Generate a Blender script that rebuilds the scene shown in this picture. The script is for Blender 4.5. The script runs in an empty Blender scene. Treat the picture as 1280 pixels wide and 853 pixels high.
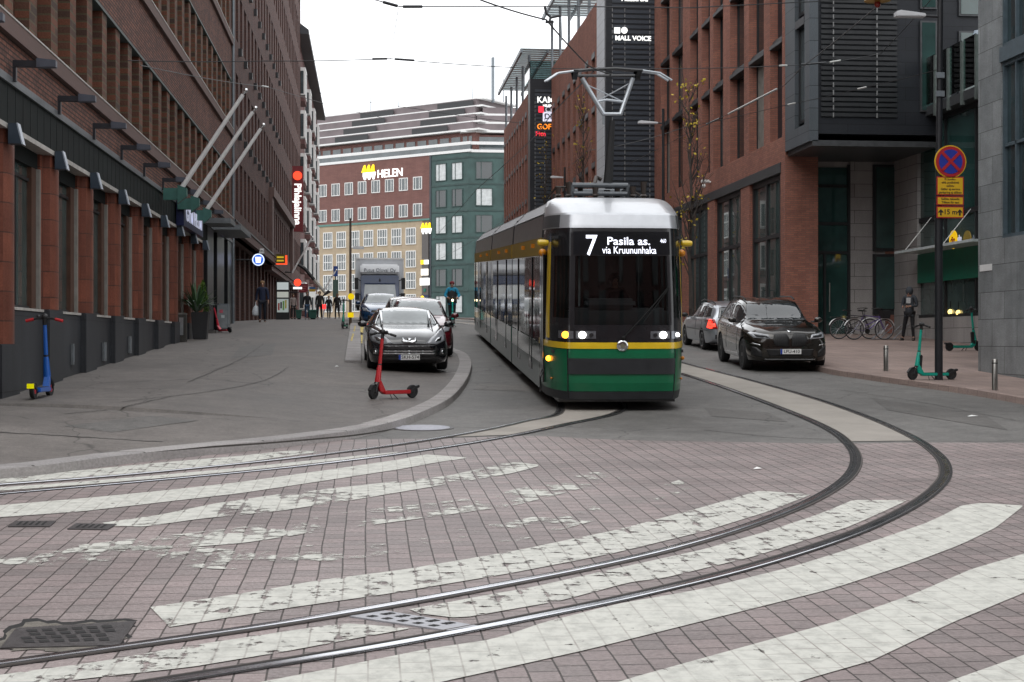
import bpy, bmesh, math, random
from mathutils import Vector, Matrix
from mathutils.bvhtree import BVHTree

sc = bpy.context.scene
col = sc.collection
R = math.radians
random.seed(7)

# ------------------------------------------------------------------ camera, sky, sun, exposure
F, CX, CY, YAW, CAMZ = 1778.0, 640.0, 427.5, R(5.78), 2.0
cam = bpy.data.objects.new('camera', bpy.data.cameras.new('camera'))
col.objects.link(cam)
cam.data.lens, cam.data.sensor_width = 50.0, 36.0
cam.data.clip_start, cam.data.clip_end = 0.1, 2000
cam.location = (0, 0, CAMZ)
cam.rotation_euler = (R(90), 0, -YAW)
cam.data.shift_y = -1.0 / 1280
sc.camera = cam

world = bpy.data.worlds.new('World')
sc.world = world
world.use_nodes = True
wn, wl = world.node_tree.nodes, world.node_tree.links
SUN_EL, SUN_AZ = R(52), R(200)
sky = wn.new('ShaderNodeTexSky')
sky.sky_type = 'NISHITA'
sky.sun_disc = False
sky.sun_elevation, sky.sun_rotation = SUN_EL, SUN_AZ
sky.air_density, sky.dust_density, sky.ozone_density = 1.0, 1.5, 1.0
hsv = wn.new('ShaderNodeHueSaturation')
hsv.inputs['Saturation'].default_value = 0.16
wl.new(sky.outputs[0], hsv.inputs['Color'])
ov = wn.new('ShaderNodeMix'); ov.data_type = 'RGBA'                 # thick cloud evens the sky out
ov.inputs[0].default_value = 0.8
ov.inputs[7].default_value = (11.5, 11.7, 12.0, 1)
wl.new(hsv.outputs[0], ov.inputs[6])
wl.new(ov.outputs[2], wn['Background'].inputs['Color'])
wn['Background'].inputs['Strength'].default_value = 0.15
sun = bpy.data.objects.new('sun', bpy.data.lights.new('sun', 'SUN'))
col.objects.link(sun)
sun.data.energy, sun.data.angle, sun.data.color = 0.5, R(40), (1.0, 0.97, 0.93)
sun.rotation_euler = (R(90) - SUN_EL, 0, R(180) - SUN_AZ)
sc.view_settings.view_transform = 'Standard'
sc.view_settings.look = 'None'
sc.view_settings.gamma = 1
sc.view_settings.use_curve_mapping = False
sc.view_settings.exposure = 0.22
sc.render.film_transparent = False
sc.cycles.use_denoising = True
sc.cycles.max_bounces = 6
sc.cycles.diffuse_bounces = 3
sc.cycles.glossy_bounces = 3
sc.cycles.transparent_max_bounces = 8

# ------------------------------------------------------------------ measuring helpers (photo pixel -> place)
SN, CS = math.sin(YAW), math.cos(YAW)
def ray(px, py):
    x, z = (px - CX) / F, (CY - py) / F
    return Vector((SN + x * CS, CS - x * SN, z))
EYE = Vector((0, 0, CAMZ))
def at_d(px, py, d): return EYE + ray(px, py) * d
def at_X(px, py, X):
    r = ray(px, py); return EYE + r * (X / r.x)
def at_Y(px, py, Y):
    r = ray(px, py); return EYE + r * (Y / r.y)
def sstep(a, b, x):
    t = min(1, max(0, (x - a) / (b - a))); return t * t * (3 - 2 * t)
_G = []
def _mk():
    z, v = 0.0, -80.0
    s = lambda v: 0.03 + 0.022 * sstep(20, 26, v) - 0.034 * sstep(55, 66, v) - 0.018 * sstep(250, 300, v)
    vs = []
    while v < 620:
        vs.append((v, z)); z += 0.25 * s(v + .125); v += 0.25
    off = [q for q in vs if abs(q[0]) < 1e-6][0][1]
    for q in vs: _G.append(q[1] - off)
_mk()
def g(v):                                           # height of the road along the street
    t = (v + 80) / 0.25
    i = min(len(_G) - 2, max(0, int(t)))
    return _G[i] + (_G[i + 1] - _G[i]) * (t - i)
def gnd(px, py, dz=0.0, hf=None):
    r = ray(px, py); lo, hi = 2.0, 400.0
    h = hf or (lambda u, v: g(v) + dz)
    f = lambda t: (EYE.z + r.z * t) - h(r.x * t, r.y * t)
    t = lo
    while t < hi and f(t) > 0: t += 0.5
    a, b = t - 0.5, t
    for _ in range(30):
        m = (a + b) / 2
        if f(m) > 0: a = m
        else: b = m
    return EYE + r * b

# ------------------------------------------------------------------ materials
MATS = {}
def _nt(name):
    m = bpy.data.materials.new(name); m.use_nodes = True
    n, l = m.node_tree.nodes, m.node_tree.links
    return m, n, l, n['Principled BSDF']
def c4(c): return (c[0], c[1], c[2], 1.0)
def boxmap(n, l, obj=False):
    """face-aligned 2-D coordinates from place and normal"""
    geo = n.new('ShaderNodeNewGeometry')
    pos = geo.outputs['Position']
    if obj:
        tc = n.new('ShaderNodeTexCoord'); pos = tc.outputs['Object']
    sp, sn = n.new('ShaderNodeSeparateXYZ'), n.new('ShaderNodeSeparateXYZ')
    l.new(pos, sp.inputs[0])
    if obj: l.new(tc.outputs['Normal'], sn.inputs[0])
    else: l.new(geo.outputs['True Normal'], sn.inputs[0])
    def absgt(o):
        a = n.new('ShaderNodeMath'); a.operation = 'ABSOLUTE'; l.new(o, a.inputs[0])
        b = n.new('ShaderNodeMath'); b.operation = 'GREATER_THAN'; l.new(a.outputs[0], b.inputs[0]); b.inputs[1].default_value = 0.6
        return b.outputs[0]
    def comb(a, b):
        c = n.new('ShaderNodeCombineXYZ'); l.new(a, c.inputs[0]); l.new(b, c.inputs[1]); return c.outputs[0]
    yz, xz, xy = comb(sp.outputs[1], sp.outputs[2]), comb(sp.outputs[0], sp.outputs[2]), comb(sp.outputs[0], sp.outputs[1])
    def mix(f, a, b):
        m = n.new('ShaderNodeMix'); m.data_type = 'VECTOR'
        l.new(f, m.inputs[0]); l.new(a, m.inputs[4]); l.new(b, m.inputs[5]); return m.outputs[1]
    return mix(absgt(sn.outputs[2]), mix(absgt(sn.outputs[0]), xz, yz), xy)
def noise(n, l, scale, vec=None, detail=4, rough=.6):
    t = n.new('ShaderNodeTexNoise'); t.inputs['Scale'].default_value = scale
    t.inputs['Detail'].default_value = detail; t.inputs['Roughness'].default_value = rough
    if vec is None:
        tc = n.new('ShaderNodeTexCoord'); vec = tc.outputs['Object']
    l.new(vec, t.inputs['Vector'])
    return t.outputs['Fac']
def ramp(n, l, fac, stops):
    r = n.new('ShaderNodeValToRGB'); e = r.color_ramp.elements
    e[0].position, e[0].color = stops[0][0], c4(stops[0][1])
    e[1].position, e[1].color = stops[-1][0], c4(stops[-1][1])
    for p, c in stops[1:-1]:
        x = e.new(p); x.color = c4(c)
    l.new(fac, r.inputs[0]); return r.outputs[0]
def mixc(n, l, f, a, b, mode='MIX'):
    m = n.new('ShaderNodeMix'); m.data_type = 'RGBA'; m.blend_type = mode
    for s, k in ((f, 0), (a, 6), (b, 7)):
        if hasattr(s, 'links') or hasattr(s, 'is_output'): l.new(s, m.inputs[k])
        elif k == 0: m.inputs[0].default_value = s
        else: m.inputs[k].default_value = c4(s)
    return m.outputs[2]
def bump(n, l, b, h, strength=.3, dist=.02):
    x = n.new('ShaderNodeBump'); x.inputs['Strength'].default_value = strength; x.inputs['Distance'].default_value = dist
    l.new(h, x.inputs['Height']); l.new(x.outputs[0], b.inputs['Normal'])
def mat(name, c, rough=.6, metal=0., var=.15, scale=6., bmp=0., coat=0., spec=.5, bscale=None):
    if name in MATS: return MATS[name]
    m, n, l, b = _nt(name)
    f = noise(n, l, scale)
    lo = [x * (1 - var) for x in c]; hi = [min(1, x * (1 + var)) for x in c]
    l.new(ramp(n, l, f, [(.3, lo), (.7, hi)]), b.inputs['Base Color'])
    rr = n.new('ShaderNodeMapRange'); l.new(f, rr.inputs[0])
    rr.inputs[3].default_value = max(0.02, rough * .8); rr.inputs[4].default_value = min(1, rough * 1.2)
    l.new(rr.outputs[0], b.inputs['Roughness'])
    b.inputs['Metallic'].default_value = metal
    b.inputs['Coat Weight'].default_value = coat
    b.inputs['Coat Roughness'].default_value = .05
    b.inputs['Specular IOR Level'].default_value = spec
    if bmp: bump(n, l, b, noise(n, l, bscale or scale * 8), bmp)
    MATS[name] = m; return m
def emit(name, c, s=1.0, base=None):
    if name in MATS: return MATS[name]
    m, n, l, b = _nt(name)
    b.inputs['Base Color'].default_value = c4(base or c)
    b.inputs['Emission Color'].default_value = c4(c)
    b.inputs['Emission Strength'].default_value = s
    b.inputs['Roughness'].default_value = .3
    MATS[name] = m; return m
def brick(name, c1, c2, mortar, bw=.25, rh=.075, msize=.012, var=.25, offset=.5, swap=False, rough=.85, bmp=.5, big=.5, wob=0.):
    if name in MATS: return MATS[name]
    m, n, l, b = _nt(name)
    vec = boxmap(n, l)
    if swap:
        s = n.new('ShaderNodeSeparateXYZ'); l.new(vec, s.inputs[0])
        c = n.new('ShaderNodeCombineXYZ'); l.new(s.outputs[1], c.inputs[0]); l.new(s.outputs[0], c.inputs[1]); vec = c.outputs[0]
    if rh > 5:                                                   # single course: keep the bed joint out of sight
        sh = n.new('ShaderNodeVectorMath'); l.new(vec, sh.inputs[0]); sh.inputs[1].default_value = (0, rh * 50.5, 0); vec = sh.outputs[0]
    if wob:                                                      # hand-laid courses wander a little
        wn_ = n.new('ShaderNodeTexNoise'); wn_.inputs['Scale'].default_value = 1.1; wn_.inputs['Detail'].default_value = 3; l.new(vec, wn_.inputs['Vector'])
        wa = n.new('ShaderNodeVectorMath'); wa.operation = 'MULTIPLY_ADD'; l.new(wn_.outputs['Color'], wa.inputs[0]); wa.inputs[1].default_value = (wob, wob, 0); l.new(vec, wa.inputs[2]); vec = wa.outputs[0]
    t = n.new('ShaderNodeTexBrick'); l.new(vec, t.inputs['Vector'])
    t.offset = offset
    t.inputs['Scale'].default_value = 1
    t.inputs['Color1'].default_value = c4(c1); t.inputs['Color2'].default_value = c4(c2); t.inputs['Mortar'].default_value = c4(mortar)
    t.inputs['Mortar Size'].default_value = msize; t.inputs['Mortar Smooth'].default_value = .2
    t.inputs['Brick Width'].default_value = bw; t.inputs['Row Height'].default_value = rh
    f = noise(n, l, big, vec, 5, .65)
    dk = ramp(n, l, f, [(.25, (1 - var,) * 3), (.75, (1 + var,) * 3)])
    cc = mixc(n, l, 1.0, t.outputs['Color'], dk, 'MULTIPLY')
    mp = n.new('ShaderNodeMapping'); l.new(vec, mp.inputs[0]); mp.inputs['Scale'].default_value = (1.3, .16, 1)      # rain streaks / soiling
    cc = mixc(n, l, 1.0, cc, ramp(n, l, noise(n, l, 1.0, mp.outputs[0], 5, .7), [(.3, (1 - var * .9,) * 3), (.62, (1.06,) * 3)]), 'MULTIPLY')
    f2 = noise(n, l, 30, vec, 3)
    cc = mixc(n, l, 1.0, cc, ramp(n, l, f2, [(.3, (.82,) * 3), (.7, (1.15,) * 3)]), 'MULTIPLY')
    l.new(cc, b.inputs['Base Color'])
    b.inputs['Roughness'].default_value = rough
    b.inputs['Specular IOR Level'].default_value = .3
    inv = n.new('ShaderNodeMath'); inv.operation = 'MULTIPLY_ADD'; l.new(t.outputs['Fac'], inv.inputs[0]); inv.inputs[1].default_value = -1
    l.new(f2, inv.inputs[2])
    if bmp: bump(n, l, b, inv.outputs[0], bmp, .012)
    MATS[name] = m; return m
def asphalt(name, c, patch=.25):
    m, n, l, b = _nt(name)
    tc = n.new('ShaderNodeTexCoord'); v = tc.outputs['Object']
    f1 = noise(n, l, .35, v, 6, .6); f2 = noise(n, l, 70, v, 3, .7); f3 = noise(n, l, 2.2, v, 5, .7)
    a = ramp(n, l, f1, [(.3, [x * (1 - patch) for x in c]), (.7, [x * (1 + patch) for x in c])])
    a = mixc(n, l, 1.0, a, ramp(n, l, f2, [(.25, (.7,) * 3), (.75, (1.3,) * 3)]), 'MULTIPLY')
    a = mixc(n, l, 1.0, a, ramp(n, l, f3, [(.35, (.82,) * 3), (.62, (1.08,) * 3)]), 'MULTIPLY')
    f5 = noise(n, l, 14, v, 4, .75)
    a = mixc(n, l, 1.0, a, ramp(n, l, f5, [(.3, (.80,) * 3), (.7, (1.2,) * 3)]), 'MULTIPLY')
    gum = n.new('ShaderNodeTexVoronoi'); gum.inputs['Scale'].default_value = 1.6; l.new(v, gum.inputs['Vector'])      # trodden gum and oil spots
    a = mixc(n, l, 1.0, a, ramp(n, l, gum.outputs['Distance'], [(.03, (.6,) * 3), (.065, (1.,) * 3)]), 'MULTIPLY')
    # fine cracks: thin lines where a distorted cell border passes
    mp = n.new('ShaderNodeMapping'); l.new(v, mp.inputs[0])
    w = n.new('ShaderNodeTexNoise'); w.inputs['Scale'].default_value = 1.3; l.new(v, w.inputs['Vector'])
    add = n.new('ShaderNodeVectorMath'); add.operation = 'MULTIPLY_ADD'; l.new(w.outputs['Color'], add.inputs[0])
    add.inputs[1].default_value = (.9, .9, 0); l.new(mp.outputs[0], add.inputs[2])
    vo = n.new('ShaderNodeTexVoronoi'); vo.feature = 'DISTANCE_TO_EDGE'; vo.inputs['Scale'].default_value = .28
    l.new(add.outputs[0], vo.inputs['Vector'])
    a = mixc(n, l, 1.0, a, ramp(n, l, vo.outputs['Distance'], [(.0, (.45,) * 3), (.006, (1.,) * 3)]), 'MULTIPLY')
    l.new(a, b.inputs['Base Color'])
    rr = n.new('ShaderNodeMapRange'); l.new(f1, rr.inputs[0]); rr.inputs[3].default_value = .55; rr.inputs[4].default_value = .85
    l.new(rr.outputs[0], b.inputs['Roughness'])
    bump(n, l, b, f2, .35, .01)
    MATS[name] = m; return m
def paint(name, c, worn=.5, scale=3., soft=.06):
    """road paint with bare patches where it has worn away"""
    m, n, l, b = _nt(name)
    geo = n.new('ShaderNodeNewGeometry'); v = geo.outputs['Position']
    mp = n.new('ShaderNodeMapping'); l.new(v, mp.inputs[0]); mp.inputs['Scale'].default_value = (1, .75, 1)
    v2 = mp.outputs[0]
    f = noise(n, l, scale, v2, 7, .72)
    # joints of the paving below show through
    t = n.new('ShaderNodeTexBrick'); s = n.new('ShaderNodeSeparateXYZ'); l.new(v, s.inputs[0])
    cb = n.new('ShaderNodeCombineXYZ'); l.new(s.outputs[1], cb.inputs[0]); l.new(s.outputs[0], cb.inputs[1]); l.new(cb.outputs[0], t.inputs['Vector'])
    t.inputs['Scale'].default_value = 1; t.inputs['Brick Width'].default_value = .21; t.inputs['Row Height'].default_value = .17
    t.inputs['Mortar Size'].default_value = .007; t.inputs['Mortar Smooth'].default_value = .5
    t2 = n.new('ShaderNodeTexBrick'); l.new(cb.outputs[0], t2.inputs['Vector'])       # paint goes first along the joints
    t2.inputs['Scale'].default_value = 1; t2.inputs['Brick Width'].default_value = .21; t2.inputs['Row Height'].default_value = .17
    t2.inputs['Mortar Size'].default_value = .035; t2.inputs['Mortar Smooth'].default_value = 1.; t2.inputs['Color1'].default_value = (.38, .38, .38, 1); t2.inputs['Color2'].default_value = (.62, .62, .62, 1); t2.inputs['Mortar'].default_value = (.5, .5, .5, 1)
    bw_ = n.new('ShaderNodeRGBToBW'); l.new(t2.outputs['Color'], bw_.inputs[0])
    a1 = n.new('ShaderNodeMath'); a1.operation = 'MULTIPLY_ADD'; l.new(t2.outputs['Fac'], a1.inputs[0]); a1.inputs[1].default_value = -.06; l.new(f, a1.inputs[2])
    a2 = n.new('ShaderNodeMath'); a2.operation = 'MULTIPLY_ADD'; l.new(bw_.outputs[0], a2.inputs[0]); a2.inputs[1].default_value = .15; l.new(a1.outputs[0], a2.inputs[2])
    a3 = n.new('ShaderNodeMath'); a3.operation = 'SUBTRACT'; l.new(a2.outputs[0], a3.inputs[0]); a3.inputs[1].default_value = .075
    msk = ramp(n, l, a3.outputs[0], [(worn - soft, (0,) * 3), (worn + .01, (1,) * 3)])
    f4 = noise(n, l, 2.0, v, 4)
    dirt = ramp(n, l, noise(n, l, 9, v2, 5, .7), [(.28, [x * .62 for x in c]), (.55, [x * .92 for x in c]), (.75, c)])
    jt = n.new('ShaderNodeMath'); jt.operation = 'MULTIPLY'; l.new(t.outputs['Fac'], jt.inputs[0])
    l.new(ramp(n, l, f4, [(.3, (.05,) * 3), (.65, (.8,) * 3)]), jt.inputs[1])
    l.new(mixc(n, l, jt.outputs[0], dirt, (.22, .19, .17)), b.inputs['Base Color'])
    b.inputs['Roughness'].default_value = .7
    tr = n.new('ShaderNodeBsdfTransparent'); mx = n.new('ShaderNodeMixShader')
    l.new(msk, mx.inputs[0]); l.new(tr.outputs[0], mx.inputs[1]); l.new(b.outputs[0], mx.inputs[2])
    l.new(mx.outputs[0], n['Material Output'].inputs['Surface'])
    MATS[name] = m; return m
def glass(name, c=(.018, .024, .026), rough=.03, spec=.9, wob=.0):
    if name in MATS: return MATS[name]
    m, n, l, b = _nt(name)
    f = noise(n, l, .6)
    l.new(ramp(n, l, f, [(.3, [x * .6 for x in c]), (.7, [x * 1.5 for x in c])]), b.inputs['Base Color'])
    b.inputs['Roughness'].default_value = rough
    b.inputs['Specular IOR Level'].default_value = spec
    b.inputs['IOR'].default_value = 1.55
    if wob: bump(n, l, b, noise(n, l, 1.2), wob, .05)
    MATS[name] = m; return m
def clear_glass(name, tint=(.75, .8, .8), alpha=.35):
    """a see-through pane: part mirror, part clear"""
    if name in MATS: return MATS[name]
    m, n, l, b = _nt(name)
    gl = n.new('ShaderNodeBsdfGlossy'); gl.inputs['Roughness'].default_value = .02; gl.inputs['Color'].default_value = (1, 1, 1, 1)
    tr = n.new('ShaderNodeBsdfTransparent'); tr.inputs['Color'].default_value = c4(tint)
    fr = n.new('ShaderNodeFresnel'); fr.inputs['IOR'].default_value = 1.5
    mu = n.new('ShaderNodeMath'); mu.operation = 'MULTIPLY_ADD'; l.new(fr.outputs[0], mu.inputs[0]); mu.inputs[1].default_value = 1.0; mu.inputs[2].default_value = 0.0
    mx = n.new('ShaderNodeMixShader'); l.new(mu.outputs[0], mx.inputs[0]); l.new(tr.outputs[0], mx.inputs[1]); l.new(gl.outputs[0], mx.inputs[2])
    l.new(mx.outputs[0], n['Material Output'].inputs['Surface'])
    n.remove(b)
    MATS[name] = m; return m

# ------------------------------------------------------------------ mesh helpers
class MB:
    def __init__(s): s.v, s.f = [], []
    def add(s, vs, fs, M=None):
        k = len(s.v)
        s.v += [tuple(M @ Vector(p)) if M is not None else tuple(p) for p in vs]
        s.f += [tuple(i + k for i in f) for f in fs]
        return s
    def box(s, x0, x1, y0, y1, z0, z1, M=None):
        if x0 > x1: x0, x1 = x1, x0
        if y0 > y1: y0, y1 = y1, y0
        if z0 > z1: z0, z1 = z1, z0
        return s.add([(x0, y0, z0), (x1, y0, z0), (x1, y1, z0), (x0, y1, z0), (x0, y0, z1), (x1, y0, z1), (x1, y1, z1), (x0, y1, z1)],
              [(0, 3, 2, 1), (4, 5, 6, 7), (0, 1, 5, 4), (1, 2, 6, 5), (2, 3, 7, 6), (3, 0, 4, 7)], M)
    def quad(s, *p): return s.add(p, [tuple(range(len(p)))])
    def prism(s, poly, y0, y1, axis='y', M=None):
        n = len(poly)
        if axis == 'y': P = lambda a, b, t: (a, t, b)
        elif axis == 'x': P = lambda a, b, t: (t, a, b)
        else: P = lambda a, b, t: (a, b, t)
        vs = [P(a, b, y0) for a, b in poly] + [P(a, b, y1) for a, b in poly]
        fs = [tuple(range(n)), tuple(range(2 * n - 1, n - 1, -1))] + [(i, i + n, (i + 1) % n + n, (i + 1) % n) for i in range(n)]
        return s.add(vs, fs, M)
    def tube(s, pts, r, n=8, cap=True):
        pts = [Vector(p) for p in pts]; rs = r if isinstance(r, (list, tuple)) else [r] * len(pts)
        k0 = len(s.v); up = Vector((0, 0, 1))
        for i, p in enumerate(pts):
            d = (pts[min(i + 1, len(pts) - 1)] - pts[max(i - 1, 0)])
            d = d.normalized() if d.length > 1e-9 else Vector((0, 0, 1))
            a = d.cross(up)
            if a.length < .05: a = d.cross(Vector((1, 0, 0)))
            a.normalize(); b = d.cross(a).normalized()
            for j in range(n):
                t = 2 * math.pi * j / n
                s.v.append(tuple(p + a * (rs[i] * math.cos(t)) + b * (rs[i] * math.sin(t))))
        for i in range(len(pts) - 1):
            for j in range(n):
                s.f.append((k0 + i * n + j, k0 + i * n + (j + 1) % n, k0 + (i + 1) * n + (j + 1) % n, k0 + (i + 1) * n + j))
        if cap:
            s.f.append(tuple(k0 + j for j in reversed(range(n)))); e = k0 + (len(pts) - 1) * n
            s.f.append(tuple(e + j for j in range(n)))
        return s
    def lathe(s, prof, n=24, M=None, closed=False):
        """prof: (radius, height) about local z"""
        vs, fs = [], []
        for r, z in prof:
            for j in range(n):
                t = 2 * math.pi * j / n; vs.append((r * math.cos(t), r * math.sin(t), z))
        m = len(prof)
        for i in range(m - 1 if not closed else m):
            for j in range(n):
                fs.append((i * n + j, i * n + (j + 1) % n, ((i + 1) % m) * n + (j + 1) % n, ((i + 1) % m) * n + j))
        if not closed:
            fs.append(tuple(reversed(range(n)))); fs.append(tuple((m - 1) * n + j for j in range(n)))
        return s.add(vs, fs, M)
    def ball(s, c, r, n=10, sc_=(1, 1, 1)):
        pr = [(max(.001, math.sin(math.pi * i / n)) * r, -math.cos(math.pi * i / n) * r) for i in range(n + 1)]
        return s.lathe(pr, n + 2, Matrix.Translation(c) @ Matrix.Diagonal((*sc_, 1)))
    def strip(s, A, B):
        k = len(s.v); s.v += [tuple(p) for p in A] + [tuple(p) for p in B]; n = len(A)
        s.f += [(k + i, k + i + 1, k + n + i + 1, k + n + i) for i in range(n - 1)]
        return s
    def build(s, name, m=None, parent=None, smooth=False, bevel=0., ang=40):
        me = bpy.data.meshes.new(name); me.from_pydata(s.v, [], s.f); me.validate()
        return finish(me, name, m, parent, smooth, bevel, ang)
def finish(me, name, m=None, parent=None, smooth=False, bevel=0., ang=40, recalc=True):
    bm = bmesh.new(); bm.from_mesh(me)
    if recalc: bmesh.ops.recalc_face_normals(bm, faces=bm.faces)
    if bevel:
        es = [e for e in bm.edges if len(e.link_faces) == 2 and e.calc_face_angle(0) > .6]
        bmesh.ops.bevel(bm, geom=es, offset=bevel, segments=2, affect='EDGES', clamp_overlap=True)
    bm.to_mesh(me); bm.free()
    if smooth:
        me.polygons.foreach_set('use_smooth', [True] * len(me.polygons))
        try: me.set_sharp_from_angle(angle=R(ang))
        except Exception: pass
    o = bpy.data.objects.new(name, me); col.objects.link(o)
    if m: me.materials.append(m)
    if parent is not None: o.parent = parent
    return o
def tag(o, label=None, cat=None, group=None, kind=None):
    if label: o['label'] = label
    if cat: o['category'] = cat
    if group: o['group'] = group
    if kind: o['kind'] = kind
    return o
def thing(name, label, cat, loc=(0, 0, 0), rz=0., group=None):
    o = bpy.data.objects.new(name, None); col.objects.link(o)
    o.empty_display_size = .2
    o.location = loc; o.rotation_euler = (0, 0, rz)
    return tag(o, label, cat, group)
def copy_tree(o, parent=None):
    c = o.copy(); col.objects.link(c)
    if parent is not None: c.parent = parent
    for ch in list(o.children): copy_tree(ch, c)
    return c
def structure(o): o['kind'] = 'structure'; return o
def text(name, s, size, m, M, parent=None, depth=.01, align='CENTER', bold=0.0, sx=1.0):
    cu = bpy.data.curves.new(name, 'FONT'); cu.body = s; cu.size = size; cu.extrude = depth; cu.offset = bold
    cu.align_x, cu.align_y = align, 'CENTER'; cu.resolution_u = 3
    t = bpy.data.objects.new(name, cu); col.objects.link(t)
    bpy.context.view_layer.update()
    me = bpy.data.meshes.new_from_object(t.evaluated_get(bpy.context.evaluated_depsgraph_get()))
    bpy.data.objects.remove(t)
    me.transform(M @ Matrix.Diagonal((sx, 1, 1, 1)))
    me.name = name
    o = bpy.data.objects.new(name, me); col.objects.link(o)
    me.materials.clear(); me.materials.append(m)
    if parent is not None: o.parent = parent
    return o
FRONT = Matrix(((1, 0, 0, 0), (0, 0, -1, 0), (0, 1, 0, 0), (0, 0, 0, 1)))   # text plane facing -Y
def front_at(x, y, z, rz=0.): return Matrix.Translation((x, y, z)) @ Matrix.Rotation(rz, 4, 'Z') @ FRONT
def catmull(pts, n=8):
    out = []; m = len(pts)
    for i in range(m - 1):
        p0, p1, p2, p3 = pts[max(i - 1, 0)], pts[i], pts[i + 1], pts[min(i + 2, m - 1)]
        for k in range(n):
            t = k / n
            out.append(tuple(.5 * ((2 * b) + (c - a) * t + (2 * a - 5 * b + 4 * c - d) * t * t + (3 * b - a - 3 * c + d) * t ** 3) for a, b, c, d in zip(p0, p1, p2, p3)))
    out.append(tuple(pts[-1])); return out
def evald(o):
    """freeze modifiers into plain mesh data"""
    bpy.context.view_layer.update()
    me = bpy.data.meshes.new_from_object(o.evaluated_get(bpy.context.evaluated_depsgraph_get()))
    old = o.data; o.modifiers.clear(); o.data = me; bpy.data.meshes.remove(old)
    return o
# ================================================================== ground, pavements, tracks, markings
M_asph = asphalt('asphalt', (.128, .122, .115))
M_walk = asphalt('sidewalk_asphalt', (.118, .105, .096), .26)
M_pave = brick('paving_setts', (.272, .222, .214), (.222, .19, .183), (.06, .05, .045), bw=.21, rh=.172, msize=.006, var=.30, swap=True, big=.35, rough=.55, bmp=.8, wob=.035)
M_red_pave = brick('red_granite_paving', (.285, .215, .188), (.25, .19, .17), (.15, .115, .1), bw=.7, rh=.35, msize=.006, var=.22, swap=True, big=.5, rough=.8, bmp=.2)
M_granite = brick('granite_kerb', (.33, .31, .30), (.27, .255, .25), (.06, .055, .05), bw=1.3, rh=90., msize=.012, var=.2, swap=True, big=1.2, bmp=.3)
M_slab = mat('track_concrete', (.29, .265, .235), .85, var=.14, scale=1.3, bmp=.3, bscale=60)
M_steel = mat('rail_steel', (.62, .63, .66), .22, metal=1., var=.12, scale=3)
M_rust = mat('rail_side', (.07, .06, .055), .6, metal=.3, var=.3)
M_groove = mat('groove_dark', (.012, .011, .011), .9)
M_iron = mat('cast_iron', (.075, .068, .068), .5, metal=.5, var=.3, scale=14, bmp=.3)
M_black = mat('black_paint', (.015, .015, .017), .45)

def sheet(us, vs, hf, name, m):
    b = MB(); n = len(us)
    b.v = [(u, v, hf(u, v)) for v in vs for u in us]
    b.f = [(j * n + i, j * n + i + 1, (j + 1) * n + i + 1, (j + 1) * n + i) for j in range(len(vs) - 1) for i in range(n - 1)]
    return structure(b.build(name, m, smooth=True))
vrows = [-80, -40, -20, -10] + [i * .5 for i in range(-10, 160)] + [80 + 5 * i for i in range(0, 45)] + [310, 380, 460, 600]
sheet([-500, -120, -40, -16, -8, -4, 0, 4, 8, 12, 16, 24, 40, 120, 500], vrows, lambda u, v: g(v), 'ground', M_asph)

# left kerb line (photo pixels of its outer top edge), then the sidewalk up to the wall
kp = [gnd(x, y, .11) for x, y in [(0, 589), (60, 583.5), (150, 572), (250, 561.5), (330, 554), (400, 546), (450, 539), (500, 527), (535, 514), (562, 500), (578, 484), (587, 468), (589, 453), (580, 441), (566, 431.5)]]
kp = [(p.x, p.y) for p in kp]
kp = [(kp[0][0] - 1.1 * i, kp[0][1] - .8 * i + .012 * i * i) for i in range(12, 0, -1)] + kp + [(kp[-1][0] - .05, kp[-1][1] + 6), (1.95, 60.), (1.95, 100.), (1.95, 128.)]
KERB = catmull(kp, 6)
def polydist(u, v, P=KERB):
    best = 1e9
    for (a, b), (c, d) in zip(P[:-1], P[1:]):
        dx, dy = c - a, d - b; L = dx * dx + dy * dy
        t = min(1, max(0, ((u - a) * dx + (v - b) * dy) / L)) if L else 0
        best = min(best, (u - a - t * dx) ** 2 + (v - b - t * dy) ** 2)
    return math.sqrt(best)
def rise(v): return max(0., .315 - .0105 * (v - 22)) * (1 - sstep(45, 56, v))
def side_z(u, v): return g(v) + (.12 + rise(v) * sstep(0, 4.6, polydist(u, v))) * (1 - sstep(-.3, 0., u) * sstep(38, 44, v))
def kerb_u(v):
    for (a, b), (c, d) in zip(KERB[:-1], KERB[1:]):
        if b <= v <= d and d > b: return a + (c - a) * (v - b) / (d - b)
    return KERB[0][0]
b = MB(); N = 18
rows = [KERB[0][1] + i * .4 for i in range(int((70 - KERB[0][1]) / .4))] + [70 + 2 * i for i in range(30)]
for v in rows:
    uk = kerb_u(v) - .02; u0 = -24. if v < 21 else -6.4
    for i in range(N):
        t = (i / (N - 1)) ** .75; u = u0 + (uk - u0) * t
        b.v.append((u, v, side_z(u, v)))
b.f = [(j * N + i, j * N + i + 1, (j + 1) * N + i + 1, (j + 1) * N + i) for j in range(len(rows) - 1) for i in range(N - 1)]
structure(b.build('sidewalk', M_walk, smooth=True))
def normals2(P):
    out = []
    for i in range(len(P)):
        a, c = P[max(i - 1, 0)], P[min(i + 1, len(P) - 1)]
        dx, dy = c[0] - a[0], c[1] - a[1]; L = math.hypot(dx, dy) or 1
        out.append((-dy / L, dx / L))
    return out
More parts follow.
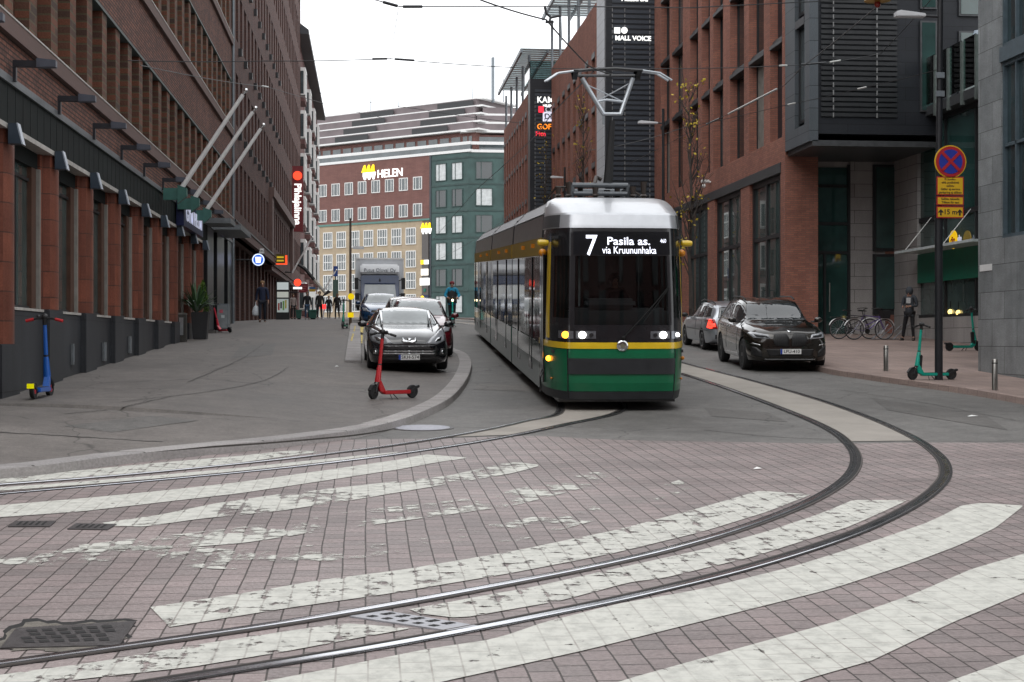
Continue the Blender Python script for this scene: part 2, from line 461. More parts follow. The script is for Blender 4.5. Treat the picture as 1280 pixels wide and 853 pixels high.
def kerb_mesh(P, width, sgn, hf, name, m):
    nn = normals2(P); b = MB()
    rings = []
    for (u, v), (nx, ny) in zip(P, nn):
        zt = hf(u, v) + .006; zb = g(v) - .05; iu, iv = u + nx * width * sgn, v + ny * width * sgn
        rings.append([(u - nx * .015 * sgn, v - ny * .015 * sgn, zb), (u, v, zt - .012), (u + nx * .02 * sgn, v + ny * .02 * sgn, zt), (iu, iv, hf(iu, iv) + .006), (iu, iv, zb)])
    for i in range(4): b.strip([r[i] for r in rings], [r[i + 1] for r in rings])
    return structure(b.build(name, m, smooth=True, ang=25))
kerb_mesh(KERB, .3, 1, side_z, 'kerb', M_granite)
# flush granite lines round the parking bay, the nearest bay stones painted yellow
def flat_strip(A, B, hf, dz, name, m, n=24, parent=None):
    P = [(A[0] + (B[0] - A[0]) * i / n, A[1] + (B[1] - A[1]) * i / n) for i in range(n + 1)]
    return P
def ribbon(P, w, hf, dz, name, m, thick=0.):
    nn = normals2(P); b = MB()
    L_ = [(u + nx * w / 2, v + ny * w / 2) for (u, v), (nx, ny) in zip(P, nn)]
    R_ = [(u - nx * w / 2, v - ny * w / 2) for (u, v), (nx, ny) in zip(P, nn)]
    b.strip([(u, v, hf(u, v) + dz) for u, v in L_], [(u, v, hf(u, v) + dz) for u, v in R_])
    return structure(b.build(name, m, smooth=True))
def line(A, B, n): return [(A[0] + (B[0] - A[0]) * i / n, A[1] + (B[1] - A[1]) * i / n) for i in range(n + 1)]
pb = gnd(443, 456, hf=side_z); pe = gnd(445, 408, hf=side_z); pr = gnd(580, 469, hf=side_z)
b = MB()
for (u, v) in [0]*0: pass
P = line((pb.x, pb.y), (pe.x, pe.y), 60); b = MB()
b.strip([(u - .22, v, side_z(u, v) + .01) for u, v in P], [(u - .22, v, side_z(u, v) + .06) for u, v in P])
b.strip([(u - .22, v, side_z(u, v) + .06) for u, v in P], [(u + .16, v, side_z(u, v) + .06) for u, v in P])
b.strip([(u + .16, v, side_z(u, v) + .06) for u, v in P], [(u + .18, v, side_z(u, v) + .0) for u, v in P])
b.quad((P[0][0] - .22, P[0][1], side_z(*P[0])), (P[0][0] + .18, P[0][1], side_z(*P[0])), (P[0][0] + .16, P[0][1], side_z(*P[0]) + .06), (P[0][0] - .22, P[0][1], side_z(*P[0]) + .06))
structure(b.build('bay_kerb', M_granite, smooth=True, ang=25))
M_yellow = paint('yellow_road_paint', (.62, .47, .10), .42, 4)
q0, q1 = gnd(443, 431, hf=side_z).y, gnd(443, 421.5, hf=side_z).y
ribbon([(pb.x - .03, v) for v in (q0, q0 + 1, (q0 + q1) / 2, q1)], .36, side_z, .068, 'yellow_kerb_marking', M_yellow)
q0, q1 = gnd(443, 418.5, hf=side_z).y, gnd(443, 411.5, hf=side_z).y
ribbon([(pb.x - .03, v) for v in (q0, q0 + 1, (q0 + q1) / 2, q1)], .36, side_z, .068, 'yellow_kerb_marking', M_yellow)
ribbon(line((pb.x, pb.y), (pr.x, pr.y), 12), .13, side_z, .006, 'bay_edge_stone', M_granite)

# right pavement
rp = [gnd(x, y, .12) for x, y in [(1420, 528), (1350, 514), (1280, 500), (1200, 486.5), (1120, 475.5), (1070, 468.5), (1030, 462)]]
rp = [(p.x, p.y) for p in rp]
rp = [(rp[0][0] + 12, rp[0][1] - 3)] + rp + [(11.25, 37.5), (12.0, 40.5), (12.05, 55.), (11.2, 68.), (9.6, 90.), (8.9, 112.), (8.6, 150.)]
RKERB = catmull(rp, 6)
def rk_u(v):
    for (a, b_), (c, d) in zip(RKERB[:-1], RKERB[1:]):
        if b_ <= v <= d and d > b_: return a + (c - a) * (v - b_) / (d - b_)
    return RKERB[0][0]
def rside(u, v): return g(v) + .125
b = MB(); rows = [RKERB[0][1] + i * .5 for i in range(int((70 - RKERB[0][1]) / .5))] + [70 + 2 * i for i in range(34)]
for v in rows:
    u0 = rk_u(v) + .02
    for i in range(6): b.v.append((u0 + (34 - u0) * i / 5, v, rside(0, v)))
b.f = [(j * 6 + i, j * 6 + i + 1, (j + 1) * 6 + i + 1, (j + 1) * 6 + i) for j in range(len(rows) - 1) for i in range(5)]
structure(b.build('pavement', M_red_pave, smooth=True))
kerb_mesh(RKERB, .18, -1, rside, 'pavement_kerb', M_red_pave)

# paved crossing area: one sheet on top of the asphalt, from the camera to the sawn edge
edge = [(-400, 600), (0, 590), (150, 573.5), (250, 563), (330, 556), (380, 552.5), (430, 552), (540, 551), (600, 549), (670, 547), (737, 551), (800, 553.5), (860, 554), (1000, 556.5), (1068, 557), (1150, 555.5), (1280, 556), (1500, 557)]
E2 = [gnd(x, y) for x, y in edge]; E2 = [(p.x, p.y) for p in E2]
def edge_v(u):
    for (a, b_), (c, d) in zip(E2[:-1], E2[1:]):
        if a <= u <= c: return b_ + (d - b_) * (u - a) / (c - a)
    return E2[-1][1] if u > 0 else E2[0][1]
us = [-12 + .4 * i for i in range(70)]; b = MB(); K = 44
for u in us:
    ev = edge_v(u)
    for k in range(K): v = 1.0 + (ev - 1.0) * k / (K - 1); b.v.append((u, v, g(v) + .004))
b.f = [(i * K + k, (i + 1) * K + k, (i + 1) * K + k + 1, i * K + k + 1) for i in range(len(us) - 1) for k in range(K - 1)]
structure(b.build('paving', M_pave, smooth=True))

# tram tracks
A_in = [(0,833.7),(240,800),(360,783),(480,762.5),(640,732.6),(790,703.3),(840,690),(940,662.3),(1024,630),(1071,600.5),(1078,576),(1065,559.4),(1040,537.7),(1020,529),(940,496),(854,470.5)]
A_out = [(240,850.6),(420,822.5),(480,811),(540,801),(640,780),(790,752.5),(940,716),(1080,673),(1140,640),(1179.5,612),(1190.7,595),(1185,574.4),(1155,551),(1084,520),(1040,505),(940,477.5),(850,455)]
B_up = [(0,609),(100,602.5),(200,593),(300,583),(400,572.3),(500,560),(600,542.5),(654.7,531),(700,516.4)]
B_lo = [(0,620.5),(100,612),(200,603),(300,594),(400,584),(500,571),(600,557),(700,537.5),(780,513)]
def rail_line(px, pre, post):
    P = [gnd(x, y) for x, y in px]; P = [(p.x, p.y) for p in P]
    for _ in range(2): P = [P[0]] + [tuple(.2 * P[i - 1][k] + .6 * P[i][k] + .2 * P[i + 1][k] for k in (0, 1)) for i in range(1, len(P) - 1)] + [P[-1]]
    return catmull(pre(P) + P + post, 7)
ext = lambda P: [(P[0][0] + (P[0][0] - P[1][0]) * 5, P[0][1] + (P[0][1] - P[1][1]) * 5)]
L1 = rail_line(A_in, ext, [(7.0, 37.5), (7.15, 48), (7.2, 70), (7.2, 125)])
L2 = rail_line(A_out, ext, [(8.15, 45), (8.25, 60), (8.25, 125)])
L3 = rail_line(B_up, ext, [(3.75, 30), (4.1, 36), (4.5, 46), (4.6, 60), (4.6, 125)])
L4 = rail_line(B_lo, ext, [(4.85, 30), (5.2, 36), (5.55, 46), (5.65, 60), (5.65, 125)])
def rail(P, sgn, name):
    """head, groove and guard lip swept along the track; sgn: side on which the groove lies"""
    nn = normals2(P)
    prof = lambda a, z: [(u + nx * a * sgn, v + ny * a * sgn, g(v) + z) for (u, v), (nx, ny) in zip(P, nn)]
    b = MB()
    pr = [(-.036, .003), (-.032, .017), (.018, .018), (.024, .003)]
    for (a, z), (c, d) in zip(pr[:-1], pr[1:]): b.strip(prof(a, z), prof(c, d))
    o = structure(b.build(name, M_steel, smooth=True, ang=30))
    b = MB(); b.strip(prof(.024, .0125), prof(.064, .0125)); b.strip(prof(-.066, .0125), prof(-.036, .0125)); b.build('groove', M_groove, o, smooth=True)
    b = MB(); pr = [(.064, .01), (.067, .0165), (.082, .0165), (.086, .008)]
    for (a, z), (c, d) in zip(pr[:-1], pr[1:]): b.strip(prof(a, z), prof(c, d))
    b.build('guard_lip', M_rust, o, smooth=True, ang=30)
for P, s in ((L1, -1), (L2, 1), (L3, -1), (L4, 1)): rail(P, s, 'tram_rail')
def resample(P, n):
    ds = [0]
    for a, c in zip(P[:-1], P[1:]): ds.append(ds[-1] + math.hypot(c[0] - a[0], c[1] - a[1]))
    out = []; j = 0
    for i in range(n):
        t = ds[-1] * i / (n - 1)
        while j < len(ds) - 2 and ds[j + 1] < t: j += 1
        f = (t - ds[j]) / (ds[j + 1] - ds[j]); out.append((P[j][0] + (P[j + 1][0] - P[j][0]) * f, P[j][1] + (P[j + 1][1] - P[j][1]) * f))
    return out
def slab(Pa, Pb, name):
    """concrete between the rails from the sawn edge up the street"""
    cut = lambda P: [p for p in P if p[1] >= edge_v(p[0]) - .02 and p[0] > -.1]
    A, B = resample(cut(Pa), 150), resample(cut(Pb), 150); b = MB()
    K = 7
    for i in range(K - 1):
        mixp = lambda t: [(a[0] + (c[0] - a[0]) * t, a[1] + (c[1] - a[1]) * t) for a, c in zip(A, B)]
        t0, t1 = .05 + .9 * i / (K - 1), .05 + .9 * (i + 1) / (K - 1)
        b.strip([(u, v, g(v) + .008) for u, v in mixp(t0)], [(u, v, g(v) + .008) for u, v in mixp(t1)])
    structure(b.build(name, M_slab, smooth=True))
slab(L1, L2, 'track_slab'); slab(L3, L4, 'track_slab')

# crosswalk stripes, traced on the ground: upper edge, lower edge
def pxlerp(E, n):
    return resample(E, n)
def stripe(top, bot, m, n=60, dz=.010):
    K = 6
    gp = lambda E: resample([(p.x, p.y) for p in (gnd(x, y) for x, y in E)], n)
    T, B = gp(pxlerp(top, 40)), gp(pxlerp(bot, 40)); b = MB()
    for k in range(K):
        r0, r1 = k / K, (k + 1) / K
        mk = lambda r: [(t[0] + (q[0] - t[0]) * r, t[1] + (q[1] - t[1]) * r, 0) for t, q in zip(T, B)]
        b.strip([(x, y, g(y) + dz) for x, y, _ in mk(r0)], [(x, y, g(y) + dz) for x, y, _ in mk(r1)])
    return structure(b.build('crosswalk_stripe', m, smooth=True))
W_ = (.55, .545, .495)
P_good, P_mid = paint('white_paint', W_, .345, 5), paint('white_paint_chipped', W_, .425, 6)
P_bad, P_vbad = paint('white_paint_worn', W_, .475, 1.5), paint('white_paint_scraps', W_, .59, 1.5)
P_patch = paint('white_paint_patchy', W_, .52, 1.5)
stripe([(-60,603),(0,598),(100,591),(200,581.5),(300,573),(360,566.5),(396,567)], [(-60,612),(0,607),(100,600),(200,592),(300,581.5),(396,568.5)], P_mid)
stripe([(-60,617),(0,612.5),(100,605.5),(200,597),(300,588),(400,577.5),(497,568)], [(-60,621),(0,616.8),(100,609.5),(200,601),(300,592),(400,582),(497,569.5)], P_good)
stripe([(-60,641),(0,635),(100,626.7),(200,617),(300,606),(400,592),(500,577.5),(530,571),(582,575)], [(-60,656),(0,650),(100,643),(200,631.5),(300,620),(400,605),(500,589.7),(550,580.5),(583,576)], P_good)
stripe([(128,657),(200,647),(270,632.5),(350,621),(450,610),(560,598),(640,580),(672,584)], [(135,661),(180,662),(250,652),(350,642),(450,627),(550,610),(640,595),(673,586)], P_bad)
stripe([(98,685),(300,663),(400,648),(480,638),(560,630),(640,616),(700,602),(748,592),(776,597)], [(100,690),(200,690),(300,683),(400,668),(500,655),(640,636),(700,621),(740,610),(776,601)], P_patch)
stripe([(-20,693),(60,690),(200,683),(300,692),(400,684),(500,676),(640,655),(760,630),(850,603)], [(-20,708),(60,712),(200,712),(300,716),(400,706),(500,696),(640,682),(760,650),(870,612)], P_vbad)
stripe([(188,763),(320,743),(400,729),(500,716.5),(640,693),(775,665),(880,637),(950,616.5),(1012,621.5)], [(212,788),(360,764),(480,747),(640,720),(766,695.5),(877,668.5),(960,643),(1000,627),(1012,622.5)], P_mid)
stripe([(-40,854),(0,848),(120,832),(240,811),(360,793),(430,783),(510,789)], [(-40,875),(60,858),(240,838),(360,818),(456,800),(490,794),(511,790)], P_mid)
stripe([(512,765.6),(560,757),(607,748),(660,739),(790,710),(877,691),(960,667.5),(1030,644),(1066,628.4),(1132,628.7)], [(525,771),(575,777),(660,762),(698,755.5),(790,731),(827,727),(940,700),(1061,662),(1100,645),(1133,629.5)], P_mid)
stripe([(300,862),(420,839),(457,831),(540,814.5),(619,803),(680,782),(771,759),(874,741),(990,712.5),(1070,687.5),(1165,655),(1210,631),(1278,635.5)], [(500,870),(560,855),(640,837.5),(740,815),(840,790),(940,765),(1040,740),(1140,707.5),(1200,685),(1245,663),(1278,637)], P_good, n=90)
stripe([(600,915),(785,853),(940,810),(1040,782.5),(1140,747.5),(1215,715),(1280,696),(1400,662),(1460,664)], [(850,910),(1010,853),(1090,830),(1190,782.5),(1280,745),(1340,718),(1400,690),(1460,666)], P_good, n=90)
stripe([(1000,930),(1195,853),(1280,823),(1400,775)], [(1200,930),(1330,870),(1400,830),(1450,790)], P_good)

# iron covers and gullies
def cover_quad(px, name, label, cat, m, dz=.014, slots=None):
    P = [gnd(x, y) for x, y in px]
    c = sum(P, Vector()) / len(P)
    t = thing(name, label, cat, (c.x, c.y, g(c.y)))
    b = MB(); loc = [(p.x - c.x, p.y - c.y, g(p.y) - g(c.y)) for p in P]
    n = len(loc)
    b.add([(x, y, z + dz) for x, y, z in loc] + [(x, y, z - .03) for x, y, z in loc], [tuple(range(n))] + [(i, (i + 1) % n, (i + 1) % n + n, i + n) for i in range(n)])
    b.build('plate', m, t)
    return t, loc
def bil(q, s, r):
    a = Vector(q[0]).lerp(Vector(q[1]), s); b_ = Vector(q[3]).lerp(Vector(q[2]), s); return a.lerp(b_, r)
def slots(t, q, cells, name='slot', dz=.0165):
    b = MB()
    for s0, s1, r0, r1, sk in cells:
        p = [bil(q, s0, r0), bil(q, s1, r0), bil(q, s1 + sk, r1), bil(q, s0 + sk, r1)]
        b.quad(*[(x.x, x.y, x.z + dz) for x in p])
    b.build(name, M_groove, t)
t, q = cover_quad([(20, 790), (170, 781), (149, 811.5), (0, 815)], 'storm_drain', 'cast iron storm drain grate beside the nearest tram rail', 'drain cover', M_iron)
cells = []
for r in range(4):
    for k in range(6):
        s = .1 + k * .125 + (r % 2) * .05; cells.append((s, s + .085, .15 + r * .18, .15 + r * .18 + .12, .03))
slots(t, q, cells)
M_cov2 = mat('galvanised_grate', (.34, .34, .36), .45, metal=.6, var=.2, scale=10)
t, q = cover_quad([(437, 775), (481, 768), (598, 787), (560, 793)], 'track_drain', 'grey slotted track drain lying between the two nearest rails', 'drain cover', M_cov2)
slots(t, q, [(a, a + .09, .1 + .16 * k, .17 + .16 * k, 0) for k in range(5) for a in (.18, .29, .58, .69, .8)])
t, q = cover_quad([(20, 655), (70, 655), (62, 662), (10, 662)], 'valve_cover', 'left of two small iron valve covers beside the worn stripe', 'drain cover', M_iron)
slots(t, q, [(.15 + .15 * k, .22 + .15 * k, .2, .8, 0) for k in range(5)])
t, q = cover_quad([(95, 658), (146, 659), (134, 666), (84, 665)], 'valve_cover', 'right of two small iron valve covers beside the worn stripe', 'drain cover', M_iron)
slots(t, q, [(.15 + .15 * k, .22 + .15 * k, .2, .8, 0) for k in range(5)])
def manhole(px, py, r, label, m):
    p = gnd(px, py); t = thing('manhole_cover', label, 'manhole cover', (p.x, p.y, g(p.y)))
    sl = math.atan((g(p.y + .3) - g(p.y - .3)) / .6); t.rotation_euler = (sl, 0, 0)
    b = MB(); b.lathe([(r, -.02), (r, .012), (r * .9, .012), (r * .88, .008), (r * .84, .008), (r * .82, .012), (.01, .012)], 32); b.build('lid', m, t, smooth=True)
    b = MB(); b.lathe([(r * 1.15, -.02), (r * 1.15, .009), (r * 1.01, .009), (r * 1.01, -.02)], 32, closed=True); b.build('frame_ring', M_iron, t, smooth=True)
manhole(528, 537.3, .42, 'pale grey round manhole cover in the asphalt by the curved kerb', mat('cover_grey', (.33, .33, .37), .6, var=.2, scale=20))

# repairs, tar seams and cracks in the asphalt
M_patch = asphalt('asphalt_patch', (.100, .094, .088), .2)
M_patch2 = asphalt('asphalt_patch_pale', (.135, .125, .115), .2)
M_tar = mat('tar_seam', (.045, .041, .038), .7, var=.4, scale=8)
def seam(px, w, hf, name='tar_seam'):
    P = [gnd(x, y, hf=hf) for x, y in px]; P = resample(catmull([(p.x, p.y) for p in P], 6), 60)
    rr = random.Random(len(px) * 7 + int(px[0][0])); P = [(u + rr.uniform(-.02, .02), v + rr.uniform(-.02, .02)) for u, v in P]
    ribbon(P, w, hf, .007, name, M_tar)
road = lambda u, v: g(v)
for px, w in (([(0, 543), (90, 548), (205, 555)], .035), ([(150, 505), (260, 492), (330, 478), (360, 462)], .022), ([(235, 480), (300, 452), (330, 432)], .03), ([(80, 520), (150, 512), (215, 498)], .02), ([(250, 470), (290, 458), (320, 452)], .012)): seam(px, w, side_z)
for px, w in (([(560, 470), (660, 474), (672, 476)], .03), ([(880, 540), (960, 548), (1040, 552)], .025), ([(1050, 490), (1150, 505), (1270, 528)], .018)): seam(px, w, road)
def patch_px(px, hf, m, dz=.005):
    P = [gnd(x, y, hf=hf) for x, y in px]; b = MB(); n = 10
    for k in range(n):
        f = lambda s, r: (Vector(P[0]).lerp(P[1], s)).lerp(Vector(P[3]).lerp(P[2], s), r)
        A = [f(i / n, k / n) for i in range(n + 1)]; B_ = [f(i / n, (k + 1) / n) for i in range(n + 1)]
        b.strip([(p.x, p.y, hf(p.x, p.y) + dz) for p in A], [(p.x, p.y, hf(p.x, p.y) + dz) for p in B_])
    structure(b.build('asphalt_repair', m, smooth=True))
patch_px([(80, 535), (190, 522), (250, 528), (140, 543)], side_z, M_patch)
patch_px([(300, 436), (345, 432), (340, 446), (288, 451)], side_z, M_patch)
patch_px([(1090, 500), (1230, 520), (1260, 540), (1110, 515)], road, M_patch)
patch_px([(600, 482), (665, 484), (668, 492), (592, 489)], road, M_patch2)
patch_px([(880, 512), (960, 518), (985, 530), (890, 523)], road, M_patch)

# the broken patch of setts round the storm drain: bare grit with a dark ragged rim
M_grit = mat('bare_grit', (.15, .135, .115), .95, var=.35, scale=9, bmp=.8, bscale=50)
def rag(px, dz, name, m, n=44):
    P = [gnd(x, y) for x, y in px]; P = resample([(p.x, p.y) for p in P] + [(P[0].x, P[0].y)], n)[:-1]; rr = random.Random(4)
    P = [(u + rr.uniform(-.035, .035), v + rr.uniform(-.035, .035)) for u, v in P]; c = (sum(p[0] for p in P) / len(P), sum(p[1] for p in P) / len(P))
    b = MB(); b.v = [(c[0], c[1], g(c[1]) + dz)] + [(u, v, g(v) + dz) for u, v in P]; b.f = [(0, i + 1, (i + 1) % len(P) + 1) for i in range(len(P))]
    return structure(b.build(name, m))
rag([(-20, 812), (2, 797), (20, 782), (34, 776.5), (80, 780), (120, 778), (172, 777), (158, 800), (148, 815), (60, 818)], .0055, 'broken_paving_edge', M_groove)
rag([(-18, 815), (6, 800), (26, 785), (38, 781), (80, 784), (120, 782), (168, 780), (152, 802), (144, 816), (60, 819)], .0085, 'broken_paving', M_grit)
# ================================================================== buildings
M_brickA = brick('brown_brick', (.215, .090, .062), (.12, .058, .046), (.045, .034, .03), bw=.27, rh=.082, msize=.014, var=.2, bmp=.8)
M_brickP = brick('banded_brick_pier', (.175, .066, .04), (.065, .043, .034), (.11, .085, .052), bw=.62, rh=.15, msize=.02, var=.2, bmp=.6)
M_brickB = brick('dark_red_brick', (.135, .062, .05), (.085, .045, .038), (.05, .038, .035), var=.2)
M_brickC = brick('plum_brick', (.17, .085, .08), (.14, .075, .07), (.10, .065, .06), var=.15)
M_brickH = brick('office_brick', (.21, .105, .09), (.18, .09, .08), (.12, .075, .065), var=.12, bw=.5, rh=.15)
M_brickK = brick('orange_red_brick', (.37, .15, .105), (.265, .11, .083), (.20, .12, .095), bw=.28, rh=.075, msize=.01, var=.16)
M_precast = mat('brown_precast', (.125, .078, .068), .8, var=.15, scale=3, bmp=.2)
M_copper = mat('green_grey_copper', (.085, .115, .11), .6, metal=.3, var=.25)
M_flash = mat('pale_flashing', (.42, .40, .37), .5, var=.25, scale=4)
M_fascia = mat('dark_fascia', (.015, .018, .0175), .7, var=.35, scale=2, spec=.12)
M_stripL = mat('grey_metal_trim', (.17, .185, .195), .45, metal=.3, var=.2)
M_terra = brick('terracotta_tile', (.215, .072, .045), (.15, .053, .036), (.08, .037, .028), bw=.7, rh=.46, msize=.012, var=.3, offset=0, bmp=.3, rough=.45, big=1.5)
M_plinth = brick('dark_stone', (.042, .045, .05), (.035, .037, .042), (.018, .018, .02), bw=1.6, rh=1.2, msize=.008, var=.3, rough=.5, bmp=.1)
M_blackstone = mat('black_stone', (.016, .017, .019), .3, var=.3)
M_brownpanel = mat('brown_panel', (.075, .035, .022), .5, var=.25)
M_mullion = mat('aluminium', (.38, .38, .35), .4, metal=.5, var=.15)
M_dkframe = mat('dark_window_frame', (.022, .023, .025), .45, var=.2)
M_wht = mat('white_frame', (.72, .72, .70), .5, var=.06)
M_glass = glass('window_glass')
M_glassG = glass('greenish_glass', (.024, .06, .055), .04)
M_glassS = glass('shop_glass', (.052, .075, .072), .02, 1.0)
M_glassO = glass('office_glass', (.06, .075, .08), .06)
M_blind = mat('half_drawn_blind', (.20, .19, .17), .7, var=.3, scale=3)
M_glassL = glass('window_glass_pale', (.075, .09, .095), .05)
M_curtain = mat('pale_blind', (.55, .57, .57), .7, var=.2, scale=2)
M_dkpanel = brick('dark_metal_panel', (.024, .026, .031), (.019, .021, .026), (.012, .013, .015), bw=4., rh=.42, msize=.012, var=.12, rough=.4, bmp=.2)
M_gypanel = brick('grey_metal_panel', (.088, .10, .113), (.078, .09, .10), (.03, .034, .038), bw=5., rh=.75, msize=.014, var=.12, rough=.45, bmp=.2)
M_paleP = brick('pale_metal_panel', (.56, .58, .61), (.53, .55, .58), (.25, .26, .28), bw=6., rh=.5, msize=.01, var=.08, rough=.5, bmp=.1)
M_granG = brick('grey_granite_cladding', (.265, .28, .285), (.185, .20, .205), (.07, .074, .076), bw=1.25, rh=.62, msize=.008, var=.25, rough=.5, bmp=.15, big=2.)
M_granP = brick('pale_granite_cladding', (.37, .35, .34), (.31, .295, .285), (.10, .095, .09), bw=1.6, rh=.48, msize=.01, var=.15, rough=.6, bmp=.1)
M_beige = brick('beige_stone', (.42, .34, .24), (.39, .31, .22), (.32, .26, .19), bw=1.2, rh=.6, msize=.01, var=.1, bmp=0)
M_verd = mat('green_copper_cladding', (.046, .088, .082), .6, var=.3, scale=.5, metal=.1)
M_verdD = mat('dark_green_copper', (.033, .062, .058), .6, var=.3, scale=.6)
M_white = mat('white_paint_wall', (.74, .74, .73), .6, var=.06)
M_purple = mat('purple_brown_panel', (.145, .118, .122), .6, var=.2, scale=.4)
M_steelg = mat('grey_steel', (.20, .225, .245), .4, metal=.4, var=.15)
M_dksteel = mat('dark_steel_beam', (.075, .078, .082), .45, metal=.4, var=.2)
M_concrete = mat('concrete', (.26, .25, .24), .85, var=.2, scale=2, bmp=.2)

class Bld:
    """a building: an Empty at its base; its walls are modelled in place"""
    def __init__(s, name, label, base, cat='building', group=None):
        s.t = thing(name, label, cat, base, group=group); s.P = Vector(base)
    def part(s, mb, name, m, **k):
        par = k.pop('parent', None)
        o = mb.build(name, m, None, **k)
        if par is None: o.parent = s.t; o.location = -s.P
        else: o.parent = par
        return o
    def place(s, o, loc, rz=0.):
        o.parent = s.t; o.location = Vector(loc) - s.P; o.rotation_euler = (0, 0, rz); return o
_winproto = {}
WR = random.Random(5)
def win_proto(w, h, mf, mg, bars=(), hb=(), fr=.07, dp=.06, gl=None):
    """frame (with its bars) and a pane as its child; width along x, facing -y"""
    key = (round(w, 2), round(h, 2), mf.name, mg.name, tuple(bars), tuple(hb), fr)
    if key in _winproto: return key
    b = MB()
    b.box(-w / 2, w / 2, -dp, dp, 0, fr); b.box(-w / 2, w / 2, -dp, dp, h - fr, h)
    b.box(-w / 2, -w / 2 + fr, -dp, dp, fr, h - fr); b.box(w / 2 - fr, w / 2, -dp, dp, fr, h - fr)
    for x in bars: b.box(x - fr * .4, x + fr * .4, -dp * .8, dp * .8, fr, h - fr)
    for z in hb: b.box(-w / 2 + fr, w / 2 - fr, -dp * .75, dp * .75, z - fr * .4, z + fr * .4)
    f = b.build('window', mf)
    p = MB().box(-w / 2 + fr * .5, w / 2 - fr * .5, -.012, .012, fr * .5, h - fr * .5).build('pane', mg, f)
    _winproto[key] = f; f['unused'] = 1
    return key
def window(B, key, loc, rz, stuff=None):
    f = _winproto[key]
    if 'unused' in f:
        del f['unused']; o = f
    else: o = copy_tree(f)
    q = WR.random()                                       # a few panes have blinds or a paler look
    if q < .3 and o.children:
        s = o.children[0].material_slots[0]; s.link = 'OBJECT'; s.material = M_blind if q < .07 else M_glassL
    return B.place(o, loc, rz)
RL, RR = R(90), R(-90)          # facing +X (left side of the street) / facing -X (right side)
def spread(B, spots, key, rz, cap=100):
    """the CAP nearest windows as parts; the rest merged as one"""
    spots = sorted(spots, key=lambda p: p[1])
    for p in spots[:cap]: window(B, key, p, rz)
    if len(spots) > cap:
        f = _winproto[key]
        for src, nm in ((f, 'window'), (f.children[0], 'pane')):
            b = MB()
            for p in spots[cap:]:
                M = Matrix.Translation(p) @ Matrix.Rotation(rz, 4, 'Z')
                b.add([tuple(v.co) for v in src.data.vertices], [tuple(q.vertices) for q in src.data.polygons], M)
            o = B.part(b, nm, src.data.materials[0]); o['kind'] = 'stuff'

# ---------------------------------------------------------------- A: brown brick block with terracotta shopfront
XA = -5.6
A = Bld('brick_building', 'brown brick block with terracotta shopfront columns and black fascia along the asphalt sidewalk', (XA, 20., side_z(XA, 22)))
V0, V1 = 18.8, 59.8
b = MB()
b.box(XA - 14, XA - .42, V0 + .05, V1 - .02, 5.3, 21.0)                      # body behind the facade
lev = [(7.04, 8.99), (10.70, 12.66), (14.45, 16.35), (18.1, 20.0)]
zprev = 6.12
for lo, hi in lev:
    b.box(XA - .42, XA, V0, V1, zprev, lo - .3); zprev = hi + .06
b.box(XA - .42, XA, V0, V1, zprev, 21.2)
b.box(XA - 14, XA - .43, V0 + .02, V0 + .3, 0, 6.1); b.box(XA - 14, XA - 1.2, V0 + .3, V1 - .03, .3, 5.29)
A.part(b, 'wall', M_brickA)
b = MB(); pk = [22.75 + 1.63 * k for k in range(-2, 23)]
for lo, hi in lev:
    for v in pk: b.box(XA - .40, XA - .015, v, v + .55, lo, hi)
o = A.part(b, 'brick_pier', M_brickP); o['kind'] = 'stuff'
b = MB()
for lo, hi in lev: b.box(XA - .41, XA + .09, V0 - .02, V1, lo - .3, lo - .02)
A.part(b, 'ledge', M_precast)
b = MB()
for lo, hi in lev: b.box(XA - .41, XA + .10, V0 - .03, V1, lo - .018, lo + .012)
A.part(b, 'ledge_flashing', M_flash)
b = MB()
for lo, hi in lev: b.box(XA - .41, XA + .02, V0 - .01, V1, hi, hi + .06)
A.part(b, 'window_header', M_copper)
key = win_proto(1.08, 1.94, M_brownpanel, M_glass, (), (1.3,), fr=.06, dp=.05)
spread(A, [(XA - .30, v + .55 + .54, lo + .015) for lo, hi in lev for v in pk if v + 1.6 < V1], key, RL)
VE = 50.4                                                                       # end of the shopfront
b = MB(); b.box(XA - .9, XA + .02, V0, VE, 5.36, 6.0)
for k in range(60):
    v = V0 + .5 * k
    if v < VE - .1: b.box(XA + .02, XA + .024, v, v + .012, 5.38, 5.98)
A.part(b, 'fascia', M_fascia)
b = MB(); b.box(XA - .45, XA + .06, V0, V1, 6.0, 6.12); A.part(b, 'fascia_cap', M_stripL)
b = MB(); b.box(XA - .9, XA + .05, V0, VE, 5.28, 5.36); A.part(b, 'fascia_edge', M_flash)
b = MB(); b.box(XA - 1.2, XA - .2, V0, VE, 5.0, 5.28); A.part(b, 'soffit', M_fascia)
cols = [23.3 + 3.25 * k for k in range(-1, 9)]
def zsill(v): return 1.94 if v < 25.3 else 2.54
bm_c, bm_m, bm_b = MB(), MB(), MB()
for k, vr in enumerate(cols):
    zb = zsill(vr - 1.)
    # rounded tiled column, wider behind
    pts = [(XA - .5, vr - .75), (XA - .16, vr - .75), (XA - .13, vr - .62), (XA - .02, vr - .6), (XA + .03, vr - .5), (XA + .05, vr - .3), (XA + .03, vr - .1), (XA - .02, vr), (XA - .14, vr + .02), (XA - .16, vr + .1), (XA - .5, vr + .1)]
    c = MB().prism(pts, zb, 5.28, 'z'); A.part(c, 'column', M_terra, smooth=True, ang=30)
    m_ = MB().box(XA - .26, XA - .14, vr - .86, vr - .76, zb, 5.0); A.part(m_, 'mullion', M_mullion)
    m_ = MB().box(XA - .34, XA - .2, vr - 1.2, vr - .87, zb, 5.0); A.part(m_, 'side_panel', M_brownpanel)
b = MB()
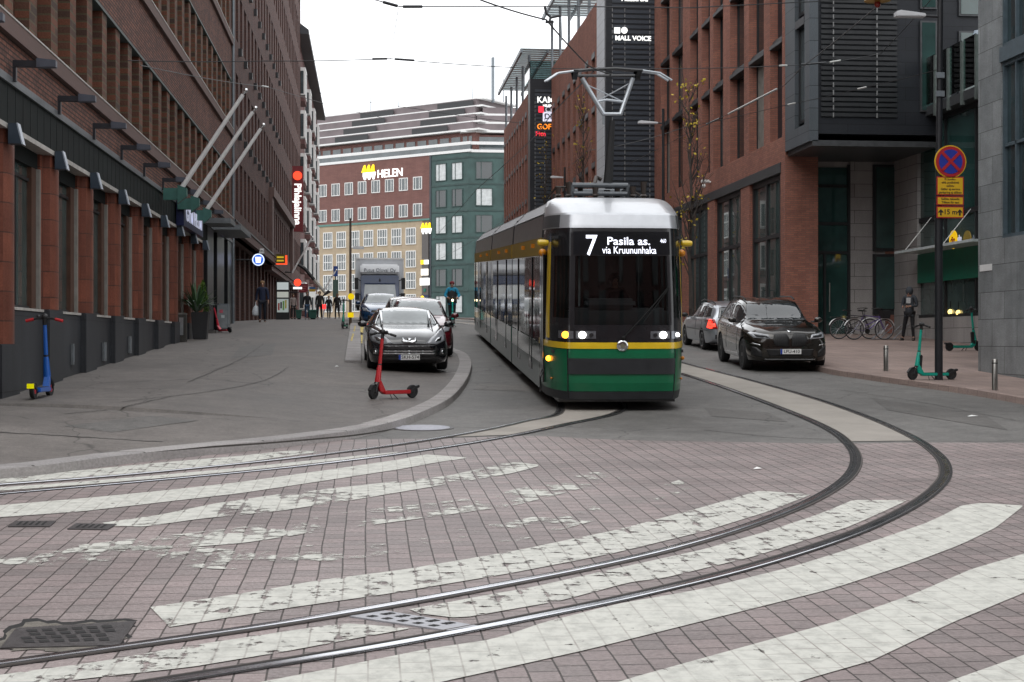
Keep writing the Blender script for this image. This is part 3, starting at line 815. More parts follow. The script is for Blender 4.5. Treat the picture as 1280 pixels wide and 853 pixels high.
for k, vr in enumerate(cols):
    v0, v1 = (cols[k - 1] + .1 if k else V0), vr - .77
    zb = zsill(vr - 1.)
    gl = MB().box(XA - .30, XA - .28, v0, v1, zb + .04, 5.0)
    fr = MB().box(XA - .32, XA - .24, v0, v1, zb, zb + .05).box(XA - .32, XA - .24, v0, v1, 4.75, 4.8)
    if k % 2 == 0: fr.box(XA - .32, XA - .24, v0 + 1.0, v0 + 1.04, zb + .051, 4.749)
    f = A.part(fr, 'shop_window', M_dkframe); o = gl.build('pane', M_glassS, f)
    b.box(XA - .75, XA - .05, v0 - .05, v1 + .05, 0.2, zb - .05)                 # plinth between columns
    b.box(XA - .75, XA + .06, vr - 1.0, vr + .14, 0.2, zb)                       # plinth under the column
A.part(b, 'plinth', M_plinth, bevel=.015)
b = MB()
for k, vr in enumerate(cols):
    v0, v1 = (cols[k - 1] + .1 if k else V0), vr - .95; zb = zsill(vr - 1.)
    b.box(XA - .6, XA - .03, v0 + .06, v1 - .06, zb - .05, zb - .005)
A.part(b, 'sill', M_flash)
# little service flaps in the plinth
for x, y in [(89, 445), (107, 446), (129, 443), (142, 443), (161, 440), (173, 438)]:
    p = at_X(x, y, XA - .05); z = g(p.y) + rise(p.y) + .12
    f = MB().box(-.02, .02, -.16 if x != 89 else -.08, .16 if x != 89 else .08, -.2, .2).build('service_flap', M_stripL)
    f.parent = A.t; f.location = Vector((XA - .045 + .02, p.y, max(p.z, z + .3))) - A.P
    MB().box(.02, .028, -.11 if x != 89 else -.05, .11 if x != 89 else .05, -.15, .15).build('flap_door', M_steelg, f)
# entrance end: black stone piers and deep dark recess
b = MB()
for v0, v1 in ((50.4, 52.4), (53.6, 56.2), (57.6, 59.8)): b.box(XA - .9, XA + .03, v0, v1, 1.6, 6.0)
A.part(b, 'entrance_pier', M_blackstone, bevel=.02)
b = MB(); b.box(XA - 1.1, XA - .95, 50.4, 59.8, 1.6, 6.0); A.part(b, 'entrance_back', M_fascia)
b = MB(); b.box(XA - .93, XA - .9, 52.5, 53.5, 2.4, 5.0).box(XA - .93, XA - .9, 56.3, 57.5, 2.4, 5.0); A.part(b, 'door_glass', M_glassS)
b = MB(); b.box(XA - .3, XA + .9, 49.6, 51.4, 6.02 - .0, 6.2).box(XA - .3, XA + 1.0, 52.4, 56.8, 6.02, 6.2); A.part(b, 'entrance_canopy', M_stripL)
b = MB(); b.tube([(XA + .07, 59.5, 2.4), (XA + .07, 59.5, 21)], .055); A.part(b, 'downpipe', M_steelg, smooth=True)

# box lamps on the fascia
M_lampD, M_lampL = mat('lamp_arm_dark', (.02, .021, .026), .4, var=.15), mat('lamp_head_bluegrey', (.075, .082, .105), .4, var=.15)
def box_lamp():
    t = thing('wall_lamp', 'dark box lamp on an arm above the black fascia of the brown brick block', 'wall lamp', group='box lamps in a row above the black fascia')
    MB().box(0, .36, -.05, .05, -.05, .05).box(0.0, .05, -.045, .045, -.28, -.051).build('arm', M_lampD, t)
    b = MB(); b.prism([(.361, -.06), (.66, -.05), (.66, .06), (.361, .09)], -.07, .07); b.build('lamp_head', M_lampL, t, bevel=.006)
    return t
lp = box_lamp()
for k in range(10):
    v = 19.75 + 3.25 * k
    o = lp if k == 0 else copy_tree(lp)
    o.location = (XA + .06, v, 6.34)
def wedge_lamp():
    t = thing('wall_lamp', 'blue-grey wedge lamp under the black fascia above a terracotta column', 'wall lamp', group='wedge lamps in a row under the black fascia')
    MB().prism([(0, -.16), (.20, -.16), (.12, .16), (0, .16)], -.09, .09).build('lamp_body', mat('wedge_lamp_blue', (.035, .05, .07), .4, var=.1), t, bevel=.005)
    MB().prism([(.205, -.165), (.225, -.165), (.145, .165), (.125, .165)], -.092, .092).build('lamp_face', mat('wedge_lamp_face', (.34, .38, .44), .35, var=.1), t)
    return t
lp = wedge_lamp()
for k, x in enumerate([28, 82, 123, 156, 184, 207, 227, 249, 262]):
    o = lp if k == 0 else copy_tree(lp)
    v = [23.2, 26.5, 29.75, 33., 36.25, 39.5, 42.75, 46., 49.2][k]
    o.location = (XA + .06, v - .45, 5.2)
# flagpoles
M_pole = mat('white_flagpole', (.74, .73, .72), .4, var=.06)
for lab, (x0, y0), (x1, y1) in (('first of three empty white flagpoles on the brown brick block, hung nearest the street corner', (229, 234), (306, 117)), ('middle of three empty white flagpoles on the brown brick block', (245, 247), (318, 139)), ('last of three empty white flagpoles, nearest the dark red block', (260, 262), (328, 160))):
    p = at_X(x0, y0, XA + .62); q = at_Y(x1, y1, p.y)
    t = thing('flagpole', lab, 'flagpole', (XA + .1, p.y, p.z - .2), group='white flagpoles leaning out from the brown brick block')
    d = q - p; o = Vector((.52, 0, .2))
    MB().tube([o - d * .06, o + d * .97], [.07, .052], 10).build('pole', M_pole, t, smooth=True)
    MB().tube([o + d * .97, o + d * 1.0], [.03, .03], 8).ball(o + d * 1.015, .065).build('finial', mat('finial_silver', (.8, .8, .8), .25, metal=.9), t, smooth=True)
    MB().box(.0, .52, -.09, .09, -.2, .12).prism([(.38, -.3), (.62, -.1), (.62, .12), (.38, .2)], -.12, .12).build('bracket', mat('bracket_green', (.04, .13, .11), .5), t)

# ---------------------------------------------------------------- B: tall dark red brick block
XB = -5.75
Bb = Bld('brick_building', 'tall dark red brick block between the flagpoles and the vertical red clinic sign', (XB, 90, g(90)))
b = MB(); levB = [(7.7, 9.95), (11.45, 13.7), (15.2, 17.45), (18.95, 21.2), (22.7, 24.95), (26.45, 28.7), (30.2, 32.4)]
b.box(XB - 14, XB - .3, 60.02, 123, 6.9, 35)
zp = 6.6
for lo, hi in levB: b.box(XB - .3, XB, 60.02, 123, zp, lo); zp = hi
b.box(XB - .3, XB, 60.02, 123, zp, 35)
NP = 30
for lo, hi in levB:
    for k in range(NP + 1):
        v = 60.02 + 2.1 * k; b.box(XB - .3, XB - .005, v, min(v + 1.0, 123), lo, hi)
b.box(XB - 14, XB - 1.4, 60.02, 123, 1.5, 6.6)
for k in range(22):
    v = 62.4 + 2.8 * k
    b.box(XB - 1.4, XB - .55, v, v + 1.1, 1.6, 6.58)
Bb.part(b, 'wall', M_brickB)
key = win_proto(1.1, 2.25, M_dkframe, M_glass, (.0,), (), fr=.06, dp=.04)
spread(Bb, [(XB - .2, 60.02 + 2.1 * k + 1.55, lo) for lo, hi in levB for k in range(NP - 1)], key, RL)
b = MB(); b.box(XB - 1.4, XB + .22, 60.3, 88, 6.6, 6.98); b.box(XB - 1.4, XB - .1, 88, 122.9, 6.3, 6.6); Bb.part(b, 'canopy', M_precast)
b = MB(); b.box(XB, XB + .26, 60.28, 88, 6.98, 7.06); Bb.part(b, 'canopy_flashing', M_dkframe)
b = MB(); b.box(XB + .002, XB + .3, 84, 108, 10.4, 10.95); b.box(XB + .002, XB + .2, 84, 85.4, 7.08, 10.4); b.box(XB + .002, XB + .2, 106.6, 108, 7.08, 10.4); Bb.part(b, 'portal_frame', M_precast)
b = MB()
for k in range(20): b.box(XB - 1.38, XB - 1.3, 63.6 + 2.8 * k, 65.1 + 2.8 * k, 2.9, 5.8)
Bb.part(b, 'shop_window', M_glassS)
# half-round downlights below the window ledges: one part each
for row, z in ((0, 11.15), (1, 14.9), (2, 18.65)):
    for k in range(11):
        o = MB().box(0, .16, -.12, .12, -.22, .1).build('downlight', M_black) if row == k == 0 else dl.copy()
        if row == k == 0: dl = o
        else: col.objects.link(o)
        o.parent = Bb.t; o.location = Vector((XB, 64.4 + 2.85 * k, z)) - Bb.P
# ---------------------------------------------------------------- C: plum brick house with white oriel windows
XC = -6.0
Cb = Bld('brick_building', 'plum brick house with stacked white oriel windows and a dark overhanging roof', (XC, 145, g(145)))
b = MB(); b.box(XC - 14, XC, 123.05, 170, 2, 29); Cb.part(b, 'wall', M_brickC)
b = MB(); b.prism([(XC - 14, 29), (XC + .95, 28.2), (XC + .95, 28.6), (XC - 5, 33), (XC - 14, 33)], 122.9, 171, 'y'); Cb.part(b, 'roof', mat('dark_roof', (.045, .046, .052), .6))
for k in range(4):
    for zb in (4.6, 8.35, 12.1, 15.85, 19.6, 23.35):
        v = 125.5 + 11. * k
        o = MB().box(XC + .01, XC + .5, v, v + 3.2, zb - .45, zb - .02); Cb.part(o, 'oriel_base', M_brickC)
        f = MB().box(XC + .01, XC + .55, v, v + .25, zb, zb + 2.3).box(XC + .01, XC + .55, v + 2.95, v + 3.2, zb, zb + 2.3).box(XC + .01, XC + .56, v, v + 3.2, zb + 2.3, zb + 2.5).box(XC + .01, XC + .56, v, v + 3.2, zb - .02, zb + .1)
        f.box(XC + .47, XC + .55, v + 1.0, v + 1.15, zb + .1, zb + 2.3).box(XC + .47, XC + .55, v + 2.05, v + 2.2, zb + .1, zb + 2.3).box(XC + .47, XC + .54, v + .25, v + 2.95, zb + 1.5, zb + 1.6)
        w = Cb.part(f, 'oriel_window', M_wht)
        MB().box(XC + .42, XC + .46, v + .25, v + 2.95, zb + .1, zb + 2.3).build('pane', M_glassO, w)
        MB().box(XC + .06, XC + .4, v + .02 - .03, v - .002, zb + .2, zb + 2.2).build('side_pane', M_glassO, w)
# ---------------------------------------------------------------- brick office with stone base and white terraces, at the end of the street
pL, pR = at_d(400, 300, 230), at_d(537, 300, 217)
ux = Vector((pR.x - pL.x, pR.y - pL.y, 0)); LH = ux.length; ux.normalize()
hz = math.atan2(ux.y, ux.x)
H = Bld('office_building', 'brick office with beige stone base and white roof terraces at the street end', (pL.x, pL.y, g(pL.y)))
H.t.rotation_euler = (0, 0, hz)
def hpart(mb, name, m, parent=None):
    o = mb.build(name, m, parent or H.t)
    if parent is None: o.location = (0, 0, -H.P.z)
    return o
EXL = 24.                                                              # carries on behind the left-hand houses
b = MB(); b.box(-EXL, LH, 0, 14, 20.6, 30.2); hpart(b, 'brick_wall', M_brickH)
b = MB(); b.box(-EXL, LH - 1.4, .02, 14, 4.5, 20.3)
hpart(b, 'stone_wall', M_beige)
b = MB(); b.box(LH - 1.38, LH + .0, .12, 14, 4.5, 20.3); hpart(b, 'corner_panel', mat('taupe_stone', (.20, .165, .14), .7))
b = MB(); b.box(-EXL, LH + .05, -.12, 14, 20.3, 20.6); hpart(b, 'copper_band', mat('copper_band_green', (.10, .22, .19), .6))
kw = win_proto(1.75, 2.0, M_wht, M_curtain, (-.35, .35), (), fr=.12, dp=.06)
kb = win_proto(2.0, 2.6, M_wht, M_glassO, (-.5, .0, .5), (1.3,), fr=.14, dp=.06)
pit = 17.0 / 8.0
pit = LH / 8.05
for k in range(-3, 8):
    x = .62 + pit * k
    for z in (25.1, 21.0):
        f = _winproto[kw]; o = f if 'unused' in f else copy_tree(f)
        if 'unused' in f: del f['unused']
        if WR.random() < .35: o.children[0].material_slots[0].link = 'OBJECT'; o.children[0].material_slots[0].material = M_glassO
        o.parent = H.t; o.location = (x, -.03, z - H.P.z); o.rotation_euler = (0, 0, 0)
for k in range(-2, 7):
    x = 1.75 + pit * 1.02 * k
    if x > LH - 2.4: continue
    for z in (16.75, 13.2, 9.9, 6.5):
        f = _winproto[kb]; o = f if 'unused' in f else copy_tree(f)
        if 'unused' in f: del f['unused']
        o.parent = H.t; o.location = (x, -.03, z - H.P.z); o.rotation_euler = (0, 0, 0)
LG = LH + 7.6
b = MB(); b.box(-EXL, LG, 1.6, 14, 30.2, 33.4); hpart(b, 'terrace_wall', M_brickH)
b = MB()
for k in range(24):
    x = -EXL + 1.2 + k * 2.2
    if x < LG - 2: b.box(x, x + 1.7, 1.52, 1.58, 30.7, 32.8)
hpart(b, 'terrace_window', M_glassO)
b = MB(); b.box(-EXL, LG + .2, -.1, 1.5, 30.2, 30.6).box(-EXL, LG + .2, -.12, -.04, 31.3, 31.75); hpart(b, 'balcony_rail', M_white)
b = MB(); b.box(-EXL, LG + .2, -.06, -.03, 30.6, 31.3); hpart(b, 'balcony_glass', M_glassO)
b, c = MB(), MB()
for i in range(5):
    s = i * 1.5; z = 33.4 + 1.45 * i
    b.box(-EXL, LG + 1 - s * .6 + .3, .6 + s, 16, z + .1, z + .35)
    if i < 4: c.box(-EXL, LG - .6 - s * .6, 1.7 + s, 16, z + .351, z + 1.55)
hpart(b, 'roof_slab', M_white); hpart(c, 'roof_storey', M_purple)
b = MB()
for i in range(4):
    for x0, x1 in ((2, 9), (18, 25)): hpart(MB().box(x0 + i * .5, x1 + i * .5, 1.33 + i * 1.5, 1.39 + i * 1.5, 33.4 + 1.45 * i + .45, 33.4 + 1.45 * i + 1.35), 'louvre_band', M_dkframe)
for k, (x, h) in enumerate(((24., 5), (28., 9.5), (30, 5), (3, 6), (9, 4.))):
    b = MB().tube([(x, 9, 38.9), (x, 9, 38.9 + h)], [.09, .03], 6)
    if k == 1: b.box(x - .25, x + .25, 8.9, 9.1, 39, 46)
    hpart(b, 'antenna', M_steelg)
M_ylw = emit('sign_yellow', (.95, .62, .0), .9)
M_sgw = emit('sign_white', (.95, .95, .92), .95)
def flame(parent, x, z, s, y=-.25):
    b, c = MB(), MB()
    for k in range(3):
        q = x + k * .34 * s
        b.prism([(q - .22 * s, z), (q + .14 * s, z), (q + .10 * s, z + .42 * s), (q + .02 * s, z + .45 * s), (q - .05 * s, z + .38 * s)], y, y + .12)
        c.prism([(q - .1 * s, z - .02 * s), (q + .24 * s, z - .02 * s), (q + .12 * s, z - .46 * s), (q + .0 * s, z - .46 * s), (q - .1 * s, z - .25 * s)], y, y + .12)
    b.build('yellow_flames', M_ylw, parent); c.build('white_flames', M_sgw, parent)
sg = thing('roof_sign', 'white HELEN sign with three yellow flames high on the brick office', 'sign', group=None)
sg.parent = None
sp = H.P + ux * 8.6 + Vector((0, 0, 28.3 - H.P.z)); sg.location = sp; sg.rotation_euler = (0, 0, hz)
flame(sg, 1.0, .15, 2.6)
text('lettering', 'HELEN', 1.75, M_sgw, front_at(6.3, -.2, -.35), sg, .06, bold=.02, sx=1.0)
sg = thing('wall_sign', 'upright sign column with yellow flames on the corner of the brick office', 'sign')
sg.location = H.P + ux * (LH - .75) + Vector((0, 0, 5.5 - H.P.z)); sg.rotation_euler = (0, 0, hz)
MB().box(-.62, .62, -.2, .1, 2., 13.2).build('backing', mat('sign_backing', (.10, .09, .085), .5), sg)
flame(sg, -.45, 13.6, 1.9)
for z0, z1, x0, x1, m in ((8.1, 8.75, -.75, -.1, M_ylw), (8.1, 8.75, -.1, .75, M_sgw), (6.4, 7.4, -.7, .7, emit('panel_cream', (.85, .8, .7), .8)), (4.9, 6., -.9, .9, M_sgw), (3.9, 4.4, -.2, .2, mat('panel_green', (.02, .14, .10))), (2.5, 3.4, -.75, .75, mat('panel_navy', (.02, .03, .08)))):
    MB().box(x0, x1, -.32, -.21, z0, z1).build('name_panel', m, sg)
MB().ball((-.4, -.36, 2.95), .36, 8, (1, .3, 1)).build('yellow_disc', M_ylw, sg, smooth=True)
# ---------------------------------------------------------------- green copper-clad house right of it
Gb = Bld('office_building', 'green copper-clad office with square windows right of the brick office at the street end', tuple(H.P + ux * LH))
Gb.t.rotation_euler = (0, 0, hz)
def gpart(mb, name, m):
    o = mb.build(name, m, Gb.t); o.location = (0, 0, -Gb.P.z); return o
W1 = 7.3
b = MB(); b.box(.06, W1, .05, 12, 4.5, 30.15); gpart(b, 'wall', M_verd)
b = MB(); b.box(.0, .3, -.05, .5, 4.5, 30.15); gpart(b, 'corner_joint', mat('slate_joint', (.05, .055, .065), .6))
b = MB()
for i in range(7): gpart(MB().box(.35, W1 + .02, -.03, .1, 5.5 + 4. * i - .2, 5.5 + 4. * i + .05), 'band', M_verdD)
ks = win_proto(2.1, 2.7, M_verdD, M_curtain, (-.35,), (), fr=.12, dp=.08)
kd = win_proto(2.1, 2.7, M_verdD, M_glass, (-.35,), (), fr=.12, dp=.08)
def gwin(key, x, z, M=None):
    f = _winproto[key]; o = f if 'unused' in f else copy_tree(f)
    if 'unused' in f: del f['unused']
    o.parent = Gb.t; o.rotation_euler = (0, 0, 0); o.location = (x, .0, z - Gb.P.z); return o
for i in range(6):
    for x in (2.2, 5.3): gwin(ks if (i + int(x)) % 3 else kd, x, 26.1 - 4. * i)
# second face, turned towards the street
f2 = -hz
Mf = Matrix.Translation((W1, .05, 0)) @ Matrix.Rotation(f2, 4, 'Z')
b = MB(); b.box(0, 22, 0, 12, 4.5, 30.14, Mf); gpart(b, 'street_wall', M_verd)
b = MB()
for i in range(7): gpart(MB().box(-.0, 22, -.06, -.002, 5.5 + 4. * i - .2, 5.5 + 4. * i + .05, Mf), 'band', M_verdD)
for i in range(6):
    for x in (2.4, 6.6):
        o = gwin(kd if i % 2 == 0 else ks, 0, 26.1 - 4. * i); p = Mf @ Vector((x, -.05, 0)); o.location.x, o.location.y = p.x, p.y; o.rotation_euler = (0, 0, f2); o.scale = (1.25, 1, 1)
b = MB(); b.box(0, 22, 1.7, 12, 30.14, 33, Mf); gpart(b, 'terrace_wall', M_brickH)
b = MB(); b.box(0, 22, -.1, 1.5, 30.14, 30.55, Mf); b.box(0, 22, -.1, 0, 31.3, 31.75, Mf); gpart(b, 'balcony_rail', M_white)
b = MB(); b.box(.2, 21, 1.62, 1.68, 30.7, 32.7, Mf); gpart(b, 'terrace_window', M_glassO)
b = MB()
for i in range(3): b.box(-1 + i, 22, 1 + i * 1.3, 13, 33.3 + 1.45 * i, 33.65 + 1.45 * i, Mf)
gpart(b, 'roof_slab', M_white)
b = MB()
for i in range(3): b.box(.6 + i, 22, 2 + i * 1.3, 13, 33.65 + 1.45 * i, 34.75 + 1.45 * i, Mf)
gpart(b, 'roof_storey', M_purple)

# ---------------------------------------------------------------- K1: orange-red brick mall wing with dark overhanging tower
XK = 14.2
K = Bld('mall_building', 'orange-red brick mall wing with a dark louvred tower jutting out over its entrance', (XK, 55, g(55)))
ops = [(68.3, 70.4), (65.4, 67.7), (62.3, 63.9), (60.1, 61.6), (57.8, 59.5), (54.5, 56.7), (51.7, 53.8), (49.35, 50.9)]
rowsK = [(8.9, 12.12), (12.42, 15.12), (15.42, 18.12), (18.42, 21.1)]
shops = [(49.55, 53.7), (55., 59.3), (60.5, 64.5), (65.6, 69.6)]
b = MB()
def wall_with_openings(b, X0, X1, v0, v1, z0, z1, op):
    e = v0
    for a, c in sorted(op):
        if a > e: b.box(X0, X1, e, a, z0, z1)
        e = c
    if e < v1: b.box(X0, X1, e, v1, z0, z1)
wall_with_openings(b, XK, XK + .45, 49., 71.98, 1.5, 8.05, shops)
for a, c in shops: b.box(XK + .02, XK + .45, a, c, 1.5, 3.05)
b.box(XK, XK + .45, 49., 71.98, 8.051, 8.9)
for lo, hi in rowsK: wall_with_openings(b, XK, XK + .45, 49., 71.98, lo, hi + .3, ops)
b.box(XK, XK + .45, 49., 71.98, 21.4, 24)
b.box(XK + .45, XK + 1.2, 49.0, 50.15, 1.5, 8.9)                          # brick corner pillar seen end-on
b.box(XK + .85, XK + 14, 50.6, 71.98, 1.5, 24)
K.part(b, 'brick_wall', M_brickK)
for lo, hi in rowsK:
    for a, c in ops:
        key = win_proto(round(c - a, 2), round(hi - lo, 2), M_dkframe, M_glass, (.15,), (), fr=.07, dp=.05)
        window(K, key, (XK + .36, (a + c) / 2, lo), RR)
    b = MB()
for lo, hi in rowsK[:3]:
    for a, c in ops:
        o = MB().box(XK - .02, XK + .5, a + .002, c - .002, hi, hi + .13).box(XK + .1, XK + .5, a + .002, c - .002, hi + .13, hi + .29)
        K.part(o, 'steel_transom', M_dksteel)
b = MB(); b.box(XK - .03, XK + .5, 49.5, 71.9, 7.72, 8.06); K.part(b, 'steel_lintel', M_dksteel)
for a, c in shops:
    w, h = c - a, 4.6
    key = win_proto(round(w, 2), round(h, 2), M_dkframe, M_glassS, (-w * .1 + .2, w * .5 - .55), (2.55,), fr=.16, dp=.1)
    window(K, key, (XK + .22, (a + c) / 2, 3.1), RR)
b = MB()
for a, c in shops: b.box(XK - .04, XK + .02, a - .1, c + .1, 1.5, 3.08)
K.part(b, 'granite_base', M_granP)
# tower that juts out
b = MB()
b.box(XK, XK + .3, 46.2, 48.98, 8.35, 8.95); 
tw = [(46.75, 47.85)]
for lo, hi in rowsK: wall_with_openings(b, XK, XK + .3, 46.2, 48.98, lo + .05, hi + .35, tw)
K.part(b, 'tower_side', M_gypanel)
for lo, hi in rowsK:
    key = win_proto(1.1, round(hi - lo, 2) , M_dkframe, M_glass, (), (), fr=.1, dp=.06)
    window(K, key, (XK + .2, 47.3, lo + .2), RR)
b = MB(); b.box(XK, XK + .26, 46.8, 47.8, 12.2, 12.46).box(XK, XK + .26, 46.8, 47.8, 15.2, 15.46)
b.box(XK + .3, 26, 46.3, 52, 8.6, 24); K.part(b, 'tower_body', M_dkpanel)
b = MB(); b.box(XK + .1, 18.6, 46.2, 51, 8.2, 8.38); K.part(b, 'tower_soffit', M_dksteel)
b = MB()
for i in range(86): b.prism([(46.28, 9.15 + .165 * i), (46.25, 9.15 + .165 * i), (46.262, 9.15 + .165 * i + .11), (46.28, 9.15 + .165 * i + .12)], XK + .42, 17.25, 'x')
K.part(b, 'louvre', mat('louvre_dark', (.010, .011, .013), .4, var=.15))
b = MB()
for x in (15.0, 16.5):
    for i in range(60): b.box(x - .018, x + .018, 46.12, 46.15, 9.1 + .24 * i, 9.1 + .24 * i + .15)
K.part(b, 'cable_chain', mat('chain_grey', (.20, .20, .20), .5))
for x0, x1, z0, z1 in ((18.1, 18.56, 9.4, 12.2), (18.1, 18.56, 12.7, 15.), (19.45, 20.3, 9.4, 11.9), (19.45, 20.3, 12.5, 15.)):
    w = MB().box(x0 - .06, x1 + .06, 46.22, 46.29, z0 - .06, z1 + .06); f = K.part(w, 'window', M_dksteel); MB().box(x0, x1, 46.205, 46.218, z0, z1).build('pane', M_glassG, f)
# recessed entrance wall under the tower
b = MB(); b.box(17.0, 18.3, 50.2, 50.6, 1.5, 8.2); b.box(15.4, 18.7, 50.3, 50.6, 7.6, 8.2); K.part(b, 'entrance_wall', M_granP)
e = MB(); e.box(15.4, 15.7, 50.2, 50.3, 1.9, 8.1).box(16.9, 17.0, 50.2, 50.3, 1.9, 8.1).box(15.7, 16.9, 50.2, 50.3, 5.0, 5.1).box(15.7, 16.9, 50.2, 50.3, 6.0, 6.1).box(16., 16.09, 50.2, 50.3, 1.9, 5.).box(15.7, 16.9, 50.2, 50.3, 7.3, 7.4)
f = K.part(e, 'entrance_door', M_dkframe); MB().box(15.7, 16.9, 50.27, 50.29, 2., 8.).build('pane', M_glassG, f)
MB().tube([(16.2, 50.14, 3.), (16.2, 50.14, 4.)], .02, 6).build('handle', M_mullion, f)
e = MB().box(17.82, 18.72, 50.1, 50.19, 5.1, 8.1).box(17.82, 18.72, 50.1, 50.19, 2.9, 5.0); f = K.part(e, 'window', M_dkframe)
MB().box(17.92, 18.62, 50.06, 50.095, 3.1, 4.9).box(17.92, 18.62, 50.06, 50.095, 5.2, 8.).build('pane', M_glassG, f)
# shopfront with balcony, facing the street
K.t.location.x += .45; K.t.scale = (1, 1, 1.05)
XS = 18.6
b = MB(); b.box(XS, XS + .5, 47.9, 50.1, 1.5, 9.2); b.box(XS, XS + .5, 33.2, 47.9, 1.3, 2.75); K.part(b, 'granite_pier', M_granP)
for v0, v1 in ((45.6, 47.9), (43.2, 45.6), (40.6, 43.2), (37.5, 40.6), (33.4, 37.5)):
    e = MB().box(XS + .05, XS + .2, v0, v0 + .1, 2.75, 9.2).box(XS + .05, XS + .2, v0 + .1, v1, 5.9, 6.05).box(XS + .05, XS + .2, v0 + .1, v1, 2.75, 2.85).box(XS + .05, XS + .2, v0 + .1, v1, 9.05, 9.2)
    f = K.part(e, 'shop_window', M_dkframe)
    MB().box(XS + .12, XS + .14, v0 + .1, v1, 6.05, 9.05).build('upper_pane', M_glassG, f)
    MB().box(XS + .12, XS + .14, v0 + .1, v1, 2.85, 5.9).build('pane', M_glassS, f)
b = MB(); b.box(XS - .02, XS + .1, 37.5, 47.85, 3.9, 4.85); K.part(b, 'green_fascia', mat('green_fascia', (.012, .16, .10), .4, var=.15))
b = MB(); b.box(XS - .9, XS - .02, 41.4, 47.7, 4.86, 4.94); K.part(b, 'glass_canopy', mat('canopy_pale', (.5, .55, .55), .3))
for v in (46.8, 43.6): K.part(MB().tube([(XS - .85, v, 4.95), (XS + .05, v, 6.0)], .014, 6), 'canopy_rod', M_wht)
b = MB(); b.box(XS - .35, XS + .5, 33.2, 50., 9.21, 9.5); b.box(XS + .5, 26, 33.2, 46.2, 9.0, 9.4); K.part(b, 'balcony_deck', M_dksteel)
b = MB()
vps = [49.7 - 1.07 * i for i in range(15)]
for v in vps: K.part(MB().box(XS - .42, XS - .30, v - .05, v + .05, 9.1, 11.0), 'balcony_post', mat('post_greygreen', (.15, .175, .165), .45, metal=.3))
for a, c in zip(vps[1:], vps[:-1]):
    o = MB().box(XS - .36, XS - .345, a + .07, c - .07, 9.55, 11.05); K.part(o, 'balcony_pane', clear_glass('balcony_glass', (.45, .6, .56)))
b = MB()
for i in range(40): b.box(XS + .6, 26, 34 + .01, 34.02, 1, 2)
# ---------------------------------------------------------------- granite corner block, near right
XG = 14.2
Gr = Bld('granite_building', 'grey granite-clad corner block with tall blue-framed windows beside the bollard', (XG, 29, g(29) + .12))
b = MB(); wall_with_openings(b, XG, XG + .5, 22.5, 33., 4.3, 22, [(24.2, 31.8)]); b.box(XG, XG + .5, 22.5, 33, .3, 4.3)
b.box(XG + .5, 26, 32.6, 33., .3, 22); b.box(XG + .9, 26, 22.5, 32.6, .3, 22); Gr.part(b, 'wall', M_granG); Gr.t.location.y -= 1.
M_blufr = mat('blue_grey_frame', (.10, .14, .165), .4, metal=.3)
for z0, z1 in ((4.3, 8.25), (8.6, 12.4), (12.75, 16.5)):
    for k in range(4):
        a = 31.8 - 1.9 * k; c = a - 1.9
        e = MB().box(XG + .04, XG + .2, a - .08, a, z0, z1).box(XG + .04, XG + .2, c, a - .08, z0, z0 + .08).box(XG + .04, XG + .2, c, a - .08, z1 - .08, z1).box(XG + .05, XG + .2, c, a - .08, z0 + 2.05, z0 + 2.12)
        e.box(XG + .05, XG + .2, a - .66, a - .6, z0 + .08, z1 - .08)
        f = Gr.part(e, 'window', M_blufr); MB().box(XG + .12, XG + .14, c, a, z0, z1).build('pane', glass('granite_block_glass', (.03, .05, .055), .03), f)
for z0, z1 in ((8.26, 8.59), (12.41, 12.74)): Gr.part(MB().box(XG - .03, XG + .3, 24.2, 31.82, z0, z1), 'window_band', M_blufr)
b = MB(); b.box(XG - .012, XG - .002, 32.25, 32.9, 3.3 + .3, 3.75 + .0); o = Gr.part(b, 'name_plate', M_white)
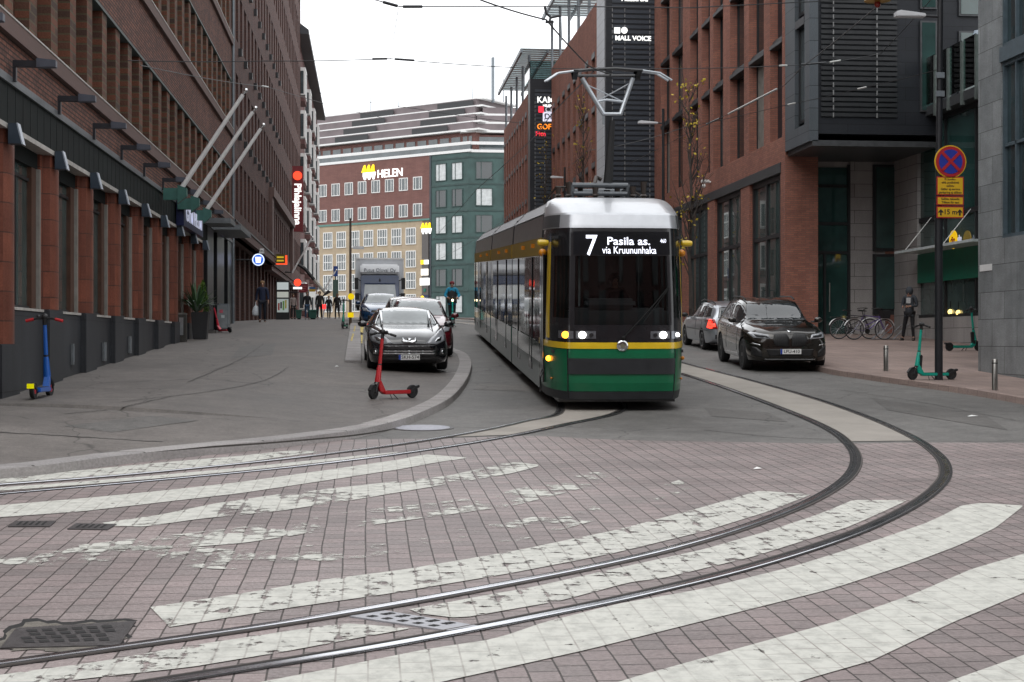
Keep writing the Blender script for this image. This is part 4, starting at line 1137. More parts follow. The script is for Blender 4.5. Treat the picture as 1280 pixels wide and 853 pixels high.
# ---------------------------------------------------------------- K2 / K3: mall towers and wings farther up
def wing(name_label, X, v0, v1, ztop, tower_u1, tower_v, side, nop, seed):
    Bq = Bld('mall_building', name_label, (X, (v0 + v1) / 2, g((v0 + v1) / 2)))
    step = (v1 - v0) / nop; op = [(v0 + step * i + step * .3, v0 + step * i + step * .3 + step * .46) for i in range(nop)]
    rows = [(5.6, 8.3), (8.6, 11.3), (11.6, 14.3), (14.6, 17.2)]
    rows = [r for r in rows if r[1] < ztop - 1]
    b = MB(); b.box(X, X + .4, v0, v1, 1.5, rows[0][0])
    for lo, hi in rows: wall_with_openings(b, X, X + .4, v0, v1, lo, hi + .3, op)
    b.box(X, X + .4, v0, v1, rows[-1][1] + .3, ztop); b.box(X + .7, X + 14, v0 + .1, v1, 1.5, ztop - .1)
    Bq.part(b, 'brick_wall', M_brickK)
    for lo, hi in rows:
        for a, c in op:
            key = win_proto(round(c - a, 2), round(hi - lo, 2), M_dkframe, M_glass, (), (), fr=.08, dp=.05)
            window(Bq, key, (X + .3, (a + c) / 2, lo), RR)
            o = MB().box(X - .02, X + .4, a, c, hi + .002, hi + .298); Bq.part(o, 'steel_transom', M_dksteel)
    b = MB(); b.box(X + .02, tower_u1 + 6, tower_v, v0 - .02, 1.5, ztop + (6 if side else .8)); Bq.part(b, 'tower', M_dkpanel)
    if side:
        b = MB(); b.box(X - .02, X + .015, tower_v + .3, v0 - .02, 3, ztop + 6); Bq.part(b, 'tower_side', M_paleP)
    b = MB()
    for i in range(int((ztop + (5.6 if side else .4) - 5) / .26)): b.box(X + .35, tower_u1 + 3, tower_v - .035, tower_v - .001, 5 + .26 * i, 5 + .26 * i + .16)
    Bq.part(b, 'louvre', mat('louvre_blue', (.034, .042, .055), .4, var=.15))
    b = MB()
    for x in (X + .35, X + 1.0, X + 2.3):
        for i in range(int((ztop - 4.6) / .28)): b.box(x - .02, x + .02, tower_v - .07, tower_v - .05, 4 + .28 * i, 4 + .28 * i + .17)
    Bq.part(b, 'cable_chain', MATS['chain_grey'])
    return Bq
K2 = wing('brick mall wing with a dark tower that carries the MALL VOICE lettering', 12.1, 74.7, 93.5, 20., 14.3, 72.02, True, 8, 1)
K3 = wing('brick mall wing farthest up the street, its dark end tower full of shop signs', 10.7, 95.3, 112, 18.6, 12.4, 94., False, 9, 2)
def roof_canopy(B, X, v0, v1, z, zr):
    b = MB()
    for i in range(int((v1 - v0) / .7)): b.box(X - .6, X + 6, v0 + .7 * i, v0 + .7 * i + .42, z, z + .06)
    B.part(b, 'canopy_slat', mat('pale_slat', (.42, .50, .52), .4, metal=.2))
    b = MB(); b.box(X - .6, X - .45, v0, v1, z - .22, z - .01); 
    for u in (X + 1.2, X + 3.2, X + 5.4): b.box(u, u + .12, v0, v1, z - .22, z - .01)
    B.part(b, 'canopy_beam', M_steelg)
    b = MB()
    for v in [v0 + 1 + 4 * i for i in range(int((v1 - v0) / 4) + 1)]: 
        for u in (X + .1, X + 3.3): B.part(MB().tube([(u, v, zr - .2), (u, v, z - .2)], .09, 8), 'canopy_post', M_steelg)
roof_canopy(K3, 10.7, 94.2, 111, 21.4, 18.5)
roof_canopy(K2, 12.1, 77, 94, 23.5, 19.9)
b = MB(); b.box(10.7, 10.75, 94.1, 97, 19.4, 20.6).box(10.7, 14, 94.05, 94.1, 19.4, 20.6); K3.part(b, 'roof_glass_rail', clear_glass('rail_glass', (.5, .62, .62)))
# tower lettering
def sign_text(lab, x, y, z, lines, cat='sign', name='wall_sign', rz=0.):
    t = thing(name, lab, cat, (x, y, z), rz)
    for s, size, dx, dz, m, bold, sx in lines: text('lettering', s, size, m, front_at(dx, -.06, dz), t, .03, bold=bold, sx=sx)
    return t
p0, p1 = at_Y(766, 55, 72), at_Y(816, 43, 72)
t = sign_text('white MALL VOICE lettering with a square and a dot on the dark tower', (p0.x + p1.x) / 2, 71.98, p0.z + .2, [('MALL VOICE', .335, 0, .0, M_sgw, .006, 1.0)])
MB().box(-.98, -.68, -.1, -.04, .24, .54).build('square_mark', M_sgw, t); MB().lathe([(.165, 0), (.165, .06)], 20, front_at(-.47, -.1, .39)).build('round_mark', M_sgw, t)
q = at_Y(793, 1.5, 72); sign_text('white HELSINKI lettering at the very top of the dark tower', q.x, 71.98, q.z, [('HELSINKI', .34, 0, 0, M_sgw, .006, 1.0), ('KAMPPI', .55, 0, .5, M_sgw, .012, 1.)])
M_sor, M_srd, M_spk = emit('sign_orange', (1., .28, .02), 1.), emit('sign_red', (.85, .03, .06), .9), emit('sign_pink', (.9, .12, .2), .8)
q = at_Y(688, 128, 94); x0 = at_Y(671, 128, 94).x
def left_text(lab, py, s, size, m, sx=1., dx=0.):
    z = at_Y(680, py, 94).z; t = thing('wall_sign', lab, 'sign', (x0, 93.98, z))
    text('lettering', s, size, m, front_at(dx, -.06, 0), t, .03, align='LEFT', bold=.006, sx=sx); return t
left_text('white KAMPPI lettering on the farthest dark tower', 127.5, 'KAMPPI', .58, M_sgw, .92)
left_text('small white HELSINKI lettering under the KAMPPI sign', 134.5, 'HELSINKI', .2, M_sgw, 1, .4)
t = left_text('shop sign with a red square and grey letters on the farthest dark tower', 139.5, 'Cu', .5, emit('sign_grey', (.5, .5, .55), .6), 1, .55); MB().box(.1, .45, -.1, -.05, -.2, .22).build('red_square', M_srd, t)
t = left_text('pale shop sign with dark letters on the farthest dark tower', 148, 'DI', .5, mat('letter_dark', (.03, .03, .05)), 1, .5); MB().box(.4, 1.6, -.03, -.01, -.32, .32).build('panel', emit('panel_pale', (.75, .75, .9), .7), t)
left_text('orange GOF lettering on the farthest dark tower', 161, 'GOF', .5, M_sor, .95)
left_text('red lettering lowest on the farthest dark tower', 170, 'Fitn', .42, M_srd, 1.1, -.1)
# vertical clinic sign and street signs on the left
p0, p1 = at_Y(365, 292, 110), at_Y(379, 210, 110)
t = thing('blade_sign', 'tall vertical dark red Pihlajalinna clinic sign with a glowing red berry', 'sign', ((p0.x + p1.x) / 2, 110, p0.z))
hS = p1.z - p0.z; wS = p1.x - p0.x
MB().box(-wS / 2, wS / 2, -.12, .12, 0, hS).build('panel', mat('dark_red_panel', (.17, .012, .016), .4), t)
MB().lathe([(wS * .40, 0), (wS * .40, .05)], 24, front_at(0, -.18, hS - .75)).build('berry', emit('berry_red', (1., .06, .02), 1.2), t)
Mv = Matrix.Translation((0, -.14, hS * .42)) @ FRONT @ Matrix.Rotation(R(-90), 4, 'Z')
text('lettering', 'Pihlajalinna', .74, M_sgw, Mv, t, .02, bold=.02, sx=.98)
MB().tube([(-wS / 2 - .4, 0, .5), (-wS / 2, 0, .5)], .04).tube([(-wS / 2 - .4, 0, hS - .5), (-wS / 2, 0, hS - .5)], .04).build('bracket', M_black, t)
p = at_Y(323, 327, 62)
t = thing('round_sign', 'round blue and white lit sign with a white bucket shape', 'sign', (p.x, 62, p.z))
MB().lathe([(.27, -.07), (.27, .07)], 28, front_at(0, 0, 0)).build('rim', mat('navy_rim', (.01, .03, .12), .4), t)
MB().lathe([(.26, 0), (.26, .01)], 28, front_at(0, -.08, 0)).build('outer_ring', emit('sign_blue_white', (.7, .8, 1.), 1.), t)
MB().lathe([(.215, 0), (.215, .01)], 28, front_at(0, -.095, 0)).build('blue_disc', emit('sign_blue', (.02, .12, .6), .8), t)
MB().prism([(-.13, .12), (.13, .12), (.10, -.14), (-.10, -.14)], -.115, -.106).build('bucket', M_sgw, t)
MB().tube([(-.27, 0, 0), (XB + .05 - p.x, 0, 0)], .025).build('bracket', M_black, t)
for lab, (xa, xb, ya, yb), Y in (('small white plate with dark letters on the dark red block, the higher of two', (298, 305, 292, 299), 63), ('small white plate on the dark red block, above the round blue sign', (324, 330, 313, 319), 74)):
    a, c = at_Y(xa, yb, Y), at_Y(xb, ya, Y); t = thing('wall_plate', lab, 'sign', ((a.x + c.x) / 2, Y, a.z))
    w, h = c.x - a.x, c.z - a.z; MB().box(-w / 2, w / 2, -.03, .03, 0, h).build('panel', emit('plate_white', (.42, .42, .42), .3), t); text('lettering', 'ABG' if Y == 63 else 'ABC', h * .6, M_black, front_at(0, -.04, h / 2), t, .005)
    MB().tube([(-w / 2, 0, h / 2), (XB - (a.x + c.x) / 2, 0, h / 2)], .02, 6).build('bracket', M_black, t)
a, c = at_Y(345, 333, 86), at_Y(359, 320, 86)
t = thing('blade_sign', 'black and yellow shop sign with an orange-red edge on the dark red block', 'sign', ((a.x + c.x) / 2, 86, a.z)); w, h = c.x - a.x, c.z - a.z
MB().box(-w / 2, w / 2 - .12, -.06, .06, .08, h).build('panel', mat('sign_olive', (.10, .08, .01), .5), t)
MB().box(-w / 2 + .05, w / 2 - .2, -.075, -.062, h * .3, h * .45).box(-w / 2 + .05, w / 2 - .2, -.075, -.062, h * .62, h * .78).build('yellow_bars', emit('dim_yellow', (.6, .42, .02), .5), t)
MB().box(w / 2 - .12, w / 2, -.07, .07, 0, h * .9).box(-w / 2, w / 2 - .12, -.07, .07, 0, .075).build('red_edge', emit('edge_red', (.9, .08, .02), .9), t)
MB().tube([(-w / 2, 0, h * .3), (XB - (a.x + c.x) / 2, 0, h * .3)], .03, 6).build('bracket', M_black, t)
v = 47.0; t = thing('shop_sign', 'dark blue box sign with pale GYM lettering on the black fascia', 'sign', (XA + .05, v, 5.7))
a, c = at_X(229, 270, XA + .25), at_X(253, 270, XA + .25); t.location.y = (a.y + c.y) / 2; L = (c.y - a.y)
MB().box(0, .22, -L / 2, L / 2, -.36, .36).build('box', mat('navy_box', (.008, .012, .055), .35), t)
text('lettering', 'GYM HELMI', .58, emit('sign_dim_white', (.42, .44, .55), .55), Matrix.Translation((.235, 0, 0)) @ Matrix.Rotation(R(90), 4, 'Z') @ FRONT, t, .01, bold=.005, sx=L / 3.6)
# ================================================================== the tram
def build_tram():
    T = thing('tram', 'green and black articulated tram on route 7 with raised pantograph coming down the street', 'tram', (4.37, 24.3, g(24.3) + .0), -R(1.6))
    T.scale = (1.04, 1, 1)
    T.rotation_euler = (math.atan(.0495), 0, -R(1.6))
    Mgreen = mat('tram_green', (.003, .105, .044), .3, var=.12, coat=.25, scale=2, spec=.35)
    Mdkgreen = mat('tram_dark_green', (.012, .07, .05), .2, var=.1, coat=.8, scale=1)
    Mblk = mat('tram_black', (.010, .010, .012), .25, var=.1, coat=.5)
    Mbump = mat('tram_bumper', (.014, .0155, .018), .45, var=.25, scale=4)
    Myel = mat('tram_yellow', (.60, .40, .012), .3, var=.06, coat=.6)
    Msil = mat('tram_silver', (.50, .515, .54), .3, metal=.45, var=.06, coat=.3)
    Mfair = mat('tram_roof_grey', (.045, .042, .043), .32, var=.15)
    Mskirt = mat('tram_skirt_grey', (.085, .115, .108), .3, metal=.0, var=.15, coat=.4)
    Mg = glass('tram_side_glass', (.010, .012, .012), .05, .5, wob=.06)
    Mwind = clear_glass('tram_windscreen', (.62, .66, .66))
    Mint = mat('cab_interior', (.018, .019, .021), .7)
    plan = [(0, 0), (.42, .01), (.83, .05), (.95, .16), (1.05, .40), (1.14, .75), (1.19, 1.2), (1.2, 2.0)]
    PL = catmull(plan, 6)
    NS = len(PL) - 1
    lean = [(.1, .10), (.2, .06), (.5, .0), (1.0, .0), (1.3, .03), (2.0, .09), (3.1, .25), (3.2, .27), (3.42, .34), (3.44, .37), (3.55, .72), (3.66, 1.1), (3.76, 1.6), (3.8, 2.2)]
    wid = [(.1, .95), (.35, .985), (.9, 1.), (1.6, 1.), (3.1, .965), (3.25, .955), (3.45, .94), (3.6, .915), (3.72, .87), (3.8, .74)]
    def lerp(tab, z):
        if z <= tab[0][0]: return tab[0][1]
        for (a, b), (c, d) in zip(tab[:-1], tab[1:]):
            if z <= c: return b + (d - b) * (z - a) / (c - a)
        return tab[-1][1]
    def S(s, z, off=0.):
        """front surface: s in -1..1 from the tram's own right to left, z the height"""
        a = abs(s) * NS; i = min(int(a), NS - 1); f = a - i
        x = PL[i][0] + (PL[i + 1][0] - PL[i][0]) * f; y = PL[i][1] + (PL[i + 1][1] - PL[i][1]) * f
        tx, ty = PL[i + 1][0] - PL[i][0], PL[i + 1][1] - PL[i][1]; L = math.hypot(tx, ty)
        x += ty / L * off; y -= tx / L * off
        y = y + lerp(lean, z) * max(0, 1 - y / 2.4); x *= lerp(wid, z)
        return Vector((x if s >= 0 else -x, y, z))
    def sx(x):
        """s for a given half-width on the plan"""
        for i in range(NS):
            if PL[i + 1][0] >= abs(x) - 1e-6: 
                f = (abs(x) - PL[i][0]) / max(1e-6, PL[i + 1][0] - PL[i][0]); r = (i + f) / NS; return r if x >= 0 else -r
        return 1. if x >= 0 else -1.
    def panel(s0, s1, z0, z1, off, name, m, parent=T, ns=40, nz=6, thick=.03, poly=None):
        b = MB()
        A = [[S(s0 + (s1 - s0) * i / ns, z0 + (z1 - z0) * k / nz, off) for i in range(ns + 1)] for k in range(nz + 1)]
        B_ = [[S(s0 + (s1 - s0) * i / ns, z0 + (z1 - z0) * k / nz, off - thick) for i in range(ns + 1)] for k in range(nz + 1)]
        for k in range(nz): b.strip(A[k], A[k + 1])
        b.strip(A[0], B_[0]); b.strip(A[-1], B_[-1]); b.strip([r[0] for r in A], [r[0] for r in B_]); b.strip([r[-1] for r in A], [r[-1] for r in B_])
        return b.build(name, m, parent, smooth=True, ang=35)
    e = .003
    panel(-1, 1, .20, .35, 0, 'front_skirt', Mbump)
    panel(-1, 1, .352, 1.09, 0, 'front_panel', Mgreen, nz=10)
    panel(sx(-.885), sx(.885), .655, .925, .025, 'bumper', Mbump, thick=.05)
    panel(sx(-.885), sx(.885), .22, .34, .02, 'bumper', Mbump, thick=.04)
    for s in (-1, 1): panel(sx(.895 * s), sx(.91 * s), .22, 1.085, .004, 'panel_gap', Mblk, ns=2)
    panel(-1, 1, 1.093, 1.2, .012, 'yellow_band', Myel)
    panel(-1, 1, 1.203, 1.5, 0, 'light_strip', Mblk)
    panel(-1, 1, 2.70, 3.18, 0, 'destination_hood', Mblk)
    for s in (-1, 1):
        panel(sx(.79 * s), sx(.88 * s), 1.5, 2.70, 0, 'pillar', Mblk, ns=6)
        panel(sx(.88 * s), sx(1.10 * s), 1.62, 2.70, -.012, 'quarter_window', Mwind, ns=10)
        panel(sx(1.10 * s), s, 1.5, 2.70, 0, 'corner_post', Mblk if s > 0 else Mblk, ns=8)
        panel(sx(1.145 * s), sx(1.175 * s), 1.25, 2.95, .006, 'yellow_strip', Myel, ns=4)
        panel(sx(.88 * s), sx(1.10 * s), 1.5, 1.62, 0, 'quarter_base', Mblk, ns=8)
    panel(sx(-.79), sx(.79), 1.5, 2.70, -.006, 'windscreen', Mwind, ns=24, nz=8)
    panel(-1, 1, 3.183, 3.80, .012, 'roof_cap', Msil, ns=48, nz=16, thick=.02)
    for s in (-1, 1): panel(sx(1.03 * s), s, 3.2, 3.42, .02, 'roof_cap_vent', mat('roof_vent_grey', (.06, .062, .066), .4), ns=10)
    # lamps
    def X(px): return (px - 770) / 75.5
    def Z(py): return 1.225 + .01367 * (428 - py)
    Mamb, Mlamp = emit('lamp_amber', (1., .33, .02), 5., (.8, .3, .02)), emit('lamp_white', (1., .97, .9), 9.)
    Mhous = mat('lamp_housing', (.20, .21, .23), .15, metal=.6)
    for x0, x1, nm in ((693, 709, 'indicator'), (712, 737, 'headlight'), (806, 831, 'headlight'), (833, 847, 'daytime_light')):
        h = panel(sx(X(x0)), sx(X(x1)), 1.265, 1.395, .014, nm, Mhous, ns=6, nz=2)
        if nm == 'headlight': cx = x0 + 8 if x0 < 771 else x1 - 9
        else: cx = (x0 + x1) / 2
        p = S(sx(X(cx)), 1.33, .03)
        MB().lathe([(.062 if nm != 'daytime_light' else .035, 0), (.055 if nm != 'daytime_light' else .03, .02)], 16, Matrix.Translation(p) @ FRONT).build('bulb', Mamb if nm == 'indicator' else Mlamp, h)
        if nm == 'headlight':
            p = S(sx(X(x1 - 6 if x0 < 771 else x0 + 6)), 1.33, .03); MB().lathe([(.04, 0), (.035, .02)], 14, Matrix.Translation(p) @ FRONT).build('reflector', Mblk, h)
    for px, py, r in ((684, 453, .05), (686, 478, .02), (853, 452, .035), (851, 478, .02)):
        p = S(sx(max(-1.17, min(1.17, X(px)))), Z(py), .02)
        MB().ball(p, r, 8).build('marker_lamp', Mamb if py < 460 and px < 700 else mat('amber_lens', (.5, .17, .01), .3), T, smooth=True)
    p = S(0, 1.145, .02); b = MB(); b.lathe([(.095, -.02), (.095, .012), (.075, .022), (.07, .012), (.01, .02)], 24, Matrix.Translation(p) @ FRONT); em = b.build('emblem', mat('chrome', (.6, .61, .62), .15, metal=1.), T, smooth=True)
    MB().prism([(-.03, -.035), (.03, -.03), (.045, .02), (0, .045), (-.04, .015)], p.y - .04, p.y - .02).build('emblem_mark', mat('emblem_gold', (.20, .19, .14), .4, metal=.6), em).location = (p.x, 0, p.z)
    # destination display
    d = panel(sx(X(708)), sx(X(834)), 2.72, 3.12, .006, 'display', mat('display_black', (.005, .006, .008), .2), ns=14, nz=3)
    Mled = emit('display_led', (.86, .88, 1.), 1.15)
    def led(s, px0, px1, ytop, ybot):
        z0, z1 = Z(ybot), Z(ytop); xa, xb = X(px0), X(px1)
        o = text('lettering', s, 1.0, Mled, Matrix.Identity(4), None, .0, bold=.012 if s in ('7', 'Pasila as.') else (.0 if s == '460' else .004))
        me = o.data; xs = [v.co.x for v in me.vertices]; ys = [v.co.y for v in me.vertices]
        x0_, x1_, y0_, y1_ = min(xs), max(xs), min(ys), max(ys)
        for v in me.vertices:
            x = xa + (v.co.x - x0_) / (x1_ - x0_) * (xb - xa); z = z0 + (v.co.y - y0_) / (y1_ - y0_) * (z1 - z0)
            q = S(sx(x), z, .016); v.co = (x * lerp(wid, z), q.y, z)
        o.parent = d
    led('7', 724, 739, 294, 320); led('Pasila as.', 752, 808, 296.5, 306.5); led('via Kruununhaka', 745, 816, 308.5, 317.5)
    led('460', 821.5, 829.5, 298.5, 303.5)
    # wiper
    b = MB(); q = [S(sx(X(x)), Z(y), .05) for x, y in ((771, 424), (790, 404), (812, 380), (829, 360))]
    b.tube(q, .014, 6); q2 = [S(sx(X(x)), Z(y), .06) for x, y in ((797, 404), (829, 362))]; b.tube(q2, .01, 6); b.ball(q[0], .035, 8); b.build('wiper', mat('wiper_black', (.010, .010, .010), .75, spec=.2), T)
    # cab: dashboard, back wall, poles, lit ceiling lamps, driver
    b = MB(); b.box(-.85, .85, .55, 1.15, 1.2, 1.78).box(-.55, .3, .5, .8, 1.78, 1.95); b.build('dashboard', mat('dashboard_grey', (.055, .058, .063), .6), T, bevel=.05)
    b = MB(); b.box(-1.1, 1.1, 3.4, 3.45, .5, 3.1).box(-1.12, 1.12, .5, 3.4, 1.0, 1.05).box(-1.1, 1.1, .6, 3.4, 3.0, 3.05); b.build('cab_interior', Mint, T)
    b = MB(); b.tube([(-.62, .9, 1.8), (-.62, .9, 2.9)], .02, 6).tube([(-.3, 2.2, 1.1), (-.3, 2.2, 2.9)], .02, 6).tube([(.55, 1.8, 1.1), (.55, 1.8, 2.9)], .02, 6); b.build('grab_pole', mat('grab_pole_grey', (.22, .23, .23), .4), T)
    for x, z, w in ((-.28, 2.02, .12), (-.12, 2.02, .07), (.02, 2.03, .05), (.12, 2.04, .05), (.28, 2.3, .03)):
        MB().box(x - w / 2, x + w / 2, 3.2, 3.25, z - .03, z + .03).build('cabin_lamp', emit('cabin_lamp_yellow', (.9, .75, .12), 2.), T)
    # side and modules
    def module(y0, y1, first=False):
        m = MB(); w = 1.2
        m.box(-w + .04, w - .04, y0, y1, .5, 3.05); body = m.build('module_core', Mblk, T)
        m = MB(); m.box(-w, -w + .03, y0, y1, .26, .74).box(w - .03, w, y0, y1, .26, .74); m.build('side_skirt', Mskirt, T)
        m = MB(); m.box(-w - .004, -w + .03, y0, y1, .742, 1.10).box(w - .03, w + .004, y0, y1, .742, 1.10); m.build('side_panel', Mdkgreen, T)
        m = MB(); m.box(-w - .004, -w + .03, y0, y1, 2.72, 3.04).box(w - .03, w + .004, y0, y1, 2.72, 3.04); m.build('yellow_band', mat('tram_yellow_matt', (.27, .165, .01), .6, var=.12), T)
        n = max(2, round((y1 - y0) / 1.25)); st = (y1 - y0) / n
        for i in range(n):
            a, c = y0 + st * i, y0 + st * (i + 1)
            for s in (-1, 1):
                door = (i % 3 == 1)
                Mr = Matrix.Translation((s * (w - .02), (a + c) / 2, 0)) @ Matrix.Rotation(R(random.uniform(.3, 2.0)) * -s, 4, 'Z'); m = MB().box(-.014, .014, a + .03 - (a + c) / 2, c - .03 - (a + c) / 2, .50 if door else 1.12, 2.70, Mr)
                o = m.build('door' if door else 'side_window', Mg, T)
                if door: MB().box(s * (w - .03), s * (w + .012), (a + c) / 2 - .012, (a + c) / 2 + .012, .5, 2.7).build('door_seam', Mblk, o)
        m = MB()
        for a in (y0 + 1.6, y1 - 2.4):
            for s in (-1, 1): m.box(s * (w - .02), s * (w + .006), a, a + .9, .5, .62)
        m.build('vent', Mblk, T)
        # roof fairing
        m = MB(); m.prism([(-w + .02, 3.05), (-w + .05, 3.45), (-w + .28, 3.74), (w - .28, 3.74), (w - .05, 3.45), (w - .02, 3.05)], y0 + .02, y1 - .02, 'y'); m.build('roof_fairing', Mfair, T, smooth=True, ang=30)
        m = MB(); m.box(-w + .3, w - .3, y0 + .1, y1 - .1, 3.745, 3.78); m.prism([(-w + .052, 3.47), (-w + .275, 3.735), (-w + .3, 3.76), (-w + .04, 3.48)], y0 + .05, y1 - .05, 'y'); m.build('roof_deck', mat('roof_deck_grey', (.26, .26, .27), .5, var=.2), T)
        for s in (-1, 1):
            for a in (y0 + 1.2, (y0 + y1) / 2): MB().box(s * (w + .0), s * (w + .07), a, a + .1, 2.87, 2.95).build('side_lamp', mat('amber_lens', (.5, .17, .01), .3), T)
    module(1.9, 9.0, True); module(9.35, 17.6); module(17.95, 28.0)
    for y0, y1 in ((9.0, 9.35), (17.6, 17.95)):
        m = MB(); m.box(-1.08, 1.08, y0, y1, .4, 3.6); m.build('gangway_bellows', mat('bellows_black', (.012, .012, .013), .8), T)
    m = MB(); m.box(-1.0, 1.0, .6, 27.6, .12, .5); m.build('underframe', Mblk, T)
    # front door on the near side with its light edge
    m = MB(); m.box(-1.215, -1.18, 1.25, 1.85, .42, 2.72); dr = m.build('front_door', Mg, T); MB().box(-1.222, -1.216, 1.22, 1.26, .42, 2.75).box(-1.222, -1.216, 1.53, 1.56, .42, 2.75).build('door_edge', mat('door_edge_grey', (.35, .37, .37), .3, metal=.4), dr)
    m = MB(); m.tube([(-1.22, .95, .7), (-1.28, .92, .55), (-1.28, .95, .28)], .02, 6); m.build('step_rail', Mblk, T)
    for s in (-1, 1):
        p = Vector((1.245 * s, .95, 2.93)); b = MB(); b.lathe([(.03, -.10), (.055, -.08), (.06, .03), (.045, .09), (.02, .10)], 14, Matrix.Translation(p) @ Matrix.Rotation(R(90), 4, 'Y')); b.build('side_camera', Myel, T, smooth=True)
        MB().ball((1.22 * s, 1.3, 2.76), .07, 8).build('indicator', mat('amber_lens2', (.6, .22, .01), .3), T, smooth=True)
    # roof gear and pantograph
    pr = Matrix.Identity(4)
    gy = 3.2
    b = MB(); b.box(-.62, .62, gy - .4, gy + .9, 3.78, 3.84)
    b.tube([(-.52, gy - .2, 4.08), (.52, gy - .2, 4.08)], .05, 8).tube([(-.52, gy + .5, 4.0), (.52, gy + .5, 4.0)], .05, 8)
    for x in (-.52, .52): b.tube([(x, gy - .2, 3.8), (x, gy - .2, 4.1)], .045, 8).tube([(x, gy + .5, 3.8), (x, gy + .5, 4.0)], .045, 8).tube([(x, gy - .2, 4.06), (x, gy + .5, 4.0)], .035, 8)
    b.tube([(-.5, gy - .25, 3.92), (.5, gy - .25, 3.92)], .045, 8)
    b.build('pantograph_frame', mat('gear_grey', (.10, .11, .12), .45, metal=.3), T, smooth=True)
    b = MB()
    for x in (-.78, -.58, -.35, -.1, .15, .33, .6, .8):
        h = .18 + .2 * ((x * 7.3) % 1); b.lathe([(.04, 0), (.07, .02), (.04, .05), (.07, .08), (.04, .11), (.06, h)], 8, Matrix.Translation((x, gy - .3 + (x * 5 % .5), 3.8)))
    b.tube([(-.95, gy, 3.85), (-.8, gy - .1, 4.05), (-.55, gy, 4.05), (-.3, gy - .2, 4.12)], .025, 6).tube([(.3, gy, 4.1), (.6, gy - .1, 4.0), (.85, gy, 3.86)], .025, 6).tube([(-.1, gy - .2, 4.1), (-.05, gy, 4.25), (.05, gy, 4.2)], .04, 6)
    b.build('insulator', mat('insulator_brown', (.035, .025, .02), .4), T, smooth=True)
    k = 25.4 / 1778.; D0 = 27.4
    def PP(px, py, dy=0.):
        q = at_Y(px, py, D0) - Vector(T.location); q = Matrix.Rotation(R(1.6), 3, 'Z') @ q; q.x /= 1.04; q.y += dy; q.z -= .0495 * q.y; return q
    b = MB(); b.tube([PP(758, 233), PP(763, 155)], [.09, .05], 8); b.tube([PP(761, 233, .1), PP(765.5, 155, .1)], .02, 6); b.build('pantograph_mast', mat('mast_black', (.012, .012, .013), .7), T, smooth=True)
    b = MB(); b.tube([PP(725, 103), PP(752, 147), PP(773, 147), PP(788, 103)], .045, 8).tube([PP(743, 132), PP(756, 129.5), PP(776, 132)], .025, 6).tube([PP(731, 111), PP(774, 131)], .012, 5).tube([PP(783, 110), PP(745, 131)], .012, 5).tube([PP(752, 147), PP(752, 160)], .02, 5)
    b.build('pantograph_arm', mat('pantograph_grey', (.42, .45, .48), .35, metal=.5), T, smooth=True)
    for dy, o in ((-.2, 0), (.2, -4)):
        for hp in ([PP(680, 109 + o, dy), PP(695, 99 + o, dy), PP(714, 96.5 + o, dy)], [PP(798, 96 + o, dy), PP(819, 99 + o, dy), PP(834, 108 + o, dy)]): MB().tube(hp, .022, 6).build('pantograph_horn', MATS['pantograph_grey'], T, smooth=True)
    b = MB()
    for dy, o in ((-.2, 0), (.2, -4)): b.tube([PP(714, 96.5 + o, dy), PP(735, 94.5 + o, dy), PP(765, 93.5 + o, dy), PP(798, 96 + o, dy)], .03, 6)
    b.tube([PP(716, 100), PP(796, 100)], .03, 6).box(-.02, .02, -.02, .02, 0, .02, Matrix.Translation(PP(718, 103)))
    for x in (716, 794): b.add([PP(x - 3, 96, -.25), PP(x + 3, 96, -.25), PP(x + 3, 105, .0), PP(x - 3, 105, .0), PP(x - 3, 93, .25), PP(x + 3, 93, .25)], [(0, 1, 2, 3), (4, 5, 2, 3), (0, 1, 5, 4)])
    b.build('contact_strip', Mblk, T, smooth=True)
    return T
TRAM = build_tram()
# ================================================================== cars and the truck
def interp(tab, x):
    """smooth (monotone cubic) interpolation of (x, y) pairs"""
    n = len(tab)
    if x <= tab[0][0]: return tab[0][1]
    if x >= tab[-1][0]: return tab[-1][1]
    d = [(tab[i + 1][1] - tab[i][1]) / (tab[i + 1][0] - tab[i][0]) for i in range(n - 1)]
    m = [d[0]] + [0 if d[i - 1] * d[i] <= 0 else 2 * d[i - 1] * d[i] / (d[i - 1] + d[i]) for i in range(1, n - 1)] + [d[-1]]
    for i in range(n - 1):
        if x <= tab[i + 1][0]:
            h = tab[i + 1][0] - tab[i][0]; t = (x - tab[i][0]) / h
            return ((2 * t ** 3 - 3 * t * t + 1) * tab[i][1] + (t ** 3 - 2 * t * t + t) * h * m[i] + (-2 * t ** 3 + 3 * t * t) * tab[i + 1][1] + (t ** 3 - t * t) * h * m[i + 1])
M_tyre = mat('tyre_rubber', (.014, .014, .015), .8, var=.2, scale=20)
M_rim = mat('alloy_rim', (.38, .39, .40), .3, metal=.8, var=.1)
M_rimD = mat('dark_rim', (.03, .031, .033), .3, metal=.6)
M_carglass = glass('car_glass', (.012, .016, .018), .02, 1.0)
M_carscreen_sky = glass('car_windscreen_sky_tone', (.20, .225, .23), .03, 1.0)  # bright sky reflection and haze put into the pale base colour
M_plate = emit('plate_white_glow', (.5, .5, .5), .05, (.68, .68, .66))  # plate surface given a faint glow of its own
M_plateB = mat('plate_blue', (.01, .05, .35), .4)
M_chrome = mat('chrome', (.6, .61, .62), .15, metal=1.)
M_plastic = mat('black_plastic', (.013, .013, .014), .5, var=.15)
M_lens = glass('lamp_lens', (.26, .27, .29), .04, 1.0)
M_lensR = mat('tail_lens', (.38, .01, .008), .15, coat=.6)
